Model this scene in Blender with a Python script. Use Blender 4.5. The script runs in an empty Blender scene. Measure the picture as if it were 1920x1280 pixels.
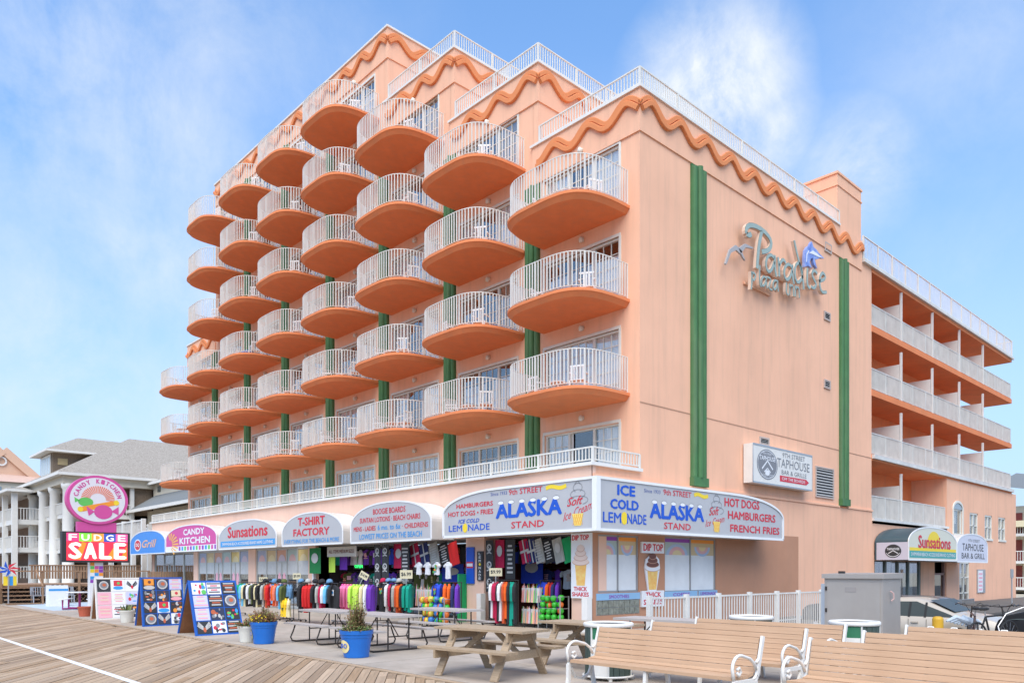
import bpy, math, random
from mathutils import Vector, Matrix
random.seed(7)
R = math.radians
S = bpy.context.scene
C = S.collection

# ---------------------------------------------------------------- camera, sky, sun, exposure
cam_d = bpy.data.cameras.new('camera'); cam = bpy.data.objects.new('camera', cam_d); C.objects.link(cam)
YAW = 47.02
cam.location = (13.905, -18.082, 1.65)
cam.rotation_euler = (R(90), 0, R(YAW))
cam_d.sensor_width = 36; cam_d.lens = 36 * 1438 / 1920; cam_d.shift_y = (1070 - 640) / 1920
cam_d.clip_start = .1; cam_d.clip_end = 3000
S.camera = cam
SUN_EL, SUN_AZ = R(55), R(141)      # azimuth clockwise from +Y: the sun stands over the beach, high to the right behind the camera
W = bpy.data.worlds.new('World'); S.world = W; W.use_nodes = True
def view_dir(px, py):
    a = R(YAW); f = Vector((-math.sin(a), math.cos(a), 0)); r = Vector((math.cos(a), math.sin(a), 0))
    return (f + r * ((px - 960) / 1438) + Vector((0, 0, (1070 - py) / 1438))).normalized()
def make_world():
    nt = W.node_tree; n = nt.nodes; l = nt.links; n.clear()
    out = n.new('ShaderNodeOutputWorld'); bg = n.new('ShaderNodeBackground'); l.new(bg.outputs[0], out.inputs[0])
    sky = n.new('ShaderNodeTexSky'); sky.sky_type = 'NISHITA'; sky.sun_disc = False
    sky.sun_elevation = SUN_EL; sky.sun_rotation = SUN_AZ; sky.air_density = 1.0; sky.dust_density = .6; sky.ozone_density = 2.2
    bg.inputs[1].default_value = .052
    tc = n.new('ShaderNodeTexCoord'); sep = n.new('ShaderNodeSeparateXYZ'); l.new(tc.outputs['Generated'], sep.inputs[0])
    def math_(op, a, b=None, c=None, clamp=False):
        m = n.new('ShaderNodeMath'); m.operation = op; m.use_clamp = clamp
        for i, v in enumerate((a, b, c)):
            if v is None: continue
            if isinstance(v, (int, float)): m.inputs[i].default_value = v
            else: l.new(v, m.inputs[i])
        return m.outputs[0]
    def noise(scale, det, rough, dist=0, stretch=(1, 1, 1)):
        mp = n.new('ShaderNodeMapping'); mp.inputs['Scale'].default_value = stretch; l.new(tc.outputs['Generated'], mp.inputs[0])
        t = n.new('ShaderNodeTexNoise'); t.inputs['Scale'].default_value = scale; t.inputs['Detail'].default_value = det
        t.inputs['Roughness'].default_value = rough; t.inputs['Distortion'].default_value = dist; l.new(mp.outputs[0], t.inputs[0]); return t.outputs['Fac']
    n1 = noise(3.4, 9, .62, .5); n2 = noise(9., 10, .68, .3); n3 = noise(1.9, 5, .5, .2, (1, 1, 2.2))
    total = None
    blobs = [(120, 100, .27, .62), (250, 200, .20, .6), (40, 330, .2, .3), (230, 470, .12, .55), (330, 510, .12, .6), (100, 640, .3, .5),
             (1335, 185, .078, 1.9), (1445, 250, .045, 1.3), (1265, 140, .045, 1.0), (1600, 320, .06, 1.1), (1570, 380, .06, .5),
             (1830, 90, .12, .38), (1780, 260, .12, .16), (560, 30, .08, .2), (1820, 490, .08, .25)]
    for px, py, rad, amt in blobs:
        d = view_dir(px, py)
        vm = n.new('ShaderNodeVectorMath'); vm.operation = 'DISTANCE'; l.new(tc.outputs['Generated'], vm.inputs[0]); vm.inputs[1].default_value = d
        e = math_('MULTIPLY', math_('SMOOTH_MIN', math_('SUBTRACT', 1.0, math_('DIVIDE', vm.outputs['Value'], rad * 1.5)), 1.0, .1), 1.0)
        e = math_('MAXIMUM', e, 0.0); e = math_('MULTIPLY', e, amt)
        total = e if total is None else math_('MAXIMUM', total, e)
    nn = math_('ADD', math_('MULTIPLY', n1, .6), math_('MULTIPLY', n2, .4))
    nn = math_('MULTIPLY', math_('SUBTRACT', nn, .36), 3.6, clamp=True)
    cl = math_('MULTIPLY', total, nn)
    cl = math_('MULTIPLY', cl, 1.25, clamp=True)
    thin = math_('MULTIPLY', math_('MULTIPLY', math_('SUBTRACT', n3, .42), 2.0, clamp=True), .12)
    cl = math_('MAXIMUM', cl, thin)
    # haze thickens to the horizon
    hz = math_('POWER', math_('SUBTRACT', 1.0, math_('MAXIMUM', sep.outputs['Z'], 0.0)), 2.3)
    hz = math_('ADD', math_('MULTIPLY', hz, .97), .0)
    gain = n.new('ShaderNodeMix'); gain.data_type = 'RGBA'; gain.blend_type = 'MULTIPLY'; gain.inputs[0].default_value = 1
    l.new(sky.outputs[0], gain.inputs[6]); gain.inputs[7].default_value = (1.2, 1.8, 2.15, 1)
    m1 = n.new('ShaderNodeMix'); m1.data_type = 'RGBA'; l.new(hz, m1.inputs[0]); l.new(gain.outputs[2], m1.inputs[6]); m1.inputs[7].default_value = (3.6, 4.25, 5.9, 1)
    m2 = n.new('ShaderNodeMix'); m2.data_type = 'RGBA'; l.new(cl, m2.inputs[0]); l.new(m1.outputs[2], m2.inputs[6]); m2.inputs[7].default_value = (6.0, 6.4, 6.9, 1)
    l.new(m2.outputs[2], bg.inputs[0])
make_world()
sd = bpy.data.lights.new('sun', 'SUN'); sun = bpy.data.objects.new('sun', sd); C.objects.link(sun)
sd.energy = 1.5; sd.angle = R(62); sd.color = (1, .91, .80)
sv = Vector((math.sin(SUN_AZ) * math.cos(SUN_EL), math.cos(SUN_AZ) * math.cos(SUN_EL), math.sin(SUN_EL)))
sun.rotation_euler = sv.to_track_quat('Z', 'Y').to_euler(); sun.location = (20, -40, 60)
vs = S.view_settings; vs.view_transform = 'Standard'; vs.look = 'None'; vs.gamma = 1; vs.use_curve_mapping = False; vs.exposure = 1.55

# ---------------------------------------------------------------- materials
MATS = {}
def mat(name, col, rough=.7, metal=0, var=.0, scale=6, bump=0, bscale=40, col2=None, emit=0, spec=.5, stretch=None, coat=0, streak=0):
    if name in MATS: return MATS[name]
    m = bpy.data.materials.new(name); m.use_nodes = True; nt = m.node_tree; n = nt.nodes; l = nt.links
    b = n['Principled BSDF']; b.inputs['Base Color'].default_value = (*col, 1); b.inputs['Roughness'].default_value = rough
    b.inputs['Metallic'].default_value = metal; b.inputs['Specular IOR Level'].default_value = spec; b.inputs['Coat Weight'].default_value = coat
    if var or col2 or bump or streak:
        tc = n.new('ShaderNodeTexCoord'); mp = n.new('ShaderNodeMapping'); l.new(tc.outputs['Object'], mp.inputs[0])
        if stretch: mp.inputs['Scale'].default_value = stretch
    if var or col2:
        t = n.new('ShaderNodeTexNoise'); t.inputs['Scale'].default_value = scale; t.inputs['Detail'].default_value = 6; t.inputs['Roughness'].default_value = .6; l.new(mp.outputs[0], t.inputs[0])
        rp = n.new('ShaderNodeMapRange'); rp.inputs[1].default_value = .3; rp.inputs[2].default_value = .7; l.new(t.outputs['Fac'], rp.inputs[0])
        mx = n.new('ShaderNodeMix'); mx.data_type = 'RGBA'; l.new(rp.outputs[0], mx.inputs[0])
        c2 = col2 if col2 else tuple(c * (1 + var) for c in col); c1 = col if col2 else tuple(c * (1 - var) for c in col)
        mx.inputs[6].default_value = (*c1, 1); mx.inputs[7].default_value = (*[min(c, .95) for c in c2], 1)
        o = mx.outputs[2]
        if streak:
            mp2 = n.new('ShaderNodeMapping'); mp2.inputs['Scale'].default_value = (2.2, 2.2, .16); l.new(tc.outputs['Object'], mp2.inputs[0])
            t2 = n.new('ShaderNodeTexNoise'); t2.inputs['Scale'].default_value = 1.6; t2.inputs['Detail'].default_value = 7; t2.inputs['Roughness'].default_value = .65; l.new(mp2.outputs[0], t2.inputs[0])
            r2 = n.new('ShaderNodeMapRange'); r2.inputs[1].default_value = .48; r2.inputs[2].default_value = .75; r2.inputs[3].default_value = 0; r2.inputs[4].default_value = streak; l.new(t2.outputs['Fac'], r2.inputs[0])
            m3 = n.new('ShaderNodeMix'); m3.data_type = 'RGBA'; l.new(r2.outputs[0], m3.inputs[0]); l.new(o, m3.inputs[6]); m3.inputs[7].default_value = (.30, .23, .18, 1); o = m3.outputs[2]
        l.new(o, b.inputs['Base Color'])
    if bump:
        t3 = n.new('ShaderNodeTexNoise'); t3.inputs['Scale'].default_value = bscale; t3.inputs['Detail'].default_value = 4; l.new(mp.outputs[0], t3.inputs[0])
        bp = n.new('ShaderNodeBump'); bp.inputs['Strength'].default_value = bump; bp.inputs['Distance'].default_value = .02; l.new(t3.outputs['Fac'], bp.inputs['Height']); l.new(bp.outputs[0], b.inputs['Normal'])
    if emit:
        b.inputs['Emission Color'].default_value = (*col, 1); b.inputs['Emission Strength'].default_value = emit
    MATS[name] = m; return m
def glass(name, tint=(.75, .8, .8), refl=.35, rough=.02):
    if name in MATS: return MATS[name]
    m = bpy.data.materials.new(name); m.use_nodes = True; nt = m.node_tree; n = nt.nodes; l = nt.links; n.clear()
    o = n.new('ShaderNodeOutputMaterial'); mx = n.new('ShaderNodeMixShader'); tr = n.new('ShaderNodeBsdfTransparent'); gl = n.new('ShaderNodeBsdfGlossy')
    tr.inputs[0].default_value = (*tint, 1); gl.inputs['Roughness'].default_value = rough
    fr = n.new('ShaderNodeLayerWeight'); fr.inputs[0].default_value = .18
    ma = n.new('ShaderNodeMath'); ma.operation = 'ADD'; ma.use_clamp = True; ma.inputs[1].default_value = refl; l.new(fr.outputs['Facing'], ma.inputs[0]); l.new(ma.outputs[0], mx.inputs[0])
    l.new(tr.outputs[0], mx.inputs[1]); l.new(gl.outputs[0], mx.inputs[2]); l.new(mx.outputs[0], o.inputs[0])
    MATS[name] = m; return m
STUCCO = mat('salmon_stucco', (.86, .485, .315), .9, var=.06, scale=.4, bump=.25, bscale=55, streak=.2, spec=.2)
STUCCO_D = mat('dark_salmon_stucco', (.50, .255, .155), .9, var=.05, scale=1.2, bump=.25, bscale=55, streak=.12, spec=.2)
STUCCO_F = mat('peach_stucco', (.80, .53, .40), .9, var=.04, scale=1.5, bump=.2, bscale=50, streak=.1, spec=.2)
ORANGE = mat('terracotta_paint', (.75, .24, .095), .8, var=.07, scale=1.3, bump=.12, bscale=40, streak=.2, spec=.2)
WAVEC = mat('orange_wave_paint', (.72, .255, .10), .8, var=.05, scale=3, bump=.15, spec=.2)
GREEN = mat('green_pilaster_paint', (.055, .165, .055), .7, var=.12, scale=2, streak=.25)
WHITE = mat('white_paint', (.74, .71, .65), .55, var=.04, scale=3)
RAILW = mat('white_rail_paint', (.72, .69, .62), .5, var=.05, scale=2, streak=.1)
DULLW = mat('weathered_white_paint', (.64, .62, .57), .6, var=.1, scale=2, streak=.2)
CREAM = mat('cream_frame', (.72, .69, .60), .5, var=.04)
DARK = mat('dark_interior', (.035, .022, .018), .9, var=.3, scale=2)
CURT = mat('sheer_curtain', (.86, .85, .82), .9, var=.06, scale=14, stretch=(1, 1, .05))
TAN = mat('tan_curtain', (.38, .31, .23), .9, var=.2, scale=14, stretch=(1, 1, .05))
GLASS = glass('window_glass', (.95, .96, .96), .05)
SHOPG = glass('shop_glass', (.86, .9, .9), .10)
SIGNW = mat('sign_face', (.46, .455, .455), .35, var=.03, scale=2)
SIGNF = mat('sign_frame', (.80, .80, .78), .4)
VINYL = mat('white_awning_vinyl', (.62, .595, .545), .5, var=.05, scale=2, streak=.18)
RED = mat('red_print', (.62, .03, .05), .5); BLUE = mat('blue_print', (.01, .09, .52), .5); LBLUE = mat('light_blue_print', (.04, .30, .66), .5)
YEL = mat('yellow_print', (.85, .62, .03), .5); BLK = mat('black_print', (.03, .03, .032), .6); NAVY = mat('navy_print', (.05, .09, .32), .5)
MAG = mat('magenta_print', (.62, .08, .30), .5); GRN = mat('green_print', (.12, .50, .10), .5); ORG = mat('orange_print', (.85, .30, .03), .5)
PURP = mat('purple_print', (.28, .06, .42), .5); TEAL = mat('teal_print', (.05, .36, .34), .5); GRY = mat('grey_print', (.22, .22, .23), .6)
PINK = mat('pink_print', (.80, .42, .48), .6); WPR = mat('white_print', (.78, .78, .78), .5); BRN = mat('brown_print', (.16, .05, .03), .5)
ORL = mat('apricot_print', (.80, .45, .26), .6); SOFTY = mat('soft_yellow_print', (.80, .66, .30), .6)
METAL = mat('grey_metal', (.40, .36, .32), .5, metal=.3, var=.05, scale=2, streak=.12)
STEEL = mat('dark_bronze_steel', (.06, .05, .045), .45, metal=.5)
GALV = mat('galvanised_steel', (.5, .5, .5), .4, metal=.7)
TABLE = mat('grey_plastic', (.42, .37, .33), .6, var=.06, scale=4, bump=.1)
WOOD = mat('weathered_picnic_wood', (.29, .20, .12), .8, col2=(.47, .345, .22), scale=5, stretch=(1.2, 12, 12), bump=.2, bscale=20)
BENCHW = mat('pinkish_bench_wood', (.47, .29, .168), .65, col2=(.58, .37, .225), scale=3, stretch=(.6, 14, 14), bump=.1, bscale=14)
DECKW = mat('brown_deck_wood', (.26, .15, .08), .8, col2=(.36, .22, .13), scale=4, stretch=(6, 6, 1))
PLASTW = mat('white_plastic', (.80, .80, .78), .4)
BLUEPOT = mat('blue_plastic_pot', (.01, .14, .50), .35, var=.06); WPOT = mat('off_white_pot', (.62, .60, .53), .6, var=.06); TPOT = mat('terracotta_pot', (.45, .10, .05), .6, var=.1)
SOIL = mat('soil', (.07, .045, .03), .95, var=.3, scale=20)
BINGR = mat('dark_green_slats', (.055, .08, .065), .6, var=.15, scale=5); BINPANEL = mat('green_panel', (.03, .17, .08), .5)
RUB = mat('black_rubber', (.02, .02, .02), .8); CARG = mat('car_window', (.05, .06, .055), .4, spec=.25); CARB = mat('beige_car_paint', (.44, .385, .31), .35, coat=.4, var=.02)
CARD = mat('dark_car_paint', (.045, .045, .05), .3, coat=.5)
ROOFG = mat('grey_shingle', (.20, .17, .135), .9, col2=(.44, .385, .32), scale=7, stretch=(1, 1, 3), bump=.4, bscale=30)
ROOFD = mat('dark_grey_shingle', (.13, .14, .14), .9, col2=(.20, .21, .21), scale=26, stretch=(1, 1, 3), bump=.4, bscale=30)
SHAKE = mat('brown_cedar_shingle', (.10, .075, .055), .9, col2=(.30, .22, .15), scale=5, stretch=(2, 2, 5), bump=.3)
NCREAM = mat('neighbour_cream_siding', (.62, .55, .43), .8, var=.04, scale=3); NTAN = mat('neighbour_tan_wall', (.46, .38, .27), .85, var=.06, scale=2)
SHADEW = mat('neighbour_shaded_wall', (.20, .13, .09), .9, var=.15, scale=2); NPEACH = mat('neighbour_peach', (.72, .45, .30), .9, var=.04)  # SHADEW: wall colour darkened to carry the porch and gallery shade

# ---------------------------------------------------------------- mesh helpers
class MB:
    def __init__(s): s.v = []; s.f = []; s.m = []
    def add(s, vs, fs, mi=0):
        b = len(s.v); s.v += [tuple(v) for v in vs]; s.f += [tuple(i + b for i in f) for f in fs]; s.m += [mi] * len(fs); return s
    def box(s, x0, x1, y0, y1, z0, z1, mi=0, M=None):
        if x0 > x1: x0, x1 = x1, x0
        if y0 > y1: y0, y1 = y1, y0
        if z0 > z1: z0, z1 = z1, z0
        vs = [Vector(p) for p in ((x0,y0,z0),(x1,y0,z0),(x1,y1,z0),(x0,y1,z0),(x0,y0,z1),(x1,y0,z1),(x1,y1,z1),(x0,y1,z1))]
        if M: vs = [M @ v for v in vs]
        return s.add(vs, [(0,3,2,1),(4,5,6,7),(0,1,5,4),(1,2,6,5),(2,3,7,6),(3,0,4,7)], mi)
    def bar(s, a, b, w, h=None, mi=0, up=(0, 0, 1)):
        a = Vector(a); b = Vector(b); h = h or w; d = b - a; L = d.length; d.normalize(); u = Vector(up)
        if abs(d.dot(u)) > .98: u = Vector((1, 0, 0))
        sx = d.cross(u).normalized(); uz = sx.cross(d)
        M = Matrix((( *[d.x, sx.x, uz.x], a.x), (*[d.y, sx.y, uz.y], a.y), (*[d.z, sx.z, uz.z], a.z), (0, 0, 0, 1)))
        return s.box(0, L, -w/2, w/2, -h/2, h/2, mi, M)
    def tube(s, pts, r, n=6, mi=0, closed=False):
        pts = [Vector(p) for p in pts]; N = len(pts); rr = r if isinstance(r, (list, tuple)) else [r] * N; rings = []; prev = None
        for i, p in enumerate(pts):
            if closed: d = pts[(i+1) % N] - pts[i-1]
            else: d = pts[min(i+1, N-1)] - pts[max(i-1, 0)]
            d.normalize(); u = prev if prev else (Vector((0,0,1)) if abs(d.z) < .9 else Vector((1,0,0)))
            a = d.cross(u); 
            if a.length < 1e-5: a = d.cross(Vector((1, .3, 0)))
            a.normalize(); b = a.cross(d).normalized(); prev = b
            rings.append([p + (a*math.cos(2*math.pi*k/n) + b*math.sin(2*math.pi*k/n)) * rr[i] for k in range(n)])
        vs = [v for q in rings for v in q]; fs = []
        for i in range(N if closed else N-1):
            j = (i+1) % N
            for k in range(n): fs.append((i*n+k, i*n+(k+1) % n, j*n+(k+1) % n, j*n+k))
        if not closed: fs += [tuple(range(n))[::-1], tuple((N-1)*n+k for k in range(n))]
        return s.add(vs, fs, mi)
    def lathe(s, prof, c=(0, 0, 0), n=20, mi=0, cap=True):
        cx, cy, cz = c; vs = [(cx + r*math.cos(2*math.pi*k/n), cy + r*math.sin(2*math.pi*k/n), cz+z) for r, z in prof for k in range(n)]
        fs = [(i*n+k, i*n+(k+1) % n, (i+1)*n+(k+1) % n, (i+1)*n+k) for i in range(len(prof)-1) for k in range(n)]
        if cap: fs += [tuple(range(n))[::-1], tuple((len(prof)-1)*n+k for k in range(n))]
        return s.add(vs, fs, mi)
    def ball(s, c, r, n=8, mi=0, sc=(1, 1, 1)):
        prof = [(math.sin(math.pi*i/(n//2+1)) * r, -math.cos(math.pi*i/(n//2+1)) * r) for i in range(1, n//2+1)]
        vs = [(c[0]+q*math.cos(2*math.pi*k/n)*sc[0], c[1]+q*math.sin(2*math.pi*k/n)*sc[1], c[2]+z*sc[2]) for q, z in prof for k in range(n)]
        P = len(prof); fs = [(i*n+k, i*n+(k+1) % n, (i+1)*n+(k+1) % n, (i+1)*n+k) for i in range(P-1) for k in range(n)]
        fs += [tuple(range(n))[::-1], tuple((P-1)*n+k for k in range(n))]
        return s.add(vs, fs, mi)
    def poly(s, fr, pts, off, t=0, mi=0, side=None):
        """polygon (u,v) in a frame, front face at off along the normal; t = thickness behind it"""
        O, U, V, Nn = fr; P = len(pts)
        a = sum(pts[i][0]*pts[(i+1) % P][1] - pts[(i+1) % P][0]*pts[i][1] for i in range(P))
        if a < 0: pts = pts[::-1]
        F = [O + U*u + V*v + Nn*off for u, v in pts]
        if not t: return s.add(F, [tuple(range(P))], mi)
        B = [p - Nn*t for p in F]; s.add(F + B, [tuple(range(P)), tuple(range(2*P-1, P-1, -1))], mi)
        return s.add(F + B, [(i, i+P, (i+1) % P + P, (i+1) % P) for i in range(P)], mi if side is None else side)
    def build(s, name, m, parent=None, origin=(0, 0, 0), smooth=False):
        me = bpy.data.meshes.new(name); o = Vector(origin)
        me.from_pydata([Vector(v) - o for v in s.v], [], s.f)
        for mm in (m if isinstance(m, (list, tuple)) else [m]): me.materials.append(mm)
        if any(s.m): me.polygons.foreach_set('material_index', s.m)
        if smooth: me.polygons.foreach_set('use_smooth', [True]*len(me.polygons))
        me.update(); ob = bpy.data.objects.new(name, me); C.objects.link(ob)
        if parent: ob.parent = parent
        return ob
def B(*a): return MB().box(*a)
def thing(name, label, cat, loc=(0, 0, 0), rz=0, group=None):
    o = bpy.data.objects.new(name, None); C.objects.link(o); o.location = loc; o.rotation_euler = (0, 0, rz); o.empty_display_size = .2
    o['label'] = label; o['category'] = cat
    if group: o['group'] = group
    return o
def tag(o, label, cat, group=None):
    o['label'] = label; o['category'] = cat
    if group: o['group'] = group
    return o
def struct(o, kind='structure'): o['kind'] = kind; return o
KIDS = {}
def dup(root, loc, rz=None, label=None, group=None):
    r = root.copy(); C.objects.link(r); r.location = loc
    if rz is not None: r.rotation_euler = (0, 0, rz)
    if label: r['label'] = label
    if group: r['group'] = group
    for ch in [o for o in KIDS.get(root.name) or root.children]:
        c = ch.copy(); C.objects.link(c); c.parent = r
        for g in ch.children:
            d = g.copy(); C.objects.link(d); d.parent = c
    return r
def place(proto, parent, loc, rz=0):
    """copy of a part (with its sub-parts) under the same thing"""
    c = proto.copy(); C.objects.link(c); c.parent = parent; c.location = loc; c.rotation_euler = (0, 0, rz)
    for g in proto.children:
        d = g.copy(); C.objects.link(d); d.parent = c
    return c
X_, Y_, Z_ = Vector((1, 0, 0)), Vector((0, 1, 0)), Vector((0, 0, 1))
def FR(y): return (Vector((0, y, 0)), X_, Z_, -Y_)       # faces the boardwalk
def RT(x): return (Vector((x, 0, 0)), Y_, Z_, X_)        # faces the side street
_tc = {}
def _text(s, bold, shear, sp):
    k = (s, bold, shear, sp)
    if k not in _tc:
        c = bpy.data.curves.new('t', 'FONT'); c.body = s; c.offset = bold; c.shear = shear; c.space_character = sp; c.resolution_u = 2; c.extrude = 0
        o = bpy.data.objects.new('t', c); C.objects.link(o); dg = bpy.context.evaluated_depsgraph_get()
        me = bpy.data.meshes.new_from_object(o.evaluated_get(dg)); vs = [v.co.copy() for v in me.vertices]; fs = [tuple(p.vertices) for p in me.polygons]
        x0 = min(v.x for v in vs); x1 = max(v.x for v in vs); y0 = min(v.y for v in vs); y1 = max(v.y for v in vs)
        _tc[k] = ([((v.x-x0)/(x1-x0), (v.y-y0)/(y1-y0)) for v in vs], fs, (x1-x0)/(y1-y0))
        bpy.data.objects.remove(o); bpy.data.curves.remove(c); bpy.data.meshes.remove(me)
    return _tc[k]
def text(s, fr, box, off, m, parent, bold=.02, shear=0, sp=1, name='lettering', t=0, tilt=0, warp=None, origin=(0, 0, 0)):
    vs, fs, asp = _text(s, 0, shear, sp); u0, u1, v0, v1 = box; O, U, V, Nn = fr; mb = MB()
    sh = bold*1.25*(v1-v0)
    if bold > .012 and t == 0:
        n_ = max(1, len(s)); u0 += sh; u1 -= sh; v0 += sh*.6; v1 -= sh*.6
        def Q(a, b, o, du, dv_): return O + U*(u0 + a*(u1-u0) + du) + V*(v0 + b*(v1-v0) + tilt*(a-.5) + dv_) + Nn*o
        for i_, (du, dv_) in enumerate(((0, 0), (sh, 0), (-sh, 0), (0, sh*.6), (0, -sh*.6))): mb.add([Q(a, b, off+.0006*i_, du, dv_) for a, b in vs], fs)
        return mb.build(name, m, parent, origin)
    def P(a, b, o): 
        vv = v0 + b*(v1-v0) + tilt*(a-.5)
        if warp: vv = v0 + b*(warp(a)-v0)
        return O + U*(u0 + a*(u1-u0)) + V*vv + Nn*o
    if t == 0: mb.add([P(a, b, off) for a, b in vs], fs)
    else:
        mb.add([P(a, b, off) for a, b in vs], fs)
        cnt = {}
        for f in fs:
            for i in range(len(f)):
                e = (f[i], f[(i+1) % len(f)]); cnt[e] = 1
        edges = [e for e in cnt if (e[1], e[0]) not in cnt]; n = len(vs)
        mb.add([P(a, b, off) for a, b in vs] + [P(a, b, off-t) for a, b in vs], [(e[1], e[0], e[0]+n, e[1]+n) for e in edges], 1)
    return mb.build(name, m, parent, origin)
def ell(cu, cv, ru, rv, n=24, a0=0, a1=360): return [(cu + ru*math.cos(R(a0+(a1-a0)*i/n)), cv + rv*math.sin(R(a0+(a1-a0)*i/n))) for i in range(n + (0 if a1-a0 == 360 else 1))]
def band(pts, w):
    """outline of a stroke of half-width w along pts"""
    L = []; Rr = []
    for i, p in enumerate(pts):
        a = pts[max(i-1, 0)]; b = pts[min(i+1, len(pts)-1)]; dx, dy = b[0]-a[0], b[1]-a[1]; q = math.hypot(dx, dy) or 1; ww = w[i] if isinstance(w, list) else w
        L.append((p[0]-dy/q*ww, p[1]+dx/q*ww)); Rr.append((p[0]+dy/q*ww, p[1]-dx/q*ww))
    return L, Rr
def stroke(mb, fr, pts, w, off, t=0, mi=0, side=None):
    L, Rr = band(pts, w)
    for i in range(len(pts)-1): mb.poly(fr, [L[i], L[i+1], Rr[i+1], Rr[i]], off, t, mi, side)

# ================================================================ THE GROUND
WEAR = mat('concrete', (.36, .32, .275), .85, col2=(.46, .41, .355), scale=1.1, bump=.15, bscale=30)
g = MB(); g.add([(-900, -900, -.62), (900, -900, -.62), (900, 900, -.62), (-900, 900, -.62)], [(0, 1, 2, 3)])
struct(g.build('ground', mat('sand', (.42, .37, .28), .9, var=.1, scale=.5)))
st = MB(); st.box(4.6, 26, 3.2, 120, -.60, -.5); st.box(8.3, 26, .3, 3.2, -.60, -.5); struct(st.build('street', mat('asphalt', (.075, .073, .07), .85, var=.15, scale=3, bump=.2)))
EDGE = -10.86
slabs = struct(B(-60, 26, EDGE + .01, 60, -.6, -.03).box(0, 0, 0, 0, 0, 0).build('patio', WEAR))
# remove street area from patio by building it as pieces instead
bpy.data.meshes.remove(slabs.data)
pm = MB(); pm.box(-37, 4.6, EDGE + .02, 0, -.6, -.02); pm.box(4.6, 8.3, EDGE + .02, 3.2, -.6, -.02); pm.box(8.3, 26, EDGE + .02, .3, -.6, -.02); pm.box(.2, 4.6, 0, 45, -.6, -.02); pm.box(-90, -37, EDGE+.02, 20, -.6, -.02)
slabs = struct(pm.build('patio', mat('joint_dark', (.12, .105, .09), .9)))
# concrete panels with recessed joints
proto = None; k = 0
pw, pl = 2.3, 2.2
rnd = random.Random(3)
PM = [mat('concrete_a', (.33, .275, .215), .85, col2=(.47, .395, .315), scale=.8, bump=.15, bscale=30), mat('concrete_b', (.36, .295, .235), .85, col2=(.49, .41, .33), scale=.7, bump=.15, bscale=30), mat('concrete_c', (.30, .25, .195), .85, col2=(.48, .405, .33), scale=1.1, bump=.15, bscale=30)]
meshes = []
for m in PM:
    q = B(.011, pw-.011, .011, pl-.011, -.02, 0).build('concrete_panel', m, slabs); meshes.append(q.data); bpy.data.objects.remove(q)
yy = EDGE + .03; iy = 0
while yy < -2.3:
    l_ = min(pl, -2.16 - yy); xx = -37 + (0 if iy % 2 else .0)
    while xx < 12.5:
        o = bpy.data.objects.new('concrete_panel', meshes[rnd.randrange(3)]); C.objects.link(o); o.parent = slabs; o.location = (xx, yy, 0); o.scale = (1, l_/pl, 1); xx += pw
    yy += pl; iy += 1
blue = B(-31.4, -22.5, EDGE+.6, -3.3, 0, .004).build('painted_floor', mat('pale_blue_paint', (.42, .50, .56), .8, var=.1, scale=1), slabs)
fill = B(.2, 8.3, -2.2, 3.2, -.02, -.0).box(8.3, 12.5, -2.2, .3, -.02, 0).build('concrete_apron', PM[1], slabs)

# boardwalk: diagonal planks
bw = struct(B(-140, 40, -60, EDGE, -.3, -.035).build('boardwalk', mat('dark_gap', (.03, .024, .018), 1)))
DIRA = R(YAW + 90 + 6.5)                                   # direction the boards run
dv = Vector((math.cos(DIRA), math.sin(DIRA), 0)); nv = Vector((-dv.y, dv.x, 0))
PLK = []
pr = random.Random(11)
for i in range(7):
    c = [(.44, .335, .235), (.50, .385, .275), (.36, .27, .19), (.54, .42, .30), (.47, .37, .275), (.58, .46, .345), (.42, .30, .19)][i]
    PLK.append(mat('boardwalk_plank_%s' % 'abcdefg'[i], tuple(x*k_ for x, k_ in zip(c, (.64, .57, .49))), .8, col2=tuple(x*k_ for x, k_ in zip(c, (1.0, .91, .80))), scale=3.2, stretch=(.5, 9, 9), bump=.25, bscale=18))
def clip_line(p, d, y0, y1, x0, x1):
    t0, t1 = -1e9, 1e9
    for pc, dc, lo, hi in ((p.y, d.y, y0, y1), (p.x, d.x, x0, x1)):
        a, b = (lo-pc)/dc, (hi-pc)/dc
        if a > b: a, b = b, a
        t0 = max(t0, a); t1 = min(t1, b)
    return t0, t1
PWD, GAP = .137, .012
camp = Vector((13.905, -18.082, 0)); boards = []
rows = int(190 / (PWD + GAP))
for i in range(-rows, rows):
    c0 = camp + nv * (i * (PWD + GAP))
    t0, t1 = clip_line(c0, dv, -26, EDGE - .13, -125, 16)
    if t1 - t0 < .3: continue
    t = t0 - pr.random() * 3.6
    while t < t1:
        L = 3.66; a, b = max(t, t0), min(t + L, t1)
        if b - a > .25:
            mid = c0 + dv * ((a+b)/2); boards.append(((mid - camp).length, c0, a, b))
        t += L + .006
vf = Vector((-math.sin(R(YAW)), math.cos(R(YAW)), 0)); vr = Vector((math.cos(R(YAW)), math.sin(R(YAW)), 0))
def onscreen(c0, a, b):
    for t in (a, (a+b)/2, b):
        p = c0 + dv*t - camp; d = p.dot(vf); l_ = p.dot(vr)
        if d > 1 and 9.5 < d*1.02 and abs(l_) < d * .68 + .3: return True
    return False
vis = sorted([q for q in boards if onscreen(*q[1:])], key=lambda q: q[0])
near = set(id(q) for q in vis[:298])
rest = {}
import colorsys
pmesh = {}
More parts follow.
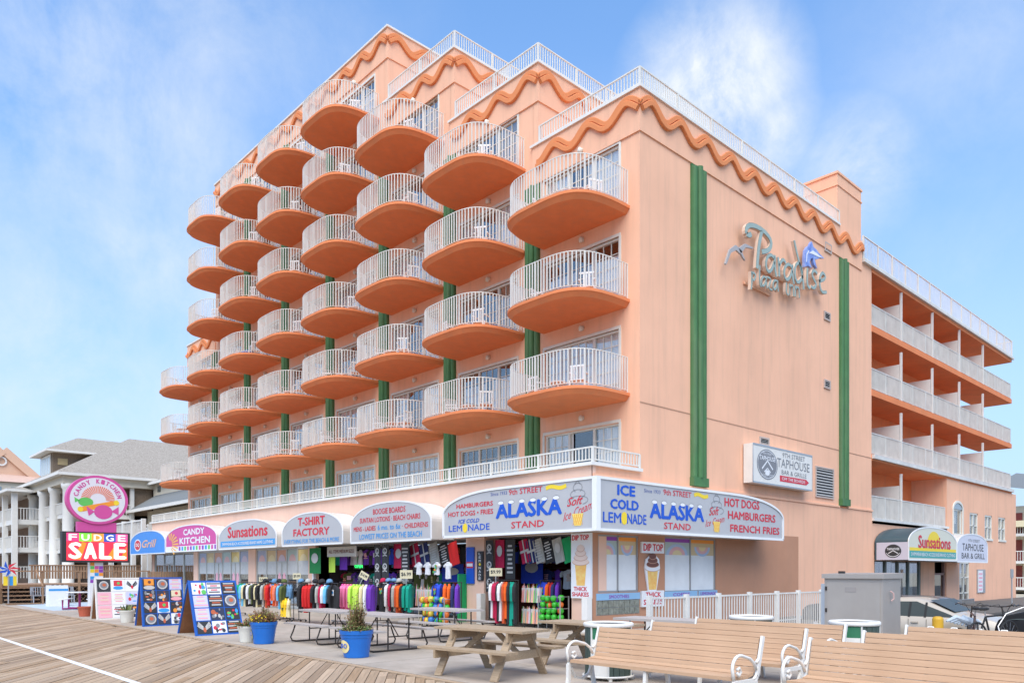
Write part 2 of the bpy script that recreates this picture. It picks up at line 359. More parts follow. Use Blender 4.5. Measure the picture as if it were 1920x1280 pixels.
for q in boards:
    d, c0, a, b = q
    lift = pr.uniform(-.003, .003)
    if id(q) in near:
        mi = pr.randrange(7)
        if mi not in pmesh:
            o = B(0, 1, 0, PWD, -.035, 0).build('plank', PLK[mi], bw); pmesh[mi] = o.data
        else:
            o = bpy.data.objects.new('plank', pmesh[mi]); C.objects.link(o); o.parent = bw
        o.location = c0 + dv*a + Vector((0, 0, lift)); o.rotation_euler = (0, 0, DIRA); o.scale = (b-a, 1, 1)
    else:
        if b < 0 and a < 0 and not onscreen(c0, a, b) and d > 60: pass
        mi = pr.randrange(7); mb = rest.setdefault(0, MB())
        p0 = c0 + dv*a; p1 = c0 + dv*b; w = nv*PWD; z = Vector((0, 0, lift)); zz = Vector((0, 0, -.035))
        mb.add([p0+z, p1+z, p1+w+z, p0+w+z, p0+z+zz, p1+z+zz, p1+w+z+zz, p0+w+z+zz], [(0,1,2,3),(0,4,5,1),(2,6,7,3),(1,5,6,2),(3,7,4,0)], mi)
for mb in rest.values(): o = mb.build('planks_beyond', PLK, bw); struct(o, 'stuff')
edgeb = B(-125, 16, EDGE-.12, EDGE, -.05, .002).build('border_board', PLK[1], bw)
wl = MB(); xx = -125
while xx < 14: wl.box(xx, xx+3.6, -14.49, -14.38, .004, .007); xx += 3.6
wl.build('painted_line', mat('worn_white_line', (.62, .60, .55), .8, col2=(.78, .77, .74), scale=8), bw)

# ================================================================ THE HOTEL
H = thing('hotel_building', 'tall salmon pink hotel with stepped roofline, curved orange balconies and green pilasters', 'building', (0, 0, 0))
BAY = 4.45; LV = [6.71 + 2.78*k for k in range(6)]         # undersides of the balcony slabs
STEP = [15.83, 18.58, 21.28] + [24.38]*4 + [15.83]         # roof height per bay, right to left
NB = [3, 4, 5, 6, 6, 6, 6, 3]
FL = -35.55                                                # left end
def bayx(i): return (-BAY*i, -BAY*(i+1) if i < 7 else FL)
DOORX = (-.77, -3.91)
# front wall, one continuous mesh per bay with door openings and reveals
def wall_holes(mb, fr, u0, u1, v0, v1, holes, depth=.2, off=0):
    us = sorted({u0, u1, *[h[0] for h in holes], *[h[1] for h in holes]}); vs_ = sorted({v0, v1, *[h[2] for h in holes], *[h[3] for h in holes]})
    for i in range(len(us)-1):
        for j in range(len(vs_)-1):
            cu, cv = (us[i]+us[i+1])/2, (vs_[j]+vs_[j+1])/2
            if any(h[0] < cu < h[1] and h[2] < cv < h[3] for h in holes): continue
            mb.poly(fr, [(us[i], vs_[j]), (us[i+1], vs_[j]), (us[i+1], vs_[j+1]), (us[i], vs_[j+1])], off)
    O, U, V, Nn = fr
    for a, b, c, d in holes:
        q = [(a, c), (b, c), (b, d), (a, d)]
        F = [O+U*u+V*v+Nn*off for u, v in q]; K = [p - Nn*depth for p in F]
        mb.add(F+K, [(i, (i+1) % 4, (i+1) % 4+4, i+4) for i in range(4)])
mb = MB(); FRIEZE = 1.28
for i in range(8):
    x1, x0 = bayx(i); top = STEP[i]
    holes = []
    for k in range(-1, NB[i]):
        fz = (LV[k] + .2) if k >= 0 else 4.13
        if k < 0: fz = 4.1; ht = 2.0
        else: ht = 2.05
        holes.append((x1+DOORX[1], x1+DOORX[0], fz, fz+ht))
    wall_holes(mb, FR(0), x0, x1, 4.0, top, holes, .22)
mb.build('front_wall', STUCCO, H)
mb = MB()
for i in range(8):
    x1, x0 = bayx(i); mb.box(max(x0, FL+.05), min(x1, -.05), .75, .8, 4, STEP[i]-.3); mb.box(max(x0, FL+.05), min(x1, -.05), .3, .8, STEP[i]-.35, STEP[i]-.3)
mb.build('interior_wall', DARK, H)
# body, right faces of the steps, roofs
mb = MB(); DEP = 13.3
for i in range(3):
    x = -BAY*(i+1) + .23; z0, z1 = STEP[i], STEP[i+1]
    mb.poly(RT(x), [(0, z0-.02), (DEP, z0-.02), (DEP, z1), (0, z1)], 0)
    mb.add([(x, 0, z0), (x-.24, 0, z0), (x-.24, 0, z1), (x, 0, z1)], [(1, 0, 3, 2)])
mb.poly(RT(-31.15), [(0, 15.8), (DEP, 15.8), (DEP, 24.38), (0, 24.38)], 0)
mb.add([(FL, 0, 0), (FL, DEP, 0), (FL, DEP, 15.83), (FL, 0, 15.83)], [(0, 3, 2, 1)])
mb.add([(-31.15, 0, 15.83), (-31.15, DEP, 15.83), (-31.15, DEP, 24.38), (-31.15, 0, 24.38)], [(0, 3, 2, 1)])
for i in range(8):
    x1, x0 = bayx(i)
    if 0 < i <= 3: x1 += .23
    z = STEP[i]; mb.add([(x0, 0, z-.05), (x1, 0, z-.05), (x1, DEP, z-.05), (x0, DEP, z-.05)], [(0, 1, 2, 3)])
mb.build('upper_wall', STUCCO, H)
# right wall with openings for vents
WIN_R = [(-1.9, -.09, 1.05, 2.67), (1.19, 4.02, 1.0, 2.7)]
mb = MB()
wall_holes(mb, RT(0), 0, 15.41, 4.31, 15.83, [], .2)
wall_holes(mb, RT(0), 15.41, 16.5, 4.31, 15.05, [], .2)
wall_holes(mb, RT(.03), -2.14, 16.5, 2.95, 4.26, [], .2)
mb.add([(.03, -2.14, 2.95), (0.0, -2.14, 2.95), (0, -2.14, 4.6), (.03, -2.14, 4.6)], [(0, 1, 2, 3)])
wall_holes(mb, RT(0), -2.14, 0, 4.3, 4.6, [], .1)
wall_holes(mb, RT(.03), 9.7, 16.5, -.6, 2.95, [], .2)
# stair block
mb.box(-1.43, .0, 13.1, 15.41, 15.83, 17.98)
mb.box(-6, -1.43, 13.4, 15.3, 15, 17.4)
mb.build('side_wall', STUCCO, H)
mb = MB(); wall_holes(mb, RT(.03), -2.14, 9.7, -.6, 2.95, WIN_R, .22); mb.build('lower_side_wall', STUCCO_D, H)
mb = MB()
mb.box(-1.47, .035, 13.06, 15.45, 17.45, 17.5); mb.box(-1.46, .04, 13.05, 15.46, 17.94, 18.03)
mb.build('stair_block_moulding', STUCCO, H)
# seams and mouldings
mb = MB()
for y0, y1 in ((0.0, 2.58), (3.36, 13.25), (13.96, 16.5)): mb.box(0, .012, y0, y1, 6.60, 6.63)
mb.build('seam', mat('seam_shadow', (.5, .28, .18), .9), H)
mb = MB(); mb.box(0, .07, -2.12, 13.2, 4.26, 4.33); mb.box(0, .07, 14.0, 16.5, 4.26, 4.33); mb.build('belt_moulding', STUCCO, H)
def frieze(x0, x1, y1, z):
    m_ = MB(); m_.box(x0, x1 + .045, -.05, .0, z-FRIEZE, z-.0, 0); m_.box(x1, x1+.045, .0, y1, z-FRIEZE, z, 0)
    o = m_.build('frieze', STUCCO, H)
    m_ = MB(); m_.box(x0-.06, x1+.10, -.11, .16, z-.03, z+.05); m_.box(x1-.16, x1+.10, .16, y1, z-.03, z+.05); m_.build('coping', WHITE, H)
# friezes stop beside the door tops
for i in range(4):
    x1 = 0 if i == 0 else -BAY*i + .23
    x0 = -BAY*(i+1) if i < 3 else -31.15
    if i == 3: frieze(x0, x1, DEP, STEP[3])
    else: frieze(x0, x1, DEP if i else 13.2, STEP[i])
m_ = MB(); m_.box(FL, -31.15, -.05, 0, 15.83-FRIEZE, 15.83); m_.build('frieze', STUCCO, H)
m_ = MB(); m_.box(FL-.05, -31.15, -.11, .16, 15.8, 15.88); m_.build('coping', WHITE, H)
B(0, .045, 13.2, 15.41, 15.83-FRIEZE, 15.83).build('frieze', STUCCO, H)
# waves: two stacked ridges
def wave(fr, u0, u1, zc, ph, off=.05):
    per = BAY/3; n = max(2, int(abs(u1-u0)/per*14)); pts = []
    for i in range(n+1):
        u = u0 + (u1-u0)*i/n; pts.append((u, zc + .2*math.cos(2*math.pi*(u-ph)/per)))
    m_ = MB()
    for lo, hi, pr_ in ((-.165, -.01, .105), (.012, .15, .055)):
        L, Rr = band(pts, 1.0)
        A = [(p[0] + (l_[0]-p[0])*hi, p[1] + (l_[1]-p[1])*hi) for p, l_ in zip(pts, L)]; Bb = [(p[0] + (l_[0]-p[0])*lo, p[1] + (l_[1]-p[1])*lo) for p, l_ in zip(pts, L)]
        # ridge profile: bevelled edges
        O, U, V, Nn = fr; rows_ = [(A, 0.0), (A, pr_*.7), (None, pr_), (None, pr_), (Bb, pr_*.7), (Bb, 0.0)]
        def lerp(t): return [(a[0]+(b[0]-a[0])*t, a[1]+(b[1]-a[1])*t) for a, b in zip(A, Bb)]
        prof = [(lerp(0), 0), (lerp(.0), pr_*.88), (lerp(.1), pr_), (lerp(.9), pr_), (lerp(1), pr_*.88), (lerp(1), 0)]
        vs = []; N = len(pts)
        for P, d in prof: vs += [O+U*p[0]+V*p[1]+Nn*(off+d) for p in P]
        fs = [(r*N+i, r*N+i+1, (r+1)*N+i+1, (r+1)*N+i) for r in range(5) for i in range(N-1)]
        fs += [tuple(r*N for r in range(6)), tuple(r*N+N-1 for r in range(6))[::-1]]
        m_.add(vs, fs)
    return m_.build('wave_ornament', WAVEC, H)
for i in range(4):
    x1 = .06 if i == 0 else -BAY*i + .29
    x0 = -BAY*(i+1) + .3 if i < 3 else -31.1
    if i < 3: x0 = -BAY*(i+1)+.24
    wave(FR(0), x0, x1, STEP[i]-.47, x1 - .5)
    wave(RT(x1-.06), -.06, 15.45 if i == 0 else DEP, STEP[i]-.47, .44)
wave(FR(0), FL+.02, -31.15, 15.83-.47, -33)
# green pilasters: three rounded ribs
def pilaster(fr, u0, u1, v0, v1, foot=False):
    m_ = MB(); w = (u1-u0)/3; O, U, V, Nn = fr
    m_.poly(fr, [(u0-.0, v0), (u1, v0), (u1, v1), (u0, v1)], .06, .059)
    for j in range(3):
        a = u0 + w*j; top = v1 - (.0 if j == 1 else .07); vs = []; n = 6
        for q in range(n+1):
            an = math.pi*q/n; uu = a + w/2 - math.cos(an)*w*.46; dd = .06 + math.sin(an)*w*(.55 if j == 1 else .4)
            vs += [O+U*uu+V*v0+Nn*dd, O+U*uu+V*top+Nn*dd]
        m_.add(vs, [(2*q, 2*q+2, 2*q+3, 2*q+1) for q in range(n)] + [tuple(2*q+1 for q in range(n+1))[::-1]])
    if foot: m_.poly(fr, [(u0-.03, v0-.28), (u1+.03, v0-.28), (u1+.03, v0-.0), (u0-.03, v0-.0)], .17, .165)
    return m_.build('pilaster', GREEN, H)
for i in range(1, 8):
    top = STEP[i-1]-FRIEZE-.02 if i < 4 else (STEP[i]-FRIEZE-.02 if i < 7 else 15.83-FRIEZE-.02)
    pilaster(FR(0), -BAY*i-.33, -BAY*i+.33, 4.1, top)
pilaster(RT(0), 2.58, 3.36, 4.62, 14.52, True); pilaster(RT(0), 13.25, 13.96, 4.62, 14.52, True)
# doors behind balconies
def make_window(kind):
    """origin: right bottom corner of the opening"""
    w = DOORX[0]-DOORX[1]; h = 2.02; f = MB(); y = .05
    f.box(-w, -w+.07, y, y+.12, 0, h); f.box(-.07, 0, y, y+.12, 0, h); f.box(-w+.07, -.07, y, y+.12, h-.07, h); f.box(-w+.07, -.07, y, y+.12, 0, .06)
    f.box(-w-.06, .06, -.025, -.001, h, h+.09); f.box(-w-.08, -w, -.025, -.001, 0, h); f.box(0, .08, -.025, -.001, 0, h)
    e = [-.07, -w/3, -2*w/3, -w+.07]
    for a in e[1:3]: f.box(a-.045, a+.045, y+.01, y+.10, .06, h-.07)
    win = f.build('window', CREAM, H)
    for j in range(3):
        x1, x0 = e[j]-(.045 if j else 0), e[j+1]+(.045 if j < 2 else 0)
        if kind == 0 and j == 1: x0 += .18
        p = MB(); p.box(x0, x1, y+.05, y+.06, .06, h-.07); p.build('pane', GLASS, win)
        mu = MB(); 
        for a in range(1, 3): xx = x0 + (x1-x0)*a/3; mu.box(xx-.012, xx+.012, y+.035, y+.05, .06, h-.07)
        for a in range(1, 5): zz = .06 + (h-.13)*a/5; mu.box(x0, x1, y+.034, y+.049, zz-.011, zz+.011)
        if j != 1 or kind: mu.build('muntin', CREAM, win)
    cu = MB(); cm = CURT
    def drape(a, b, amp=.03, z0=.04, h=h):
        n = max(4, int((b-a)/.07)); vs = []
        for q in range(n+1):
            xx = a + (b-a)*q/n; yy = .15 + amp*.6*math.sin(q*2.1) + .01*math.sin(q*.7); vs += [(xx, yy, z0), (xx, yy, h)]
        cu.add(vs, [(2*q, 2*q+2, 2*q+3, 2*q+1) for q in range(n)])
    if kind == 0: drape(-w, -w+1.15); drape(-.95, 0)
    elif kind == 1: drape(-w, -w+1.3, h=1.5); drape(-1.4, 0, h=1.55); cm = CURT
    elif kind == 2: drape(-w, -.02)
    elif kind == 3: drape(-1.3, 0); drape(-w, -w+.9)
    else: drape(-w, -w+.75); drape(-1.0, 0); cm = TAN
    cu.build('curtain', cm, win)
    return win
wprotos = [make_window(k) for k in range(5)]
for i, p in enumerate(wprotos): p.location = (-BAY*i + DOORX[0], 0, 4.1)      # the first five stand on the terrace
wr = random.Random(5)
for i in range(8):
    for k in range(-1, NB[i]):
        if k == -1 and i < 5: continue
        fz = LV[k]+.2 if k >= 0 else 4.1
        place(wprotos[wr.choice([0, 1, 1, 2, 2, 3, 4])], H, (-BAY*i+DOORX[0], 0, fz))
# balcony: a rounded slab with railing
BW, BD = 1.86, 2.2
def outline(w, d, n=44, ex=3.6):
    o = []
    for i in range(n+1):
        a = math.pi*i/n; c, s_ = math.cos(a), math.sin(a)
        o.append((w*math.copysign(abs(c)**(2/ex), c), -d*abs(s_)**(2/ex)))
    return o
sl = MB(); T = .22
rings = [(outline(BW-.0, BD-.0), T), (outline(BW, BD), .10), (outline(BW-.05, BD-.05), .075), (outline(BW-.10, BD-.10), .07), (outline(BW-.11, BD-.11), .0)]
rings = [(outline(BW, BD), T), (outline(BW, BD), T-.085), (outline(BW-.03, BD-.03), T-.10), (outline(BW-.13, BD-.13), 0.0), (outline(BW-.5, BD-.5), 0.0)]
vs = []; N = len(rings[0][0])
for r_, z in rings: vs += [(x, y, z) for x, y in r_]
fs = [(r_*N+i, (r_+1)*N+i, (r_+1)*N+i+1, r_*N+i+1) for r_ in range(4) for i in range(N-1)]
fs += [tuple(range(N)), tuple(4*N+i for i in range(N))[::-1]]
sl.add(vs, fs); balc = sl.build('balcony', ORANGE, H)
rl = MB(); ro = outline(BW-.09, BD-.09, 120)
seg = [0]
for i in range(1, len(ro)): seg.append(seg[-1] + math.dist(ro[i], ro[i-1]))
def at(s_):
    for i in range(1, len(seg)):
        if seg[i] >= s_: t = (s_-seg[i-1])/(seg[i]-seg[i-1]); return tuple(ro[i-1][q]+(ro[i][q]-ro[i-1][q])*t for q in (0, 1))
    return ro[-1]
RH = T + 1.07; path = [at(seg[-1]*i/48) for i in range(49)]
for z, r_ in ((RH, .017), (T+.09, .012)):
    rl.tube([(x, y, z) for x, y in path], r_, 5)
nb = 56
for i in range(nb+1):
    x, y = at(seg[-1]*i/nb); r_ = .0135
    if i % 14 == 0: rl.box(x-.02, x+.02, y-.02, y+.02, T, RH)
    else: rl.box(x-r_, x+r_, y-r_, y+r_, T+.09, RH)
rl.build('railing', RAILW, balc)
cnt = 0; BALS = []
for i in range(8):
    for k in range(NB[i]):
        loc = (-BAY*i - BAY/2, 0, LV[k]); BALS.append(loc)
        if cnt == 0: balc.location = loc
        else: place(balc, H, loc)
        cnt += 1
lm = MB(); lm.lathe([(.05, 0), (.07, .02), (.075, .10), (.05, .16), (.02, .18)], (0, -.1, -.1), 10); lm.box(-.05, .05, -.06, 0, -.06, .06)
lamp = lm.build('wall_lamp', CREAM, H, smooth=True); c0 = 0
for i in range(8):
    for k in range(-1, NB[i]):
        z = (LV[k]+.2 if k >= 0 else 4.1) + 2.36; loc = (-BAY*i - BAY/2 + .0, -.052 if k == NB[i]-1 else 0, z)
        if c0 == 0: lamp.location = loc
        else: place(lamp, H, loc)
        c0 += 1
# straight railings
def rail_run(pts, z0, h, post=2.0, sp=.115, m=RAILW, name='railing', parent=H, w=.013, tops=.045):
    r_ = MB()
    for (a, b) in zip(pts[:-1], pts[1:]):
        a = Vector((*a, 0)); b = Vector((*b, 0)); d = b-a; L = d.length; d.normalize(); n = max(1, int(L/sp))
        r_.bar(a+Z_*(z0+h), b+Z_*(z0+h), tops, .04); r_.bar(a+Z_*(z0+.08), b+Z_*(z0+.08), .03, .03)
        for i in range(1, n): p = a + d*(L*i/n); r_.box(p.x-w, p.x+w, p.y-w, p.y+w, z0+.08, z0+h)
        np_ = max(1, round(L/post))
        for i in range(1 if (a - Vector((*pts[0], 0))).length > .01 else 0, np_+1): p = a + d*(L*i/np_); r_.box(p.x-.03, p.x+.03, p.y-.03, p.y+.03, z0, z0+h)
    return r_.build(name, m, parent)
for i in range(3):
    x1 = 0 if i == 0 else -BAY*i+.23
    rail_run([(-BAY*(i+1)+.3, 0), (x1, 0), (x1, 13.25)], STEP[i]+.05, .56 if i == 0 else .62)
# podium front, terrace
mb = MB(); mb.box(FL-.1, 0.03, -2.14, -2.0, 2.72, 4.55); mb.build('podium_fascia', STUCCO_F, H)
mb = MB(); mb.box(FL-.1, .0, -2.0, .3, 3.95, 4.09); mb.box(-35.6, 0, -2.0, .2, 2.7, 2.8); mb.build('terrace_floor', WHITE, H)
mb = MB(); mb.box(FL-.2, .12, -2.26, -1.98, 4.55, 4.64); mb.box(-.12, .12, -1.98, -.0, 4.55, 4.64); mb.build('terrace_coping', WHITE, H)
rail_run([(FL-.1, -2.12), (0.02, -2.12), (.02, -.05)], 4.64, .42, 2.1, .125)
# back wing with open galleries
SB = [14.78, 12.19, 9.37, 6.52]; WX = -1.75; YE = 37.9
mb = MB(); mb2 = MB()
for z in SB: (mb if z not in (14.78, 6.52) else mb2).box(WX-.1, .02, 16.5, YE, z, z+.27)
mb.build('gallery_slab', ORANGE, H)
mb2.build('gallery_slab', ORANGE, H)
mb = MB(); mb.box(0.02, .14, 16.5, YE+.1, 14.94, 15.07); mb.box(.005, .14, 15.45, 16.5, 14.94, 15.07); mb.box(0.02, .14, 16.5, YE+.1, 6.60, 6.78); mb.box(0.03, .12, 16.5, 26.1, 3.86, 3.98); mb.build('slab_edge_trim', DULLW, H)
mb = MB(); mb.box(WX-.2, WX, 16.5, 33.2, 3.9, 14.8); mb.box(-12, WX-.2, 15.5, 33.2, -.5, 15.0); mb.build('gallery_wall', ORANGE, H)
mb = MB()
wall_holes(mb, RT(.0), 26.1, 38.9, -.6, 6.52, [(27.0, 28.5, 3.62, 5.0), (29.8, 31.25, 3.53, 4.92), (32.5, 33.9, 3.5, 4.92), (35.15, 36.6, 3.48, 4.92), (28.07, 29.74, -.4, 2.15), (31.05, 32.4, .45, 1.7)], .2)
wall_holes(mb, RT(.0), 16.5, 26.1, -.6, 3.9, [(16.8, 22.4, -.4, 2.12), (24.3, 26.05, -.5, 2.12)], .25)
mb.add([(0, 26.1, 3.9), (-1.8, 26.1, 3.9), (-1.8, 26.1, 6.52), (0, 26.1, 6.52)], [(0, 1, 2, 3)])
mb.add([(0, 38.9, -.6), (-12, 38.9, -.6), (-12, 38.9, 6.5), (0, 38.9, 6.5)], [(0, 1, 2, 3)])
mb.build('rear_wing_wall', STUCCO, H)
B(WX, 0, 16.5, 26.1, 3.75, 3.9).build('gallery_floor', WHITE, H)
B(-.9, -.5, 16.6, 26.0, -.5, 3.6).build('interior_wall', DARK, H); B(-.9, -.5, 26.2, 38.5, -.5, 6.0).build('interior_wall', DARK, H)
DY = [20.0, 24.1, 28.2, 32.3]
dp = MB(); dp.box(-1.7, -.12, -.04, .04, 0, 1.75); dp.box(-.1, 0.0, -.035, .035, 0, 2.3)
div = dp.build('divider', WHITE, H); first = True
for z in SB[1:]:
    for y in DY:
        loc = (0, y, z+.272)
        if first: div.location = loc; first = False
        else: place(div, H, loc)
place(div, H, (0, 20.0, 3.92))
dd = MB(); dd.box(WX+.001, WX+.05, 0, .95, 0, 2.05); door = dd.build('door', NPEACH, H); dh = MB(); dh.box(WX+.05, WX+.1, .08, .12, .95, 1.05); dh.build('handle', GALV, door)
first = True
for z in SB[1:]:
    for y in (18.0, 21.9, 26.0, 30.2):
        if first: door.location = (0, y, z+.272); first = False
        else: place(door, H, (0, y, z+.272))
for z in SB[1:]: rail_run([(-.05, 16.52), (-.05, YE-.1), (-1.7, YE-.1)], z+.27, .95, 1.6, .105, DULLW, w=.016)
rail_run([(.05, 15.5), (.05, YE-.1), (-1.7, YE-.1)], 15.08, 1.0, 1.6, .15, RAILW, w=.010)
rail_run([(-.05, 16.52), (-.05, 25.9)], 3.92, 1.05, 1.6, .105, DULLW, w=.016)
# rear wing windows
def small_window(y0, y1, z0, z1, cols=2, arch=False, rows_=2):
    f = MB(); x = -.06
    f.box(x-.05, x+.04, y0, y0+.09, z0, z1); f.box(x-.05, x+.04, y1-.09, y1, z0, z1); f.box(x-.05, x+.04, y0, y1, z1-.09, z1); f.box(x-.05, .05, y0-.04, y1+.04, z0-.07, z0+.05)
    for c in range(1, cols): yy = y0+(y1-y0)*c/cols; f.box(x-.05, x+.03, yy-.06, yy+.06, z0, z1)
    for c in range(1, rows_): zz = z0+(z1-z0)*c/rows_; f.box(x-.05, x+.03, y0, y1, zz-.035, zz+.035)
    w = f.build('window', CREAM, H)
    p = B(x-.03, x-.02, y0+.05, y1-.05, z0+.05, z1-.05).build('pane', GLASS, w)
    B(-.3, -.29, y0, y1, z0+(z1-z0)*.45, z1).build('blind', CURT, w)
    return w
for a, b in ((29.8, 31.25), (32.5, 33.9), (35.15, 36.6)): small_window(a, b, 3.5, 4.92)
small_window(28.07, 29.74, -.4, 2.15, 2, rows_=3)
w = small_window(27.0, 28.5, 3.62, 5.0, 1, rows_=1)
m_ = MB(); m_.poly(RT(0), ell(27.75, 4.98, .75, .36, 14, 0, 180), .02, .01); m_.build('arch_pane', mat('grey_glass', (.28, .34, .38), .15), w)
m_ = MB(); stroke(m_, RT(0), [(26.97, 3.6)] + ell(27.75, 4.98, .78, .4, 14, 180, 0) + [(28.53, 3.6)], .06, .06, .05); m_.build('arch_trim', CREAM, w)
# side entrance glazing
f = MB()
for y in (16.85, 18.15, 19.6, 20.9, 22.35): f.box(-.15, -.02, y-.07, y+.07, -.4, 2.12)
f.box(-.15, -.02, 16.8, 22.4, -.4, -.2); sf = f.build('shop_window', mat('grey_green_frame', (.18, .2, .18), .5), H)
ys = (16.85, 18.15, 19.6, 20.9, 22.35)
for a, b in zip(ys[:-1], ys[1:]):
    B(-.09, -.08, a+.07, b-.07, -.2, 2.12).build('pane', SHOPG, sf); B(-.35, -.34, a+.1, b-.1, -.2, 2.0).build('blind', CURT, sf)
f = MB(); f.box(-.2, -.08, 24.3, 24.42, -.5, 2.12); f.box(-.2, -.08, 25.93, 26.05, -.5, 2.12); f.box(-.2, -.08, 24.3, 26.05, 1.45, 1.55); ed = f.build('entrance_door', mat('mauve_frame', (.33, .2, .17), .6), H)
B(-.15, -.14, 24.42, 25.93, -.5, 1.45).build('pane', glass('dark_glass', (.25, .18, .16), .1), ed); B(-.13, -.12, 24.8, 25.5, .22, .34).build('push_bar', mat('brass', (.55, .38, .05), .3, metal=.8), ed)
B(.01, .05, 31.0, 32.45, .4, 1.75).build('notice_frame', GALV, H)
nb_ = B(.05, .06, 31.12, 31.95, .45, 1.68).build('notice_board', WPR, H)
for j in range(5): m_ = B(.062, .064, 31.2, 31.85, .55+j*.22, .66+j*.22); m_.build('notice_strip', PINK, nb_)
# vents
def vent(y0, y1, z0, z1, n):
    f = MB(); t = .06; f.box(.0, .05, y0, y1, z0, z0+t); f.box(0, .05, y0, y1, z1-t, z1); f.box(0, .05, y0, y0+t, z0+t, z1-t); f.box(0, .05, y1-t, y1, z0+t, z1-t)
    v = f.build('vent', mat('pinkish_metal', (.5, .4, .34), .6), H); B(.003, .006, y0+t, y1-t, z0+t, z1-t).build('backing', BLK, v)
    s_ = MB()
    for j in range(n):
        z = z0+t+(z1-z0-2*t)*(j+.5)/n; h = (z1-z0-2*t)/n
        s_.add([(.01, y0+t, z+h*.35), (.045, y0+t, z-h*.1), (.045, y1-t, z-h*.1), (.01, y1-t, z+h*.35), (.045, y0+t, z-h*.2), (.045, y1-t, z-h*.2)], [(0, 1, 2, 3), (1, 4, 5, 2)])
    s_.build('louvre', mat('louvre_grey', (.42, .40, .37), .5), v)
vent(11.9, 12.5, 14.42, 14.80, 3); vent(11.85, 12.4, 11.68, 12.02, 3); vent(11.85, 12.4, 8.95, 9.3, 3); vent(6.82, 7.49, 6.13, 6.42, 3); vent(11.1, 12.7, 4.55, 5.78, 10)
# storefront at street level
for x0, x1 in ((-.74, -.005), (-5.4, -4.5), (-15.95, -15.3), (-21.9, -21.1), (-28.9, -28.3), (-35.6, -35.3)): B(x0, x1, -2.14, -1.5, -.1, 2.719).build('pillar', STUCCO_F, H)
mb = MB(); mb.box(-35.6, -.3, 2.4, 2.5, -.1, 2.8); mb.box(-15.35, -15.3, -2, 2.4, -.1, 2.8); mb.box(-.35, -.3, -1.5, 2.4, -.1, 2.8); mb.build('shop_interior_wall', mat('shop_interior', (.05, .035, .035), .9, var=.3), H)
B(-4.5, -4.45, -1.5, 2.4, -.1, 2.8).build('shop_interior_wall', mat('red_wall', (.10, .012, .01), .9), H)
def shopfront(x0, x1, n, door_at, graphics=True):
    f = MB(); w = (x1-x0)/n; fm = mat('aluminium_frame', (.50, .50, .47), .4, metal=.3)
    f.box(x0, x1, -2.1, -2.0, -.0, .12); f.box(x0, x1, -2.1, -2.0, 2.62, 2.72)
    for i in range(n+1): f.box(x0+w*i-.04, x0+w*i+.04, -2.1, -2.0, .12, 2.62)
    for d in door_at: f.box(x0+w*d+w/2-.03, x0+w*d+w/2+.03, -2.1, -2.0, .12, 2.05); f.box(x0+w*d, x0+w*(d+1), -2.1, -2.0, 2.03, 2.1)
    s_ = f.build('shopfront', fm, H)
    for i in range(n):
        a, b = x0+w*i+.04, x0+w*(i+1)-.04
        B(a, b, -2.06, -2.05, .12, 2.62).build('pane', SHOPG, s_)
        if graphics:
            c = [PURP, ORG, ORL, TEAL, YEL][i % 5]
            lt = {PURP: mat('faded_blue', (.38, .42, .55), .7), ORG: mat('faded_yellow', (.62, .48, .28), .7), ORL: mat('faded_coral', (.62, .35, .25), .7), TEAL: mat('faded_teal', (.42, .52, .50), .7), YEL: mat('faded_gold', (.65, .5, .2), .7)}[c]
            q = MB(); q.box(a, b, -2.066, -2.064, 2.1, 2.6); o = q.build('window_graphic', lt, s_)
            q = MB(); q.poly(FR(-2.07), ell((a+b)/2, 2.1, (b-a)*.35, .3, 12, 0, 180), .0); q.build('window_graphic_arc', [mat('faded_pink', (.70, .45, .42), .7), mat('faded_amber', (.72, .6, .35), .7), mat('faded_rose', (.62, .5, .55), .7)][i % 3], s_)
            B(a, b, -2.064, -2.062, 1.5, 2.1).build('paper_screen', mat('grey_paper', (.55, .55, .53), .6, var=.08), s_)
            if i in door_at:
                for cx in (a+(b-a)*.25, a+(b-a)*.75):
                    q = MB(); q.poly(FR(-2.07), ell(cx, 1.25, .16, .34, 14), .0); q.build('decal', PINK, s_)
    return s_
shopfront(-21.05, -16.0, 5, (2,)); shopfront(-28.25, -21.95, 6, (2, 4)); shopfront(-35.25, -28.95, 4, (1,), False)
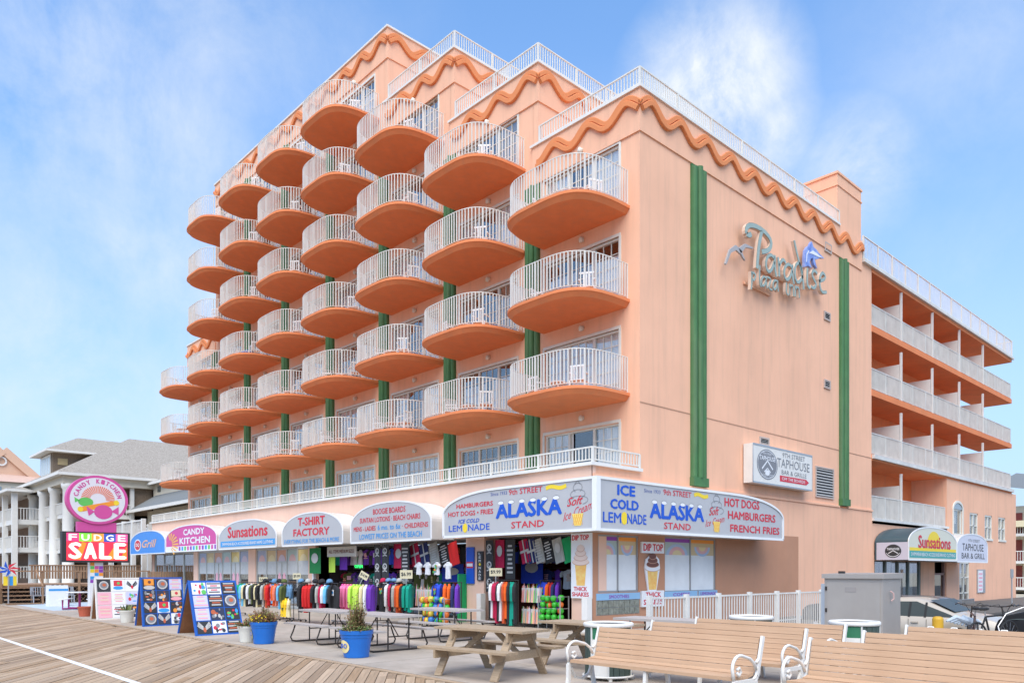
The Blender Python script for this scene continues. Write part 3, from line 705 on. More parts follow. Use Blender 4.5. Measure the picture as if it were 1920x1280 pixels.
# inn side windows (snack counter)
for (a, b, z0, z1) in WIN_R:
    f = MB(); f.box(-.08, 0, a, a+.05, z0, z1); f.box(-.08, 0, b-.05, b, z0, z1); f.box(-.08, 0, (a+b)/2-.02, (a+b)/2+.02, z0, z1); f.box(-.08, 0, a+.05, b-.05, z0, z0+.05); f.box(-.08, 0, a+.05, b-.05, z1-.05, z1)
    s_ = f.build('snack_window', mat('grey_frame', (.3, .3, .3), .5), H)
    m2 = (a+b)/2
    for j, (p, q) in enumerate(((a+.05, m2-.02), (m2+.02, b-.05))):
        B(-.05, -.04, p, q, z0+.05, z1-.05).build('pane', SHOPG, s_)
        B(-.038, -.036, p, q, z0+.05, z1-.5).build('blind_sheet', mat('pale_blind', (.74, .75, .74), .5, var=.06, scale=2), s_)  # pale blind put outside the glass and whitened to offset the shade
        B(-.035, -.033, p, q, z1-.16, z1-.05).build('window_graphic', [PURP, ORG][j], s_)
        B(-.035, -.033, p, q, z1-.55, z1-.16).build('window_graphic', [mat('faded_teal', (.42, .52, .50), .7), mat('faded_yellow', (.62, .48, .28), .7)][j], s_)
        cu = (p+q)/2; r0 = (q-p)*.42
        for t_, (m3, kk) in enumerate([(mat('faded_blue2', (.40, .52, .70), .7), 1), (mat('faded_rose2', (.72, .42, .42), .7), .75), (mat('faded_amber2', (.75, .62, .35), .7), .45)]):
            w_ = MB()
            if j == 0: w_.poly(RT(-.03), ell(cu, z1-.55, r0*kk, .34*kk, 14, 0, 180), .002*t_)
            else: w_.poly(RT(-.03), ell(cu, z1-.28, r0*kk*.8, .3*kk, 14, 180, 360), .002*t_)
            w_.build('window_graphic_arc', m3, s_)
wb = MAT = mat('pale_blue_band', (.26, .46, .66), .5)
for (a, b, s_) in ((-1.99, -.06, 'SMOOTHIES'), (1.15, 2.9, 'COFFEE'), (2.98, 4.05, 'LEMONADE')):
    o = B(.03, .06, a, b, .84, 1.03).build('counter_band', wb, H); text(s_, RT(.06), ((a+b)/2-.45, (a+b)/2+.45, .88, .98), .003, PURP, o, .03)
gbm = glass('glass_block_glass', (.5, .52, .46), .25, .15); gf = B(-.0, .032, -1.99, -.06, .42, .83).build('glass_block_panel', mat('mortar_grey', (.35, .34, .3), .8), H)
for j in range(8):
    for i in range(2): 
        a = -1.97+.2375*j; z = .43+.2*i; B(.032, .05, a+.012, a+.225, z+.01, z+.188).build('glass_block', mat('glass_block_grey', (.22, .23, .19), .15, var=.35, scale=9), gf)

# ================================================================ SIGNS ON THE HOTEL
def lemon(mb, fr, cu, cv, r, off, mi): mb.poly(fr, ell(cu, cv, r*.8, r, 16), off, 0, mi)
def snowcap(mb, fr, u, v, w, off, mi, ml):
    mb.poly(fr, ell(u, v, w, w*.42, 12), off, 0, mi); pts = ell(u, v, w, w*.5, 12, 0, 180)
    stroke(mb, fr, pts, .006, off+.001, 0, ml)
def cone(mb, fr, u, v0, v1, v2, w, off, mc, mw, ml, choc=None):
    """waffle cone from v0 to v1, swirl v1..v2"""
    O = off; mb.poly(fr, [(u-w*.3, v0), (u+w*.3, v0), (u+w*.42, v1-.02), (u+w*.5, v1), (u-w*.5, v1), (u-w*.42, v1-.02)], O, 0, mc)
    hh = v2-v1; n = 4
    for j in range(n):
        ww = w*.62*(1-j/n*.72); vv = v1 + hh*(j+.45)/(n+.4); mb.poly(fr, ell(u, vv, ww, hh/n*.72, 14), O+.002+.001*j, 0, (choc if choc is not None and j >= 1 else mw)); 
        stroke(mb, fr, ell(u, vv, ww, hh/n*.72, 12, 180, 360), .008, O+.0025+.001*j, 0, ml)
    mb.poly(fr, [(u-w*.14, v2-hh*.2), (u+w*.16, v2-hh*.2), (u+.01, v2)], O+.007, 0, (choc if choc is not None else mw))
def alaska(root, fr, T_, U0, U1, mirrored):
    for s_, bx, m, bo, sh in T_: text(s_, fr, bx, .02, m, root, bo, sh)
# the corner sign: two boards joined at the corner
SG = thing('corner_sign', 'white wraparound snack stand board with blue Alaska lettering at the hotel corner', 'sign', (0, -2.5, 2.7))
so = (0, -2.5, 2.7)
def arch_pts(u0, u1, zb, zs, zt, left=True, right=True, n=14, flat=.5):
    L = (u1-u0)*flat; p = [(u0, zb), (u1, zb)]
    if right: p += [(u1-L + L*math.cos(math.pi/2*i/n)**.9, zs+(zt-zs)*math.sin(math.pi/2*i/n)) for i in range(n+1)]
    else: p += [(u1, zt)]
    if left: p += [(u0+L - L*math.sin(math.pi/2*i/n)**.9 if i else u0+L, zs+(zt-zs)*math.cos(math.pi/2*i/n)) for i in range(n+1)]
    else: p += [(u0, zt)]
    return p
F1, R1 = FR(-3.1), RT(1.0)
ptsF = arch_pts(-5.35, .94, 2.72, 3.42, 4.06, True, False, flat=.42); ptsR = arch_pts(-3.04, 6.63, 2.72, 3.40, 4.06, False, True, flat=.34)
m_ = MB(); m_.poly(F1, ptsF, 0, .08); m_.poly(R1, ptsR, 0, .08); m_.build('sign_board', SIGNW, SG, so)
m_ = MB()
for fr, pts in ((F1, ptsF), (R1, ptsR)):
    q = pts + [pts[0]]
    for a, b in zip(q[:-1], q[1:]): stroke(m_, fr, [a, b], .035, .03, .05)
m_.box(.9, 1.06, -3.16, -3.0, 2.69, 4.09); m_.build('sign_frame', SIGNF, SG, so)
m_ = MB(); m_.box(-5.3, .95, -3.02, -2.16, 2.72, 2.76); m_.box(.04, .93, -2.16, 6.55, 2.72, 2.76); m_.box(-2.6, .9, -3.02, -2.27, 4.0, 4.04); m_.box(.04, .93, -2.1, 4.2, 3.98, 4.02); m_.add([(.04, 6.55, 2.74), (.93, 6.55, 2.74), (.93, 6.55, 3.4), (.04, 6.55, 3.4)], [(0, 1, 2, 3), (3, 2, 1, 0)])
m_.box(-5.35, -5.3, -3.02, -2.16, 2.72, 3.42); m_.build('sign_soffit', VINYL, SG, so)
def T1(s_, fr, b, m, bo=.03, sh=0, tilt=0, sp=1): return text(s_, fr, b, .006, m, SG, bo, sh, sp, tilt=tilt, origin=so)
T1('Since 1933', F1, (-3.09, -2.38, 3.86, 3.96), NAVY, .01); T1('9th STREET', F1, (-2.3, -.94, 3.83, 3.99), RED, .015)
T1('ALASKA', F1, (-2.87, -.2, 3.17, 3.64), BLUE, .055); T1('HAMBURGERS', F1, (-4.7, -2.99, 3.58, 3.72), RED, .04); T1('HOT DOGS • FRIES', F1, (-5.11, -2.98, 3.34, 3.49), RED, .03)
T1('ICE COLD', F1, (-4.61, -3.61, 3.12, 3.24), BLUE, .03, .3); T1('LEM', F1, (-5.08, -4.42, 2.88, 3.07), BLUE, .02); T1('NADE', F1, (-4.13, -3.14, 2.88, 3.07), BLUE, .02); T1('STAND', F1, (-2.2, -.88, 2.87, 3.06), RED, .02)
T1('Soft', F1, (-.02, .54, 3.38, 3.61), RED, .015, .4, .05); T1('Ice Cream', F1, (-.16, .88, 3.12, 3.34), RED, .012, .4, .3)
T1('ICE', R1, (-2.27, -1.5, 3.65, 3.94), BLUE, .06); T1('COLD', R1, (-2.56, -1.35, 3.28, 3.55), BLUE, .06); T1('LEM', R1, (-2.85, -2.1, 2.92, 3.19), BLUE, .025); T1('NADE', R1, (-1.86, -1.01, 2.92, 3.19), BLUE, .025)
T1('Since 1933', R1, (-1.11, -.37, 3.81, 3.91), NAVY, .01); T1('9th STREET', R1, (-.23, 1.15, 3.80, 3.96), RED, .015); T1('ALASKA', R1, (-.87, 1.82, 3.11, 3.58), BLUE, .055); T1('STAND', R1, (-.2, 1.12, 2.84, 3.03), RED, .02)
T1('Soft', R1, (2.09, 2.62, 3.35, 3.6), RED, .015, .4, .05); T1('Ice Cream', R1, (1.89, 2.94, 3.07, 3.28), RED, .012, .4, .2)
T1('HOT DOGS', R1, (2.94, 5.06, 3.66, 3.93), RED, .04); T1('HAMBURGERS', R1, (3.14, 6.12, 3.28, 3.54), RED, .04); T1('FRENCH FRIES', R1, (3.27, 6.39, 2.88, 3.12), RED, .04)
gm = MB()
for fr, cu, cv, r_ in ((F1, -4.28, 2.97, .14), (R1, -1.97, 3.055, .17)): lemon(gm, fr, cu, cv, r_, .007, 0)
for fr, u0, u1, v0, v1 in ((F1, -.81, -.05, 3.81, 4.0), (R1, 1.29, 2.03, 3.78, 4.0)):
    P = [(u0+(u1-u0)*i/8, (v0+v1)/2+.035*math.sin(i*.8)+.02*(i/8)) for i in range(9)]; stroke(gm, fr, P, .055, .007, 0, 0)
for fr, u, w in ((F1, .36, .36), (R1, 2.5, .4)):
    gm.poly(fr, [(u-.12, 2.84), (u+.12, 2.84), (u+.2, 3.16), (u-.2, 3.16)], .007, 0, 1)
    for j in range(-2, 3): stroke(gm, fr, [(u+j*.06-.05, 2.86), (u+j*.07+.05, 3.14)], .006, .0085, 0, 2); stroke(gm, fr, [(u+j*.06+.05, 2.86), (u+j*.07-.05, 3.14)], .006, .0087, 0, 2)
    for j in range(3):
        ww = w*(1-.28*j); vv = 3.5+.17*j; stroke(gm, fr, ell(u, vv, ww, .12, 14, -60, 240), .007, .0072, 0, 3)
    stroke(gm, fr, [(u-.1, 3.95), (u, 4.03), (u+.08, 3.93)], .007, .0072, 0, 3)
for fr, u0, u1, v in ((F1, -2.87, -.2, 3.63), (R1, -.87, 1.82, 3.57)):
    for j in range(6): snowcap(gm, fr, u0+(u1-u0)*(j+.5)/6, v+.0, .12, .0085, 4, 3)
gm.build('sign_artwork', [YEL, mat('cone_yellow', (.85, .66, .15), .5), ORG, GRY, WPR], SG, so)

def awning(name, label, fr, u0, u1, zb, zs, zt, depth, face, skin, trim=SIGNF, flat=.48, sidem=None):
    O, U, V, Nn = fr; base = O + U*((u0+u1)/2) + V*zb - Nn*depth*.5; root = thing(name, label, 'awning', base)
    pts = arch_pts(u0, u1, zb, zs, zt, flat=flat); root['o'] = 0; del root['o']
    m_ = MB(); m_.poly(fr, pts, 0, .04); m_.build('front_panel', face, root, base)
    m_ = MB(); P = pts; n = len(P); F = [O+U*u+V*v-Nn*.04 for u, v in P]; K = [p - Nn*(depth-.05) for p in F]
    m_.add(F+K, [(i, (i+1) % n, (i+1) % n+n, i+n) for i in range(1, n)] + [(0, n, n+1, 1)], 0)
    m_.build('canopy', skin, root, base)
    m_ = MB()
    q = pts + [pts[0]]
    for a, b in zip(q[:-1], q[1:]): stroke(m_, fr, [a, b], .028, .012, .03)
    m_.build('edge_piping', trim, root, base)
    return root, base
def AT(rb, s_, fr, b, m, bo=.03, sh=0, sp=1, off=.006): return text(s_, fr, b, off, m, rb[0], bo, sh, sp, origin=rb[1])
A = awning('awning', 'white arched awning listing boogie boards, suntan lotions and beach chairs', F1, -10.92, -6.0, 2.68, 3.26, 4.04, .95, SIGNW, VINYL)
AT(A, 'BOOGIE BOARDS', F1, (-9.42, -7.43, 3.65, 3.85), RED, .022); AT(A, 'SUNTAN LOTIONS · BEACH CHAIRS', F1, (-10.29, -6.59, 3.38, 3.56), RED, .022); AT(A, 'MENS - LADIES', F1, (-10.71, -9.25, 3.09, 3.26), RED, .022)
AT(A, '6 mo. to 6x', F1, (-9.12, -7.72, 3.09, 3.28), LBLUE, .02); AT(A, '· CHILDRENS', F1, (-7.62, -6.16, 3.09, 3.26), RED, .022); AT(A, 'LOWEST PRICES ON THE BEACH', F1, (-10.32, -6.5, 2.79, 2.98), LBLUE, .02)
A = awning('awning', 'white arched awning with red T-shirt factory lettering', F1, -16.42, -11.5, 2.7, 3.16, 3.98, .95, SIGNW, VINYL)
AT(A, 'T-SHIRT', F1, (-15.02, -12.82, 3.48, 3.82), RED, .05); AT(A, 'FACTORY', F1, (-15.41, -12.47, 3.06, 3.37), RED, .05); AT(A, 'EVERYTHING FOR THE BEACH & MORE', F1, (-16.2, -11.76, 2.78, 2.95), LBLUE, .02)
A = awning('awning', 'white arched awning with red Sunsations lettering above a blue strip', F1, -23.05, -16.95, 2.7, 3.15, 3.98, .95, SIGNW, VINYL)
AT(A, 'Sunsations', F1, (-22.01, -17.78, 3.2, 3.74), RED, .045); m_ = B(-22.84, -17.08, -3.104, -3.1, 2.80, 3.06).build('blue_strip', LBLUE, A[0], A[1]); AT(A, 'SWIMWEAR·BEACH ACCESSORIES·BRAND NAME CLOTHING', F1, (-22.65, -17.25, 2.86, 3.0), WPR, .02, off=.009)
A = awning('awning', 'pink arched awning with white Candy Kitchen lettering and orange sunburst', F1, -30.35, -23.35, 2.7, 3.36, 4.05, .95, MAG, VINYL)
B(-30.33, -23.37, -3.104, -3.1, 2.7, 2.98).build('striped_hem', WPR, A[0], A[1])
for j in range(13): B(-28.4+j*.4, -28.15+j*.4, -3.107, -3.104, 2.74, 2.95).build('hem_stripe', [PURP, LBLUE, GRN, MAG][j % 4], A[0], A[1])
AT(A, 'CANDY', F1, (-27.74, -24.86, 3.53, 3.86), WPR, .06); AT(A, 'KITCHEN', F1, (-28.28, -24.14, 3.07, 3.42), WPR, .06)
m_ = MB()
for j in range(9):
    a = R(-60+j*20); cu, cv = -29.7, 3.1; m_.poly(F1, [(cu+.25*math.cos(a-.12)*1.3, cv+.25*math.sin(a-.12)), (cu+1.25*math.cos(a-.08), cv+.62*math.sin(a-.08)), (cu+1.25*math.cos(a+.08), cv+.62*math.sin(a+.08)), (cu+.25*math.cos(a+.12)*1.3, cv+.25*math.sin(a+.12))], .008)
m_.build('sunburst', mat('sunburst_orange', (.85, .45, .1), .5), A[0], A[1])
A = awning('awning', 'blue arched awning with a red oval logo at the far left end', F1, -36.6, -30.5, 2.66, 3.3, 4.0, .95, mat('sky_blue_vinyl', (.06, .26, .68), .5, var=.06), VINYL)
m_ = MB(); m_.poly(F1, ell(-35.2, 3.2, .62, .36, 20), .008, 0, 0); m_.poly(F1, ell(-35.2, 3.2, .52, .29, 20), .010, 0, 1); m_.build('oval_logo', [WPR, RED], A[0], A[1])
AT(A, 'DQ', F1, (-35.55, -34.85, 3.08, 3.32), WPR, .05, off=.012); AT(A, 'Grill', F1, (-34.4, -31.9, 3.02, 3.48), ORL, .04, .35, off=.008)
# side-street awnings
RS = RT(1.45)
A = awning('awning', 'arched side awning with red Sunsations lettering over a yellow sun and dark green roof', RS, 16.75, 22.85, 2.14, 2.9, 3.62, 1.42, mat('cream_vinyl', (.66, .64, .52), .5), mat('dark_teal_vinyl', (.05, .085, .10), .4))
sr = (RS[0], RS[1], RS[2], RS[3]); 
m_ = MB(); m_.poly(RS, ell(19.8, 2.75, .9, .7, 16, 0, 180), .006); m_.build('sun_motif', YEL, A[0], A[1]); B(1.456, 1.458, 16.85, 22.75, 2.24, 2.54).build('teal_strip', TEAL, A[0], A[1]); B(1.456, 1.4575, 16.85, 22.75, 2.54, 2.68).build('yellow_strip', YEL, A[0], A[1])
AT(A, 'Sunsations', RS, (17.85, 22.0, 2.66, 3.24), RED, .045, off=.01); AT(A, 'SWIMWEAR·BEACH ACCESSORIES·BRAND CLOTHING', RS, (17.0, 22.6, 2.31, 2.47), WPR, .02, off=.012)
FS = FR(16.73); B(.12, 1.44, 16.735, 16.75, 2.14, 2.9).build('side_panel', mat('lilac_vinyl', (.55, .52, .58), .5), A[0], A[1])
m_ = MB(); m_.poly(FS, ell(.82, 2.52, .34, .29, 22), .003); m_.build('oval_logo', BLK, A[0], A[1]); AT(A, 'TAPHOUSE', FS, (.56, 1.08, 2.56, 2.66), WPR, .02, off=.006)
m_ = MB(); stroke(m_, FS, [(.62, 2.42), (.82, 2.54), (1.02, 2.42)], .015, .006); stroke(m_, FS, ell(.82, 2.52, .29, .24, 20, 200, 340), .012, .006); m_.build('logo_mark', WPR, A[0], A[1])
A = awning('awning', 'small white arched side awning with dark Taphouse Bar & Grill lettering', RS, 22.95, 27.7, 2.1, 2.9, 3.5, 1.42, mat('pale_lilac_vinyl', (.62, .62, .68), .5, var=.05), VINYL)
AT(A, '9TH STREET', RS, (24.6, 26.4, 3.1, 3.25), GRY, .0); AT(A, 'TAPHOUSE', RS, (23.7, 27.0, 2.66, 3.02), BLK, .01); AT(A, 'BAR & GRILL', RS, (23.6, 27.2, 2.27, 2.55), BLK, .01)
# taphouse box sign
TH = thing('taphouse_sign', 'white box sign with round dark logo and red arrow on the side wall', 'sign', (0, 7.9, 4.68)); to = (0, 7.9, 4.68)
B(.04, .38, 5.72, 10.1, 4.68, 6.02).build('sign_box', WHITE, TH, to); RB = RT(.38)
m_ = MB(); stroke(m_, RB, [(5.74, 4.7), (10.08, 4.7), (10.08, 6.0), (5.74, 6.0), (5.74, 4.7)], .03, .012, .01); m_.build('sign_frame', GALV, TH, to)
m_ = MB(); m_.poly(RB, ell(6.72, 5.37, .72, .53, 32), .004, 0, 0); stroke(m_, RB, ell(6.72, 5.37, .66, .48, 32, 0, 359), .01, .006, 0, 1)
stroke(m_, RB, [(6.35, 5.2), (6.72, 5.5), (7.1, 5.22)], .03, .006, 0, 1); stroke(m_, RB, [(6.5, 5.1), (6.72, 5.24), (6.95, 5.1)], .02, .006, 0, 1); m_.poly(RB, ell(6.72, 5.08, .16, .1, 12), .006, 0, 1); m_.build('round_logo', [GRY, WPR], TH, to)
def T2(s_, b, m, bo=.01): return text(s_, RB, b, .007, m, TH, bo, origin=to)
T2('TAPHOUSE', (6.18, 7.26, 5.5, 5.66), WPR, .03); T2('9TH STREET', (6.38, 7.05, 5.7, 5.78), WPR); T2('ROCKY · CITY', (6.3, 7.15, 4.93, 5.03), WPR)
T2('9TH STREET', (7.79, 9.5, 5.73, 5.90), GRY, 0); T2('TAPHOUSE', (7.4, 9.86, 5.36, 5.68), GRY, .01); T2('BAR & GRILLE', (7.73, 9.62, 5.12, 5.28), GRY, 0)
m_ = MB(); m_.poly(RB, [(7.6, 4.86), (9.6, 4.86), (9.82, 4.965), (9.6, 5.07), (7.6, 5.07)], .006); m_.build('red_arrow', RED, TH, to); text('OFF THE BOARDS', RB, (7.75, 9.5, 4.91, 5.02), .009, WPR, TH, .01, origin=to)
# the big script letters
PS = thing('hotel_name_sign', 'large raised teal grey script letters spelling Paradise plaza inn high on the side wall', 'sign', (0, 8, 11.5)); po = (0, 8, 11.5)
LF = mat('letter_face', (.33, .41, .36), .5, var=.06, scale=4); LS = mat('letter_return', (.70, .52, .40), .5); LD = mat('letter_edge', (.08, .14, .12), .5); RP = RT(.34)
def letter_strokes(lst, w, name='letter'):
    m_ = MB()
    for pts in lst:
        d = [pts[0]]
        for a, b in zip(pts[:-1], pts[1:]):
            d += [(a[0]+(b[0]-a[0])*t, a[1]+(b[1]-a[1])*t) for t in (.5, 1)]
        sm = [d[0]] + [((d[i-1][0]+2*d[i][0]+d[i+1][0])/4, (d[i-1][1]+2*d[i][1]+d[i+1][1])/4) for i in range(1, len(d)-1)] + [d[-1]]
        L, Rr = band(sm, w)
        stroke(m_, RP, sm, w+.014, -.012, .11, 1, 2); stroke(m_, RP, sm, w, .0, .01, 0)
    return m_.build(name, [LF, LD, LS], PS, po)
def glyph(shape, u, v, su, sv): return [[(u+x*su, v+y*sv) for x, y in s_] for s_ in shape]
G = {
 'P': [[(.42, 0), (.45, .3), (.50, .62), (.60, .93)], [(.02, .72), (.0, .84), (.12, .96), (.4, 1.0), (.75, .95), (.97, .82), (.98, .66), (.85, .52), (.6, .44)], [(.02, .72), (.12, .70), (.2, .76)]],
 'a': [[(.78, .8), (.5, .95), (.15, .7), (.08, .3), (.3, .05), (.6, .25), (.78, .65)], [(.82, .95), (.80, .4), (.95, .02)]],
 'r': [[(.2, .95), (.3, .5), (.3, .02)], [(.3, .55), (.5, .85), (.75, .95), (.9, .8)]],
 'd': [[(.1, 1.75), (.3, 1.3), (.6, .8), (.85, .3), (.95, -.25)], [(.85, .45), (.6, .9), (.25, .75), (.1, .3), (.35, -.1), (.7, .1), (.88, .35)]],
 'i': [[(.5, .95), (.45, .4), (.5, .05), (.8, .0)]],
 's': [[(.8, .85), (.5, 1.0), (.2, .75), (.45, .5), (.75, .3), (.5, .02), (.15, .1)]],
 'e': [[(.1, .5), (.5, .6), (.8, .8), (.5, 1.0), (.2, .75), (.15, .3), (.4, .0), (.85, .12)]],
 'p': [[(.2, 1.0), (.25, .4), (.15, -.45)], [(.2, .8), (.55, 1.0), (.8, .7), (.55, .3), (.25, .4)]], 'l': [[(.5, 1.7), (.45, .8), (.55, .05), (.75, .05)]],
 'z': [[(.1, .95), (.8, .9), (.15, .05), (.85, .0)]], 'n': [[(.2, .95), (.2, .02)], [(.2, .6), (.5, .95), (.8, .75), (.85, .02)]]}
SLP = -.0
def slope(g, k=.085): return [[(x, y+(x-5.35)*k) for x, y in st_] for st_ in g]
for ch, u, v, su, sv, w in (('P', 5.38, 12.0, 1.75, 1.45, .075), ('a', 6.62, 11.95, .88, .78, .052), ('r', 7.42, 11.97, .78, .74, .052), ('a', 7.92, 11.9, .88, .74, .052), ('d', 8.68, 12.05, .88, .84, .052), ('i', 9.5, 11.97, .62, .76, .052), ('s', 9.98, 11.98, .78, .76, .052), ('e', 10.66, 11.95, .88, .84, .052)):
    letter_strokes(slope(glyph(G[ch], u, v, su, sv)), w)
uu = 5.66
for ch in 'plaza': letter_strokes(slope(glyph(G[ch], uu, 11.40, .46, .43), .1), .030); uu += .40 if ch != 'l' else .30
uu = 7.95
for ch in 'inn': letter_strokes(slope(glyph(G[ch], uu, 11.40, .48, .45), .1), .030); uu += .38 if ch == 'i' else .44
B(.02, .08, 5.75, 7.5, 11.52, 11.6).build('mounting_rail', STUCCO, PS, po); B(.02, .08, 6.6, 9.4, 12.27, 12.34).build('mounting_rail', STUCCO, PS, po)
m_ = MB(); fish = [(9.5, 12.95), (9.48, 13.35), (9.55, 13.75), (9.8, 14.02), (10.0, 14.12), (10.2, 14.38), (10.38, 14.16), (10.7, 14.12), (10.95, 14.02), (11.5, 13.92), (11.0, 13.8), (10.75, 13.66), (10.5, 13.62), (10.62, 13.4), (10.75, 13.2), (10.4, 13.32), (10.3, 13.6), (10.1, 13.5), (9.98, 13.3), (10.2, 13.1), (9.8, 13.08)]
fish = [(10.35+(u-10.35)*.8, 13.62+(v-13.62)*.78) for u, v in fish]; m_.poly(RT(.3), fish, 0, .1, 0); m_.build('marlin_figure', mat('marlin_blue', (.10, .17, .52), .4, col2=(.35, .45, .75), scale=4), PS, po)
m_ = MB(); m_.poly(RT(.3), [(10.0, 13.7), (10.3, 13.88), (10.7, 13.86), (11.1, 13.82), (10.7, 13.76), (10.3, 13.74)], .012, .01); stroke(m_, RT(.3), [(9.78, 13.3), (9.82, 13.6), (9.98, 13.78)], .02, .012, .01); m_.build('marlin_belly', WPR, PS, po)
m_ = MB(); stroke(m_, RT(.3), [(4.18, 11.7), (4.45, 12.2), (4.8, 12.42), (5.05, 12.38), (5.4, 12.66), (5.9, 12.72)], [.03, .06, .08, .1, .06, .02], 0, .06); m_.poly(RT(.3), [(4.95, 12.45), (5.25, 12.2), (5.4, 12.15), (5.15, 12.42)], 0, .06); m_.build('gull_figure', mat('gull_grey', (.40, .38, .37), .6), PS, po)
# snack signs
DT = thing('ice_cream_sign', 'tall white dip top sign with vanilla cone on the corner pillar', 'sign', (-.3, -2.2, .9)); do = (-.3, -2.2, .9); FD = FR(-2.25)
B(-.66, .05, -2.25, -2.16, .9, 2.7).build('sign_panel', WPR, DT, do); m_ = MB(); cone(m_, FD, -.3, 1.25, 1.85, 2.4, .5, .004, 0, 1, 2); m_.build('cone_picture', [mat('cone_amber', (.80, .38, .08), .6, col2=(.85, .62, .2), scale=9), mat('vanilla', (.80, .62, .52), .6), mat('swirl_line', (.55, .3, .2), .6)], DT, do)
for s_, b in (('DIP TOP', (-.62, .0, 2.5, 2.65)), ('THICK', (-.56, -.06, 1.1, 1.22)), ('SHAKES', (-.62, .0, .95, 1.07))): text(s_, FD, b, .004, RED, DT, .04, origin=do)
DT = thing('ice_cream_sign', 'dip top sign with chocolate cone between the snack windows', 'sign', (.03, .5, .6)); do = (.03, .5, .6); FD = RT(.1)
B(.035, .1, -.02, 1.06, 2.18, 2.51).build('sign_panel', WPR, DT, do); B(.035, .1, -.02, 1.06, .6, 1.07).build('sign_panel', WPR, DT, do)
m_ = MB(); m_.poly(RT(.08), [(.3, 1.05), (.7, 1.05), (.88, 1.75), (.84, 2.0), (.55, 2.2), (.2, 2.0), (.14, 1.75)], 0, .04, 0); cone(m_, RT(.08), .51, 1.1, 1.68, 2.2, .6, .004, 1, 0, 3, 2); m_.build('cone_picture', [WPR, MATS['cone_amber'], BRN, MATS['swirl_line']], DT, do)
for s_, b in (('DIP TOP', (.04, 1.0, 2.24, 2.46)), ('THICK', (.15, .9, .88, 1.03)), ('SHAKES', (.05, .98, .66, .82))): text(s_, FD, b, .004, RED, DT, .04, origin=do)
LS_ = thing('lemonade_sign', 'narrow black sign with vertical lemonade lettering on the storefront pillar', 'sign', (-4.65, -2.2, 1.35)); lo = (-4.65, -2.2, 1.35)
B(-4.78, -4.5, -2.2, -2.15, 1.35, 2.28).build('sign_panel', BLK, LS_, lo)
for j, ch in enumerate('LEM●NADE'):
    z = 2.2-j*.112
    if ch == '●': m_ = MB(); m_.poly(FR(-2.2), ell(-4.64, z, .05, .045, 10), .004); m_.build('lemon_picture', YEL, LS_, lo)
    else: text(ch, FR(-2.2), (-4.69, -4.59, z-.04, z+.04), .004, WPR, LS_, .03, origin=lo)
bb = thing('display_board', 'blue panel with white marks hung left of the lemonade sign', 'display board', (-5.1, -2.2, 1.2)); bo_ = (-5.1, -2.2, 1.2)
B(-5.32, -4.95, -2.2, -2.15, 1.25, 2.42).build('panel', BLUE, bb, bo_); B(-5.3, -4.97, -2.204, -2.201, 1.75, 1.95).build('picture', RED, bb, bo_); B(-5.28, -4.99, -2.207, -2.205, 1.8, 1.9).build('picture_stripe', WPR, bb, bo_)
cs = thing('canopy_sign', 'long off white banner under the awnings at the shop entrance', 'sign', (-13.6, -2.3, 2.2)); co = (-13.6, -2.3, 2.2)
B(-14.0, -11.8, -2.34, -2.3, 2.22, 2.62).build('banner', mat('offwhite_banner', (.55, .52, .46), .7), cs, co); text('ALL ITEMS MEDIUM SIZES', FR(-2.34), (-13.85, -11.95, 2.36, 2.5), .004, BRN, cs, .03, origin=co)
op = thing('open_sign', 'small green lit sign hanging inside the shop entrance', 'sign', (-11.9, -1.4, 1.8)); oo = (-11.9, -1.4, 1.8)
B(-13.5, -12.7, -1.42, -1.38, 1.72, 1.98).build('sign_panel', BLK, op, oo); text('OPEN', FR(-1.42), (-13.4, -12.8, 1.78, 1.92), .005, mat('lit_green', (.03, .8, .15), .5, emit=1.2), op, .02, origin=oo)

# ================================================================ BALCONY CHAIRS
def chair_mb():
    m = MB(); m.box(-.22, .22, -.22, .22, .38, .40); m.box(-.22, .22, .19, .22, .77, .82)
    for j in range(5): m.box(-.2+j*.093, -.17+j*.093, .2, .212, .40, .77)
    for x in (-.24, .21):
        for y in (-.22, .19): m.box(x, x+.03, y, y+.03, 0, .38)
        m.box(x-.01, x+.04, -.22, .2, .60, .63); m.box(x, x+.03, -.22, -.19, .41, .6)
    return m
ch0 = chair_mb().build('balcony_chair', PLASTW); tag(ch0, 'white plastic armchair on a hotel balcony behind the white railing', 'chair', 'white plastic chairs on the hotel balconies')
ct0 = MB().lathe([(.0, .46), (.27, .46), (.28, .49), (0, .49)], n=10, cap=False)
for q in range(4): ct0.box(.15*math.cos(q*1.57+.8)-.015, .15*math.cos(q*1.57+.8)+.015, .15*math.sin(q*1.57+.8)-.015, .15*math.sin(q*1.57+.8)+.015, 0, .46)
ct0 = ct0.build('balcony_table', PLASTW); tag(ct0, 'small round white plastic table on a hotel balcony', 'table', 'small white tables on the hotel balconies')
br = random.Random(8); f1 = True
ORD0 = ['first', 'second', 'third', 'fourth', 'fifth', 'sixth', 'seventh', 'eighth']
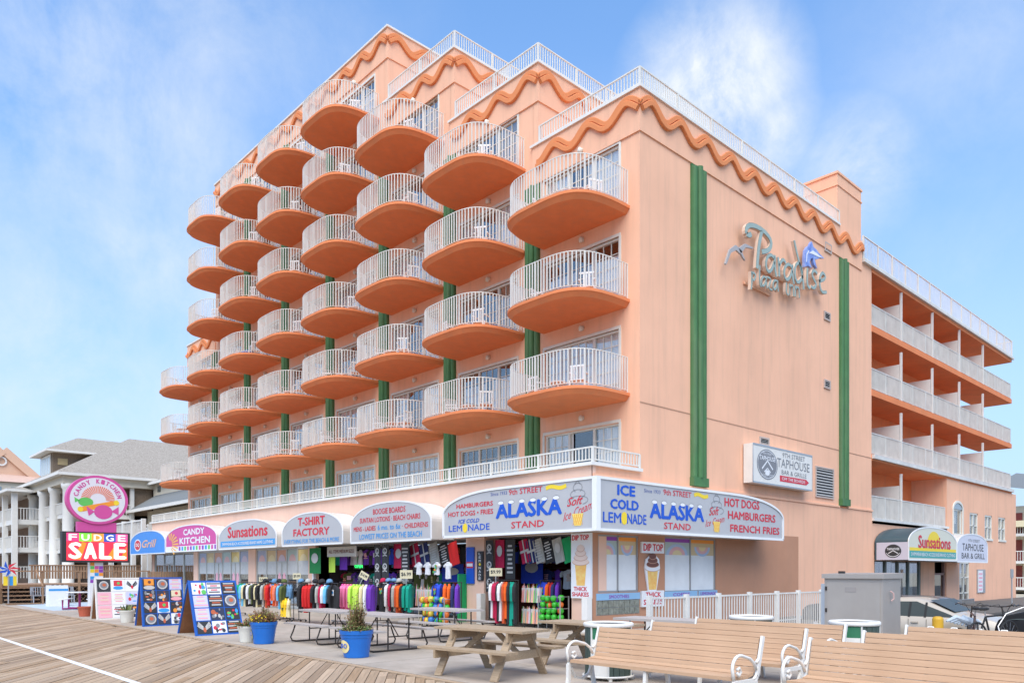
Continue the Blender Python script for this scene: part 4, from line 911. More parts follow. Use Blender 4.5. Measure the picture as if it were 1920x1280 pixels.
for (x, y, z) in BALS:
    ci = round((-x-BAY/2)/BAY); ki = round((z-LV[0])/2.78)
    where = 'balcony %s up, %s column from the corner' % (ORD0[ki], ORD0[ci])
    a = br.uniform(-.25, .25); spots = [(x-1.0+a*.5, -.95, 2.4), (x+.8+a*.5, -.85+a, -2.2)]
    for j, (cx, cy, rz) in enumerate(spots):
        if f1 and j == 0: c = ch0
        else: c = ch0.copy(); C.objects.link(c)
        c['label'] = '%s white plastic chair on the %s' % (('left', 'right')[j], where)
        c.location = (cx, cy, z+.221); c.rotation_euler = (0, 0, rz + br.uniform(-.7, .7))
    c = ct0 if f1 else ct0.copy()
    if not f1: C.objects.link(c)
    c['label'] = 'small white plastic table on the ' + where
    c.location = (x-.1, -.9+a, z+.221); f1 = False

# ================================================================ BENCHES (white cast frames, wood slats), facing the sea
def make_bench(label):
    L = 2.44; t = thing('park_bench', label, 'bench', group='pinkish wood benches with white metal frames')
    sm = B(0, L, 0, .118, 0, .04); s0 = sm.build('slat', BENCHW, t); s0.location = (0, .0, .41); me = s0.data
    def slat(y, z, rx): o = bpy.data.objects.new('slat', me); C.objects.link(o); o.parent = t; o.location = (0, y, z); o.rotation_euler = (rx, 0, 0)
    slat(.128, .405, -.02); slat(.256, .402, -.02); slat(.384, .41, .15)
    th = R(76)
    for j in range(6):
        q = .015 + j*.0655*1.0; slat(.50 + .047 + q*math.cos(th)*1.0, .455 + q*math.sin(th), th) if False else None
    bm = B(0, L, 0, .064, 0, .03); b0 = None
    for j in range(6):
        q = .0 + j*.0705; y, z = .52 + q*math.cos(th), .45 + q*math.sin(th)
        if b0 is None: b0 = bm.build('back_slat', BENCHW, t); o = b0
        else: o = bpy.data.objects.new('back_slat', b0.data); C.objects.link(o); o.parent = t
        o.location = (0, y+.03, z); o.rotation_euler = (th, 0, 0)
    fr_ = MB()
    def frame():
        m = MB(); w = .05
        def strip(pts, ww=.05, tt=.028):
            for a, b in zip(pts[:-1], pts[1:]): m.bar((0, *a), (0, *b), ww, tt, up=(1, 0, 0))
        strip([(-.01, .385), (.45, .375), (.52, .42), (.545, .5), (.66, .88)], .05, .032)
        strip([(.0, .39), (.0, .2), (-.03, .0)], .05, .045); strip([(.47, .38), (.5, .2), (.56, 0)], .05, .045)
        strip([(.03+.12-.0*i, .0) for i in ()] or [(.05, .33), (.14, .2), (.28, .17), (.42, .22), (.48, .33)], .035, .03)
        return m
    f = frame(); 
    arc = [(.14 + .17*math.cos(R(a)), .56 + .15*math.sin(R(a))) for a in range(-150, 100, 22)]
    arm = MB(); pts = [(0, .0, .42)] + [(0, .13-.16*math.cos(R(a)), .55+.14*math.sin(R(a))) for a in range(-20, 110, 18)] + [(0, .35, .64), (0, .45, .58), (0, .5, .5)]
    arm.tube(pts, .019, 8); arm.tube([(0, .07, .5), (0, .11, .46), (0, .16, .50), (0, .12, .55), (0, .07, .53)], .018, 6); arm.tube([(0, .5, .58), (0, .56, .62)], .02, 6)
    first = True; f0 = f.build('end_frame', WHITE, t); a0 = arm.build('armrest', WHITE, f0, smooth=True); f0.location = (-.03, 0, 0)
    f1_ = f0.copy(); C.objects.link(f1_); f1_.location = (L+.03, 0, 0); a1 = a0.copy(); C.objects.link(a1); a1.parent = f1_
    mf = MB(); mf.bar((0, .03, .39), (0, .5, .39), .04, .03); mf.bar((0, .05, .38), (0, .02, 0), .045); mf.bar((0, .5, .38), (0, .57, 0), .045); mf.bar((0, .54, .42), (0, .71, .82), .02, .03, up=(1, 0, 0)); f2 = mf.build('middle_frame', WHITE, t); f2.location = (L/2, .0, 0)
    return t
BEN = [(6.82, -10.40, 'whole wooden bench nearest the picnic tables, its seat in full view'), (6.62, -8.88, 'wooden bench directly behind the foremost whole bench'), (6.60, -7.62, 'rear wooden bench standing beside the fence and green litter bin'),
       (9.80, -10.14, 'large wooden bench cut off at the bottom right corner of the view'), (9.78, -8.60, 'second wooden bench row at the right edge behind the corner bench'), (9.76, -7.10, 'hindmost wooden bench at the right edge in front of the bicycles')]
b0 = make_bench(BEN[0][2]); b0.location = (BEN[0][0], BEN[0][1], 0); b0.rotation_euler = (0, 0, .012)
for x, y, l_ in BEN[1:]: dup(b0, (x, y, 0), .012, l_)

# ================================================================ LITTER BINS
def make_bin(label, loc):
    t = thing('litter_bin', label, 'litter bin', loc, group='round green slatted litter bins'); t.rotation_euler = (0, 0, 0)
    me = B(-.345*math.tan(R(6.9)), .345*math.tan(R(6.9)), -.012, .012, .07, .80).build('slat', BINGR, t); me.location = (.345, 0, 0); me.rotation_euler = (0, 0, R(90))
    skip = [270, 285, 300]
    for k in range(1, 24):
        a = k*15
        if a in skip: continue
        o = bpy.data.objects.new('slat', me.data); C.objects.link(o); o.parent = t; o.location = (.345*math.cos(R(a)), .345*math.sin(R(a)), 0); o.rotation_euler = (0, 0, R(a+90))
    p = MB(); n = 6; vs = []
    for i in range(n+1): a = R(266+44*i/n); vs += [(.352*math.cos(a), .352*math.sin(a), .62), (.352*math.cos(a), .352*math.sin(a), .80), (.352*math.cos(a), .352*math.sin(a), .07)]
    p.add(vs, [(3*i, 3*i+3, 3*i+4, 3*i+1) for i in range(n)], 0); p.add(vs, [(3*i+2, 3*i+5, 3*i+3, 3*i) for i in range(n)], 1); p.build('panel', [BINPANEL, WHITE], t)
    rim = MB(); rim.lathe([(.345, .80), (.375, .80), (.385, .82), (.385, .85), (.37, .865), (.33, .865), (.33, .80), (.345, .80)], n=28, cap=False); rim.build('rim', WHITE, t, smooth=True)
    rr = MB(); rr.tube([(.385*math.cos(2*math.pi*i/28), .385*math.sin(2*math.pi*i/28), .06) for i in range(28)], .018, 6, closed=True)
    for a in (266, 310, 20, 140): rr.bar((.362*math.cos(R(a)), .362*math.sin(R(a)), .03), (.362*math.cos(R(a)), .362*math.sin(R(a)), .82), .02)
    rr.build('base_ring', WHITE, t); li = MB(); li.lathe([(.31, .05), (.325, .84), (.30, .84), (.29, .1)], n=20, cap=True); li.build('liner', RUB, t)
    for k in range(4):
        a = R(45+90*k); f = MB(); f.lathe([(.03, 0), (.03, .05)], (.36*math.cos(a), .36*math.sin(a), 0), 8); f.build('foot', WHITE, t)
    return t
t0 = make_bin('green slatted litter bin with white rim behind the left end of the front bench', (6.28, -8.95, 0))
dup(t0, (6.85, -5.72, 0), 0, 'green slatted litter bin showing above the benches in front of the fence'); dup(t0, (8.72, -5.85, 0), 0, 'green slatted litter bin standing against the metal utility cabinet')

# ================================================================ WOODEN PICNIC TABLES
def make_picnic(label):
    t = thing('picnic_table', label, 'picnic table', group='weathered wooden picnic tables'); L = 1.83
    bp = B(-L/2, L/2, 0, .138, 0, .038)
    me = None
    def board(y, z, nm='tabletop_board'):
        nonlocal me
        if me is None: o = bp.build(nm, WOOD, t); me = o.data
        else: o = bpy.data.objects.new(nm, me); C.objects.link(o); o.parent = t
        o.location = (0, y, z)
    for j in range(5): board(-.36+j*.144, .712)
    for y in (-.74, -.597, .46, .603): board(y, .42, 'seat_board')
    for x in (-.58, .58):
        s_ = 1
        for sg in (-1, 1):
            lg = MB(); lg.bar((x, sg*.62, 0), (x, sg*.2, .71), .038, .14, up=(1, 0, 0)); lg.build('leg', WOOD, t)
        cb = MB(); cb.box(x+.02, x+.058, -.74, .74, .29, .42); cb.build('seat_beam', WOOD, t); cb = MB(); cb.box(x+.02, x+.058, -.36, .36, .57, .708); cb.build('top_beam', WOOD, t)
        br_ = MB(); br_.bar((x*.94, 0, .38), (x*.18, 0, .70), .08, .036, up=(0, 1, 0)); br_.build('brace', WOOD, t)
    return t
p0 = make_picnic('weathered wooden picnic table in front, left of the benches'); p0.location = (4.72, -9.98, 0); p0.rotation_euler = (0, 0, R(8))
dup(p0, (4.95, -7.85, 0), R(2), 'weathered wooden picnic table half hidden behind the front litter bin')

# ================================================================ FOLDING PICNIC TABLES
def make_fold(label):
    t = thing('folding_picnic_table', label, 'picnic table', group='grey folding picnic tables with tube legs'); L = 1.83
    top = MB(); top.box(-L/2, L/2, -.38, .38, .70, .745); o = top.build('tabletop', TABLE, t)
    for s_ in (-1, 1):
        b_ = MB(); b_.box(-L/2, L/2, s_*.63-.13, s_*.63+.13, .415, .45); b_.build('bench_seat', TABLE, t)
    for x in (-.6, .6):
        f = MB()
        for s_ in (-1, 1):
            f.tube([(x, s_*.62, .415), (x, s_*.68, .25), (x, s_*.74, .12), (x, s_*.70, .04), (x, s_*.6, .02), (x, 0, .02)], .019, 6)
            f.tube([(x, s_*.26, .70), (x, s_*.26, .02)], .017, 6)
        f.build('leg_frame', STEEL, t)
        g_ = MB(); g_.tube([(x, 0, .30), (x*.3, 0, .70)], .012, 5); g_.tube([(x, -.26, .3), (x, .26, .3)], .014, 5); g_.build('brace', STEEL, t)
    return t
f0 = make_fold('grey folding picnic table behind the left blue flower tub, leftmost of its row'); f0.location = (-2.05, -8.95, 0)
dup(f0, (.05, -8.95, 0), 0, 'grey folding picnic table right behind the bigger blue flower tub'); dup(f0, (-.75, -6.6, 0), R(3), 'grey folding picnic table standing before the clothes and beach balls')
dup(f0, (5.15, -5.95, 0), R(4), 'grey folding picnic table beside the fence, behind the wooden benches')

# ================================================================ PLANTERS
def foliage(root, kind, z0, r, h, n, cols, rnd_, spike=False):
    m = MB()
    for i in range(n):
        a = rnd_.uniform(0, 6.28); rr = r*math.sqrt(rnd_.random()); bx, by = rr*math.cos(a)*.55, rr*math.sin(a)*.55
        tx, ty = rr*math.cos(a)*rnd_.uniform(.9, 1.5), rr*math.sin(a)*rnd_.uniform(.9, 1.5); hh = h*rnd_.uniform(.35, 1)*(1-.5*rr/r)
        w = rnd_.uniform(.006, .012) if not spike else .03; mi = rnd_.randrange(len(cols)); p = Vector((bx, by, z0)); q = Vector((tx, ty, z0+hh)); mid = (p+q)/2 + Vector((0, 0, hh*.1)); s_ = Vector((-math.sin(a+1), math.cos(a+1), 0))*w
        m.add([p-s_, p+s_, mid+s_, mid-s_], [(0, 1, 2, 3)], mi); m.add([mid-s_, mid+s_, q], [(0, 1, 2)], mi)
        if not spike:
            for k in range(6):
                c = p.lerp(q, rnd_.uniform(.3, 1.0)) + Vector((rnd_.uniform(-.03, .03), rnd_.uniform(-.03, .03), rnd_.uniform(-.02, .02))); d1 = Vector((rnd_.uniform(-1, 1), rnd_.uniform(-1, 1), rnd_.uniform(-1, 1))).normalized()*.03; d2 = d1.cross(Vector((rnd_.random(), rnd_.random(), 1))).normalized()*.012
                m.add([c-d1, c+d2, c+d1, c-d2], [(0, 1, 2, 3)], rnd_.randrange(len(cols)))
    return m.build('foliage', cols, root)
LEAF = mat('leaf_green', (.07, .13, .03), .7, var=.3); LEAFB = mat('leaf_brown', (.22, .13, .06), .8, var=.3); LEAFY = mat('leaf_olive', (.20, .22, .06), .7, var=.3); FLY = mat('flower_yellow', (.80, .58, .03), .7); FLR = mat('flower_rust', (.32, .12, .06), .7)
def planter(name, label, loc, r, h, pm_, kind, group=None, badge=True, seed=1):
    t = thing(name, label, 'flower pot', loc, 0, group); rn = random.Random(seed)
    p = MB(); p.lathe([(r*.70, 0), (r*.74, .01), (r*.9, h*.72), (r*.93, h*.74), (r*.95, h*.84), (r*1.0, h*.86), (r*1.02, h), (r*.94, h), (r*.9, h*.85)], n=28, cap=True); p.build('pot', pm_, t, smooth=False)
    s_ = MB(); s_.lathe([(.01, h*.86), (r*.91, h*.87)], n=20, cap=False); s_.build('soil', SOIL, t)
    if kind == 'blue1':
        foliage(t, 0, h*.85, r*1.0, .55, 260, [LEAFB, FLR, LEAFY, LEAFB], rn)
        m = MB()
        for i in range(90): a = rn.uniform(3.2, 6.0); q = r*rn.uniform(.3, 1.1); m.ball((q*math.cos(a), q*math.sin(a), h+rn.uniform(0, .16)), rn.uniform(.012, .024), 5)
        m.build('flowers', FLY, t)
    elif kind == 'blue2':
        foliage(t, 0, h*.85, r*.95, .28, 130, [LEAF, LEAFY, LEAFB], rn); foliage(t, 0, h*.85, r*.55, 1.0, 130, [LEAFY, LEAFB, LEAFB], rn)
    elif kind == 'spiky': foliage(t, 0, h*.85, r*1.1, .45, 26, [LEAF, LEAFY], rn, True)
    elif kind == 'small': foliage(t, 0, h*.85, r*1.1, .28, 120, [LEAFY, LEAF, FLR], rn)
    if badge:
        a0, a1 = R(kindang(kind)-28), R(kindang(kind)+28); m = MB(); n = 10; vs = []
        O = []
        for i in range(20):
            b = 2*math.pi*i/20; a = (a0+a1)/2 + (a1-a0)/2*math.cos(b); z = h*.42 + h*.24*math.sin(b); q = r*(.74+.16*z/(h*.72))+.012; O.append((q*math.cos(a), q*math.sin(a), z))
        c_ = ((a0+a1)/2); q = r*(.74+.16*.6)+.02; m.add(O + [(q*math.cos(c_), q*math.sin(c_), h*.42)], [(i, (i+1) % 20, 20) for i in range(20)]); m.build('badge', SOFTY, t)
        m = MB()
        for s2 in (-1, 1): m.tube([((q+.004)*math.cos(c_+s2*.18+.12*math.cos(b)), (q+.004)*math.sin(c_+s2*.18+.12*math.cos(b)), h*.45+.04*math.sin(b)) for b in [k*.785 for k in range(8)]], .008, 4, closed=True)
        m.build('badge_letters', BLUE, t)
    return t
def kindang(k): return 238 if k == 'blue1' else 272
planter('flower_tub', 'blue flower tub with yellow blossoms and brown foliage beside the t-shirt display', (-2.75, -10.30, 0), .30, .50, BLUEPOT, 'blue1', 'blue flower tubs', seed=4)
planter('flower_tub', 'blue flower tub with tall wispy grasses before the folding tables', (1.08, -10.22, 0), .32, .52, BLUEPOT, 'blue2', 'blue flower tubs', seed=5)
planter('flower_pot', 'small off white pot tucked left of the yellow flowering blue tub', (-3.35, -10.42, 0), .22, .38, WPOT, 'small', badge=False, seed=6)
planter('flower_pot', 'off white pot with a spiky plant in front of the pale poster board', (-12.5, -10.35, 0), .235, .40, WPOT, 'spiky', badge=False, seed=7)
planter('flower_pot', 'empty terracotta pot standing by the purple legged cafe table', (-17.2, -10.4, 0), .25, .36, TPOT, 'none', badge=False)
planter('flower_pot', 'reddish pot partly hidden behind the off white pot', (-13.1, -10.2, 0), .2, .36, TPOT, 'none', badge=False)

# ================================================================ A-FRAME T-SHIRT BOARDS
def aframe(label, x0, x1, y0, y1, h, fm, rows_, cols_, palette, seed, group):
    """front panel foot at x1, rear foot at x0, faces +X and the sea side"""
    t = thing('display_board', label, 'display board', ((x0+x1)/2, (y0+y1)/2, 0), 0, group); o = ((x0+x1)/2, (y0+y1)/2, 0); rn = random.Random(seed)
    xa = (x0+x1)/2 + .08; n = Vector((h, 0, x1-xa)).normalized(); vdir = Vector((xa-x1, 0, h)).normalized(); Lh = math.hypot(xa-x1, h)
    fr = (Vector((x1, y0, 0)), Y_, vdir, n); W_ = y1-y0
    m = MB(); m.poly(fr, [(0, 0), (W_, 0), (W_, Lh), (0, Lh)], 0, .03); m.build('front_panel', fm, t, o)
    n2 = Vector((-h, 0, xa-x0)).normalized(); v2 = Vector((xa-x0, 0, h)).normalized(); fr2 = (Vector((x0, y0, 0)), Y_, v2, n2); m = MB(); m.poly(fr2, [(0, 0), (W_, 0), (W_, Lh), (0, Lh)], 0, .03); m.build('rear_panel', mat('plywood_brown', (.28, .12, .05), .8, var=.2), t, o)
    m = MB(); m.bar((x1, y0-.015, 0), (xa, y0-.015, h), .04, .05); m.bar((x0, y0-.015, 0), (xa, y0-.015, h), .04, .05); m.build('side_rail', fm, t, o)
    cw, ch = (W_-.06)/cols_, (Lh-.08)/rows_
    for r_ in range(rows_):
        for c in range(cols_):
            k = palette[(rows_-1-r_)*cols_+c]; a, b = .04+c*cw, .05+r_*ch; cc = [BLK, mat('print_navy_black', (.03, .04, .08), .8), WPR, PINK, mat('pale_lilac', (.55, .55, .72), .7)][k[0]]
            q = MB(); q.poly(fr, [(a, b), (a+cw-.03, b), (a+cw-.03, b+ch-.03), (a, b+ch-.03)], .012, .011); s_ = q.build('printed_shirt', cc, t, o)
            q = MB(); cu, cv = a+cw/2-.015, b+ch/2-.01; ms = []
            style = k[1]
            q0 = q; q = MB()
            if style == 0:     # wings / emblem
                for sg in (-1, 1):
                    for j in range(4): stroke(q, fr, [(cu+sg*.02, cv-.05+j*.02), (cu+sg*.09, cv+j*.03), (cu+sg*(.13-.01*j), cv+.04+j*.022)], .008, .015, 0, 0)
                q.poly(fr, ell(cu, cv-.05, .03, .05, 8), .016, 0, 1)
            elif style == 1:   # round badge with bars
                q.poly(fr, ell(cu, cv, .11, .11, 14), .014, 0, 0); q.poly(fr, ell(cu, cv, .085, .08, 14), .0155, 0, 2); q.poly(fr, ell(cu+.01, cv+.01, .045, .04, 10), .017, 0, 1)
            elif style == 2:   # text lines
                for j in range(5): w_ = rn.uniform(.06, .13); q.poly(fr, [(cu-w_, cv-.09+j*.042), (cu+w_, cv-.09+j*.042), (cu+w_, cv-.066+j*.042), (cu-w_, cv-.066+j*.042)], .014, 0, j % 2)
            elif style == 3:   # sunset block over lines
                q.poly(fr, [(cu-.1, cv-.02), (cu+.1, cv-.02), (cu+.1, cv+.12), (cu-.1, cv+.12)], .014, 0, 1); q.poly(fr, ell(cu, cv-.07, .12, .045, 10), .0155, 0, 0); q.poly(fr, ell(cu+.01, cv+.05, .035, .035, 8), .017, 0, 2)
            else:              # scattered splashes
                for j in range(9): q.poly(fr, ell(cu+rn.uniform(-.09, .09), cv+rn.uniform(-.09, .09), rn.uniform(.015, .05), rn.uniform(.015, .05), 7), .014+j*.0006, 0, j % 3)
            for vi in range(len(q.v)):
                p = Vector(q.v[vi]); c3 = fr[0]+fr[1]*cu+fr[2]*cv; d = p-c3; nn_ = fr[3]; dn = d.dot(nn_); q.v[vi] = tuple(c3 + (d-nn_*dn)*1.38 + nn_*dn)
            pal = {'g': [mat('pale_print', (.52, .50, .47), .8), mat('rust_print', (.50, .12, .05), .8), GRY], 'o': [mat('pale_print', (.52, .50, .47), .8), ORG, BRN], 'c': [LBLUE, RED, GRN], 'k': [BLK, RED, GRY], 'r': [mat('pale_rose', (.78, .35, .38), .8), mat('pale_gold', (.72, .6, .4), .8), RED]}[k[2]]
            q.build('print', pal, s_, o)
    return t
NB_ = mat('cobalt_frame', (.01, .10, .42), .5)
aframe('blue a-frame t-shirt board further back, its top row with an orange print', -10.9, -10.2, -10.56, -9.35, 1.46, NB_, 4, 3, [(0,3,'o'),(1,1,'g'),(4,2,'r'),(0,4,'g'),(1,4,'o'),(0,3,'r'),(0,0,'g'),(2,3,'c'),(0,4,'o'),(1,1,'g'),(1,0,'g'),(2,4,'k')], 3, 'blue a-frame t-shirt boards')
aframe('blue a-frame t-shirt board beside the flower tub, with three white shirts down its left', -7.05, -5.8, -10.66, -9.42, 1.40, NB_, 4, 3, [(2,4,'c'),(2,2,'k'),(0,2,'g'),(4,2,'r'),(0,2,'g'),(1,1,'g'),(4,2,'r'),(1,4,'g'),(0,4,'c'),(0,0,'g'),(2,4,'k'),(0,2,'g')], 4, 'blue a-frame t-shirt boards')
aframe('white poster board with a striped flag and pink sheets on the left', -15.5, -14.75, -10.62, -9.2, 1.42, WHITE, 3, 3, [(0,1,'g'),(2,3,'c'),(2,0,'k'),(3,2,'r'),(2,2,'r'),(4,4,'c'),(3,2,'r'),(2,2,'k'),(0,4,'o')], 5, None)

# ================================================================ CLOTHES RACKS AND CLOTHES
CLOTH = {}
def cloth(c):
    if c not in CLOTH:
        cols = dict(black=(.02, .02, .022), red=(.60, .015, .015), crimson=(.45, .01, .06), pink=(.85, .20, .38), hotpink=(.80, .08, .35), lime=(.55, .80, .10), yellow=(.85, .55, .02), white=(.75, .74, .74), purple=(.14, .03, .36), blue=(.02, .06, .50), sky=(.15, .48, .75), green=(.01, .32, .10), teal=(.0, .30, .20), orange=(.80, .12, .01), grey=(.40, .40, .36), denim=(.12, .25, .40), olive=(.10, .12, .03), rust=(.55, .08, .02), cream=(.72, .62, .35), navy=(.02, .03, .12), coral=(.80, .2, .12), violet=(.40, .15, .60))
        CLOTH[c] = mat('cloth_'+c, cols[c], .9, var=.12, scale=9, stretch=(1, 1, .2), bump=.3, bscale=12)
    return CLOTH[c]
def shirt_mb(w, ln, sleeve, t=.055, flat=False):
    """hanging shirt with folds: stacked rippled sections, sleeves as drooping tubes; neck at the origin, faces -Y"""
    m = MB(); n = 22; q = random.Random(int(w*1000+ln*100)); ph = q.uniform(0, 6)
    sec = [(-.0, .07, .03, 0), (-.03, .10, .04, 0), (-.065, w/2*.93, .035, .0), (-.12, w/2*.86, .055, .1), (-.28, w/2*.74, .06, .35), (-ln*.62, w/2*.74, .065, .7), (-ln, w/2*.8, .07, 1.0)]
    vs = []
    for z, a, b, rp in sec:
        for k in range(n):
            th = 2*math.pi*k/n; r_ = 1 + rp*.22*math.sin(th*7+ph); vs.append((a*math.cos(th)*(1+rp*.03*math.sin(th*5+ph)), b*math.sin(th)*r_ + rp*.008*math.sin(k*2.2), z + (.012*math.sin(th*3+ph) if z < -.2 else 0)))
    m.add(vs, [((i+1)*n+k, (i+1)*n+(k+1) % n, i*n+(k+1) % n, i*n+k) for i in range(len(sec)-1) for k in range(n)] + [tuple(range(n)), tuple((len(sec)-1)*n+k for k in range(n))[::-1]])
    for s_ in (-1, 1): m.tube([(s_*(w/2-.05), 0, -.075), (s_*(w/2+.0), -.01, -.14), (s_*(w/2+.015), -.02, -(sleeve*.5+.05)), (s_*(w/2+.0), -.02, -sleeve)], [.05, .058, .055, .045], 7)
    return m
def shirt_flat(w, ln, sleeve, t=.055, flat=False):
    """hanging shirt, neck at origin, faces -Y; hangs downwards"""
    m = MB(); out = [(-.07, 0), (-.10, -.02), (-w/2, -.07), (-w/2-.05, -sleeve), (-w/2+.06, -sleeve-.01), (-w/2+.07, -.22), (-w/2+.05, -ln), (0, -ln-.01), (w/2-.05, -ln), (w/2-.07, -.22), (w/2-.06, -sleeve-.01), (w/2+.05, -sleeve), (w/2, -.07), (.10, -.02), (.07, 0)]
    fr = (Vector((0, 0, 0)), X_, Z_, -Y_); O, U, V, Nn = fr; n = len(out)
    def ring(s_, d): return [O + U*u*s_ + V*v*(1 if v < -.05 else 1) + Nn*d for u, v in out]
    a = ring(.93, t/2); b = ring(1, 0); c = ring(.93, -t/2); m.add(a+b+c, [tuple(range(n))[::-1], tuple(range(2*n, 3*n))] + [(i, i+n, (i+1) % n+n, (i+1) % n) for i in range(n-1)] + [(i+n, i+2*n, (i+1) % n+2*n, (i+1) % n+n) for i in range(n-1)])
    m.f = [tuple(reversed(f)) for f in m.f]
    return m
SHM = {}
ORD = ['first', 'second', 'third', 'fourth', 'fifth', 'sixth', 'seventh', 'eighth', 'ninth', 'tenth', 'eleventh', 'twelfth', 'thirteenth', 'fourteenth', 'fifteenth', 'sixteenth', 'seventeenth', 'eighteenth']
def garment(x, y, z, c, rz, rack, idx, ln=.78, w=.56, sleeve=.55, word='shirt', prt=None):
    key = (c, ln, w, sleeve)
    if key not in SHM:
        o = shirt_mb(w, ln, sleeve).build('hanging_'+word, cloth(c)); SHM[key] = o.data
    else: o = bpy.data.objects.new('hanging_'+word, SHM[key]); C.objects.link(o)
    o.location = (x, y, z); o.rotation_euler = (0, 0, rz)
    tag(o, '%s %s, %s from the left on the %s' % (c, word, ORD[idx], rack), 'clothing', 'clothes hanging on the ' + rack)
    if prt:
        m = MB(); fr = (Vector((0, 0, 0)), X_, Z_, -Y_); pr2 = random.Random(idx)
        if prt == 'rect': m.poly(fr, [(-.13, -.32), (.13, -.32), (.13, -.14), (-.13, -.14)], .085, 0, 0); m.poly(fr, ell(0, -.23, .1, .045, 9), .087, 0, 1)
        elif prt == 'tie':
            for j, r_ in enumerate((.2, .15, .1, .05)): m.poly(fr, ell(0, -.3, r_*.9, r_*1.5, 12), .085+j*.001, 0, j % 3)
        else:
            for j in range(8): m.poly(fr, ell(pr2.uniform(-.1, .1), -.22+pr2.uniform(-.13, .1), .05, .04, 8), .085+j*.0008, 0, j % 3)
        m.build('print', {'rect': [WPR, LBLUE, WPR], 'tie': [PINK, PURP, LBLUE]}.get(prt, [ORG, GRN, TEAL]), o)
    return o
def rack(label, x0, x1, y, z, items, rz0=-.85, short='rack', rail_dy=0):
    t = thing('clothes_rack', label, 'clothes rack', ((x0+x1)/2, y, 0), 0, 'clothes racks in front of the shops'); o = ((x0+x1)/2, y, 0)
    m = MB(); m.tube([(x0, y, z), (x1, y, z)], .014, 6); m.build('rail', STEEL, t, o)
    for x in (x0+.03, x1-.03):
        m = MB(); m.tube([(x, y, z), (x, y, .08)], .014, 6); m.tube([(x, y-.25, .07), (x, y+.25, .07)], .014, 6); up = m.build('upright', STEEL, t, o)
        for s_ in (-.25, .25): m = MB(); m.ball((x, y+s_, .035), .034, 8, sc=(.6, 1, 1)); m.build('castor', RUB, up, o)
    h = MB(); n = len(items)
    for i, it in enumerate(items):
        c = it[0]; kw = it[1] if len(it) > 1 else {}
        x = x0 + .1 + (x1-x0-.2)*(i+.5)/n; rz = kw.pop('rz', rz0 + random.uniform(-.22, .22)); kw['ln'] = round((kw.get('ln', .78)*random.choice((.94, 1, 1.06))), 3)
        
        h.tube([(x, y, z+.02), (x, y, z-.05)], .006, 4); d = Vector((math.cos(rz), math.sin(rz), 0)); h.bar(Vector((x, y, z-.05)), Vector((x, y, z-.115))+d*.2, .012); h.bar(Vector((x, y, z-.05)), Vector((x, y, z-.115))-d*.2, .012)
        garment(x, y, z-.05, c, rz, short, i, **kw)
    h.build('hangers', STEEL, t, o); return t
LONG = dict(ln=.84, sleeve=.70)
# the shirts hang square to the rail and show their shoulders to the boardwalk
rack('low clothes rack with a green shirt and kids swimwear, leftmost in the row', -14.3, -12.15, -5.9, 1.24, [('teal', dict(ln=.35)), ('green', dict(ln=.35)), ('sky', {}), ('cream', {}), ('black', {}), ('white', {}), ('olive', {}), ('black', {}), ('cream', {}), ('black', {})], short='leftmost clothes rack')
rack('clothes rack with a tie-dye shirt facing the boardwalk', -11.85, -9.98, -6.1, 1.26, [('grey', dict(ln=.75)), ('rust', {}), ('red', {}), ('sky', dict(rz=-.1, prt='tie', ln=.72)), ('orange', dict(ln=.8)), ('coral', {}), ('sky', {}), ('navy', {})], short='clothes rack with the tie-dye shirt')
rack('clothes rack with denim shorts above bright yellow garments', -9.9, -9.1, -6.3, 1.26, [('olive', {}), ('denim', dict(rz=-.3, ln=.42, w=.4, sleeve=.38)), ('denim', dict(rz=-.5, ln=.42, w=.4, sleeve=.38))], short='clothes rack with denim tops')
for i_ in range(3): garment(-9.72+i_*.2, -6.38, .76, 'yellow' if i_ < 2 else 'cream', -.4, 'low bar beneath the denim tops', i_, ln=.6, w=.32, sleeve=.3)
rack('clothes rack of black and red hoodies with a wave print', -9.0, -6.5, -6.2, 1.28, [('black', LONG.copy()), ('black', LONG.copy()), ('red', LONG.copy()), ('red', LONG.copy()), ('red', LONG.copy()), ('black', {}), ('grey', {}), ('crimson', {}), ('white', dict(ln=.5)), ('sky', dict(ln=.45)), ('black', {}), ('black', dict(rz=-.15, prt='rect', ln=.74, w=.58, sleeve=.66))], short='clothes rack of black and red hoodies')
rack('clothes rack of pink and lime hoodies', -7.45, -5.35, -5.6, 1.3, [('hotpink', dict(rz=-.5, **LONG)), ('pink', LONG.copy()), ('pink', LONG.copy()), ('pink', LONG.copy()), ('lime', LONG.copy()), ('lime', LONG.copy()), ('lime', LONG.copy()), ('cream', LONG.copy()), ('white', LONG.copy()), ('purple', LONG.copy()), ('purple', LONG.copy())], short='clothes rack of pink and lime hoodies')
rack('clothes rack led by a black sweater with a palm print', -7.0, -5.15, -4.4, 1.3, [('black', dict(rz=-.15, prt='palm', w=.6, **LONG)), ('black', LONG.copy()), ('white', LONG.copy()), ('crimson', LONG.copy()), ('black', LONG.copy()), ('grey', LONG.copy()), ('rust', LONG.copy()), ('orange', LONG.copy()), ('black', LONG.copy()), ('teal', LONG.copy()), ('teal', LONG.copy())], short='clothes rack with the palm sweater')
rack('clothes rack of long blue and orange hoodies under the row of small white shirts', -4.85, -3.45, -3.9, 1.32, [('blue', dict(rz=-.3, prt='palm', **LONG)), ('blue', LONG.copy()), ('orange', LONG.copy()), ('orange', LONG.copy()), ('navy', LONG.copy()), ('purple', LONG.copy())], short='clothes rack of blue and orange hoodies')
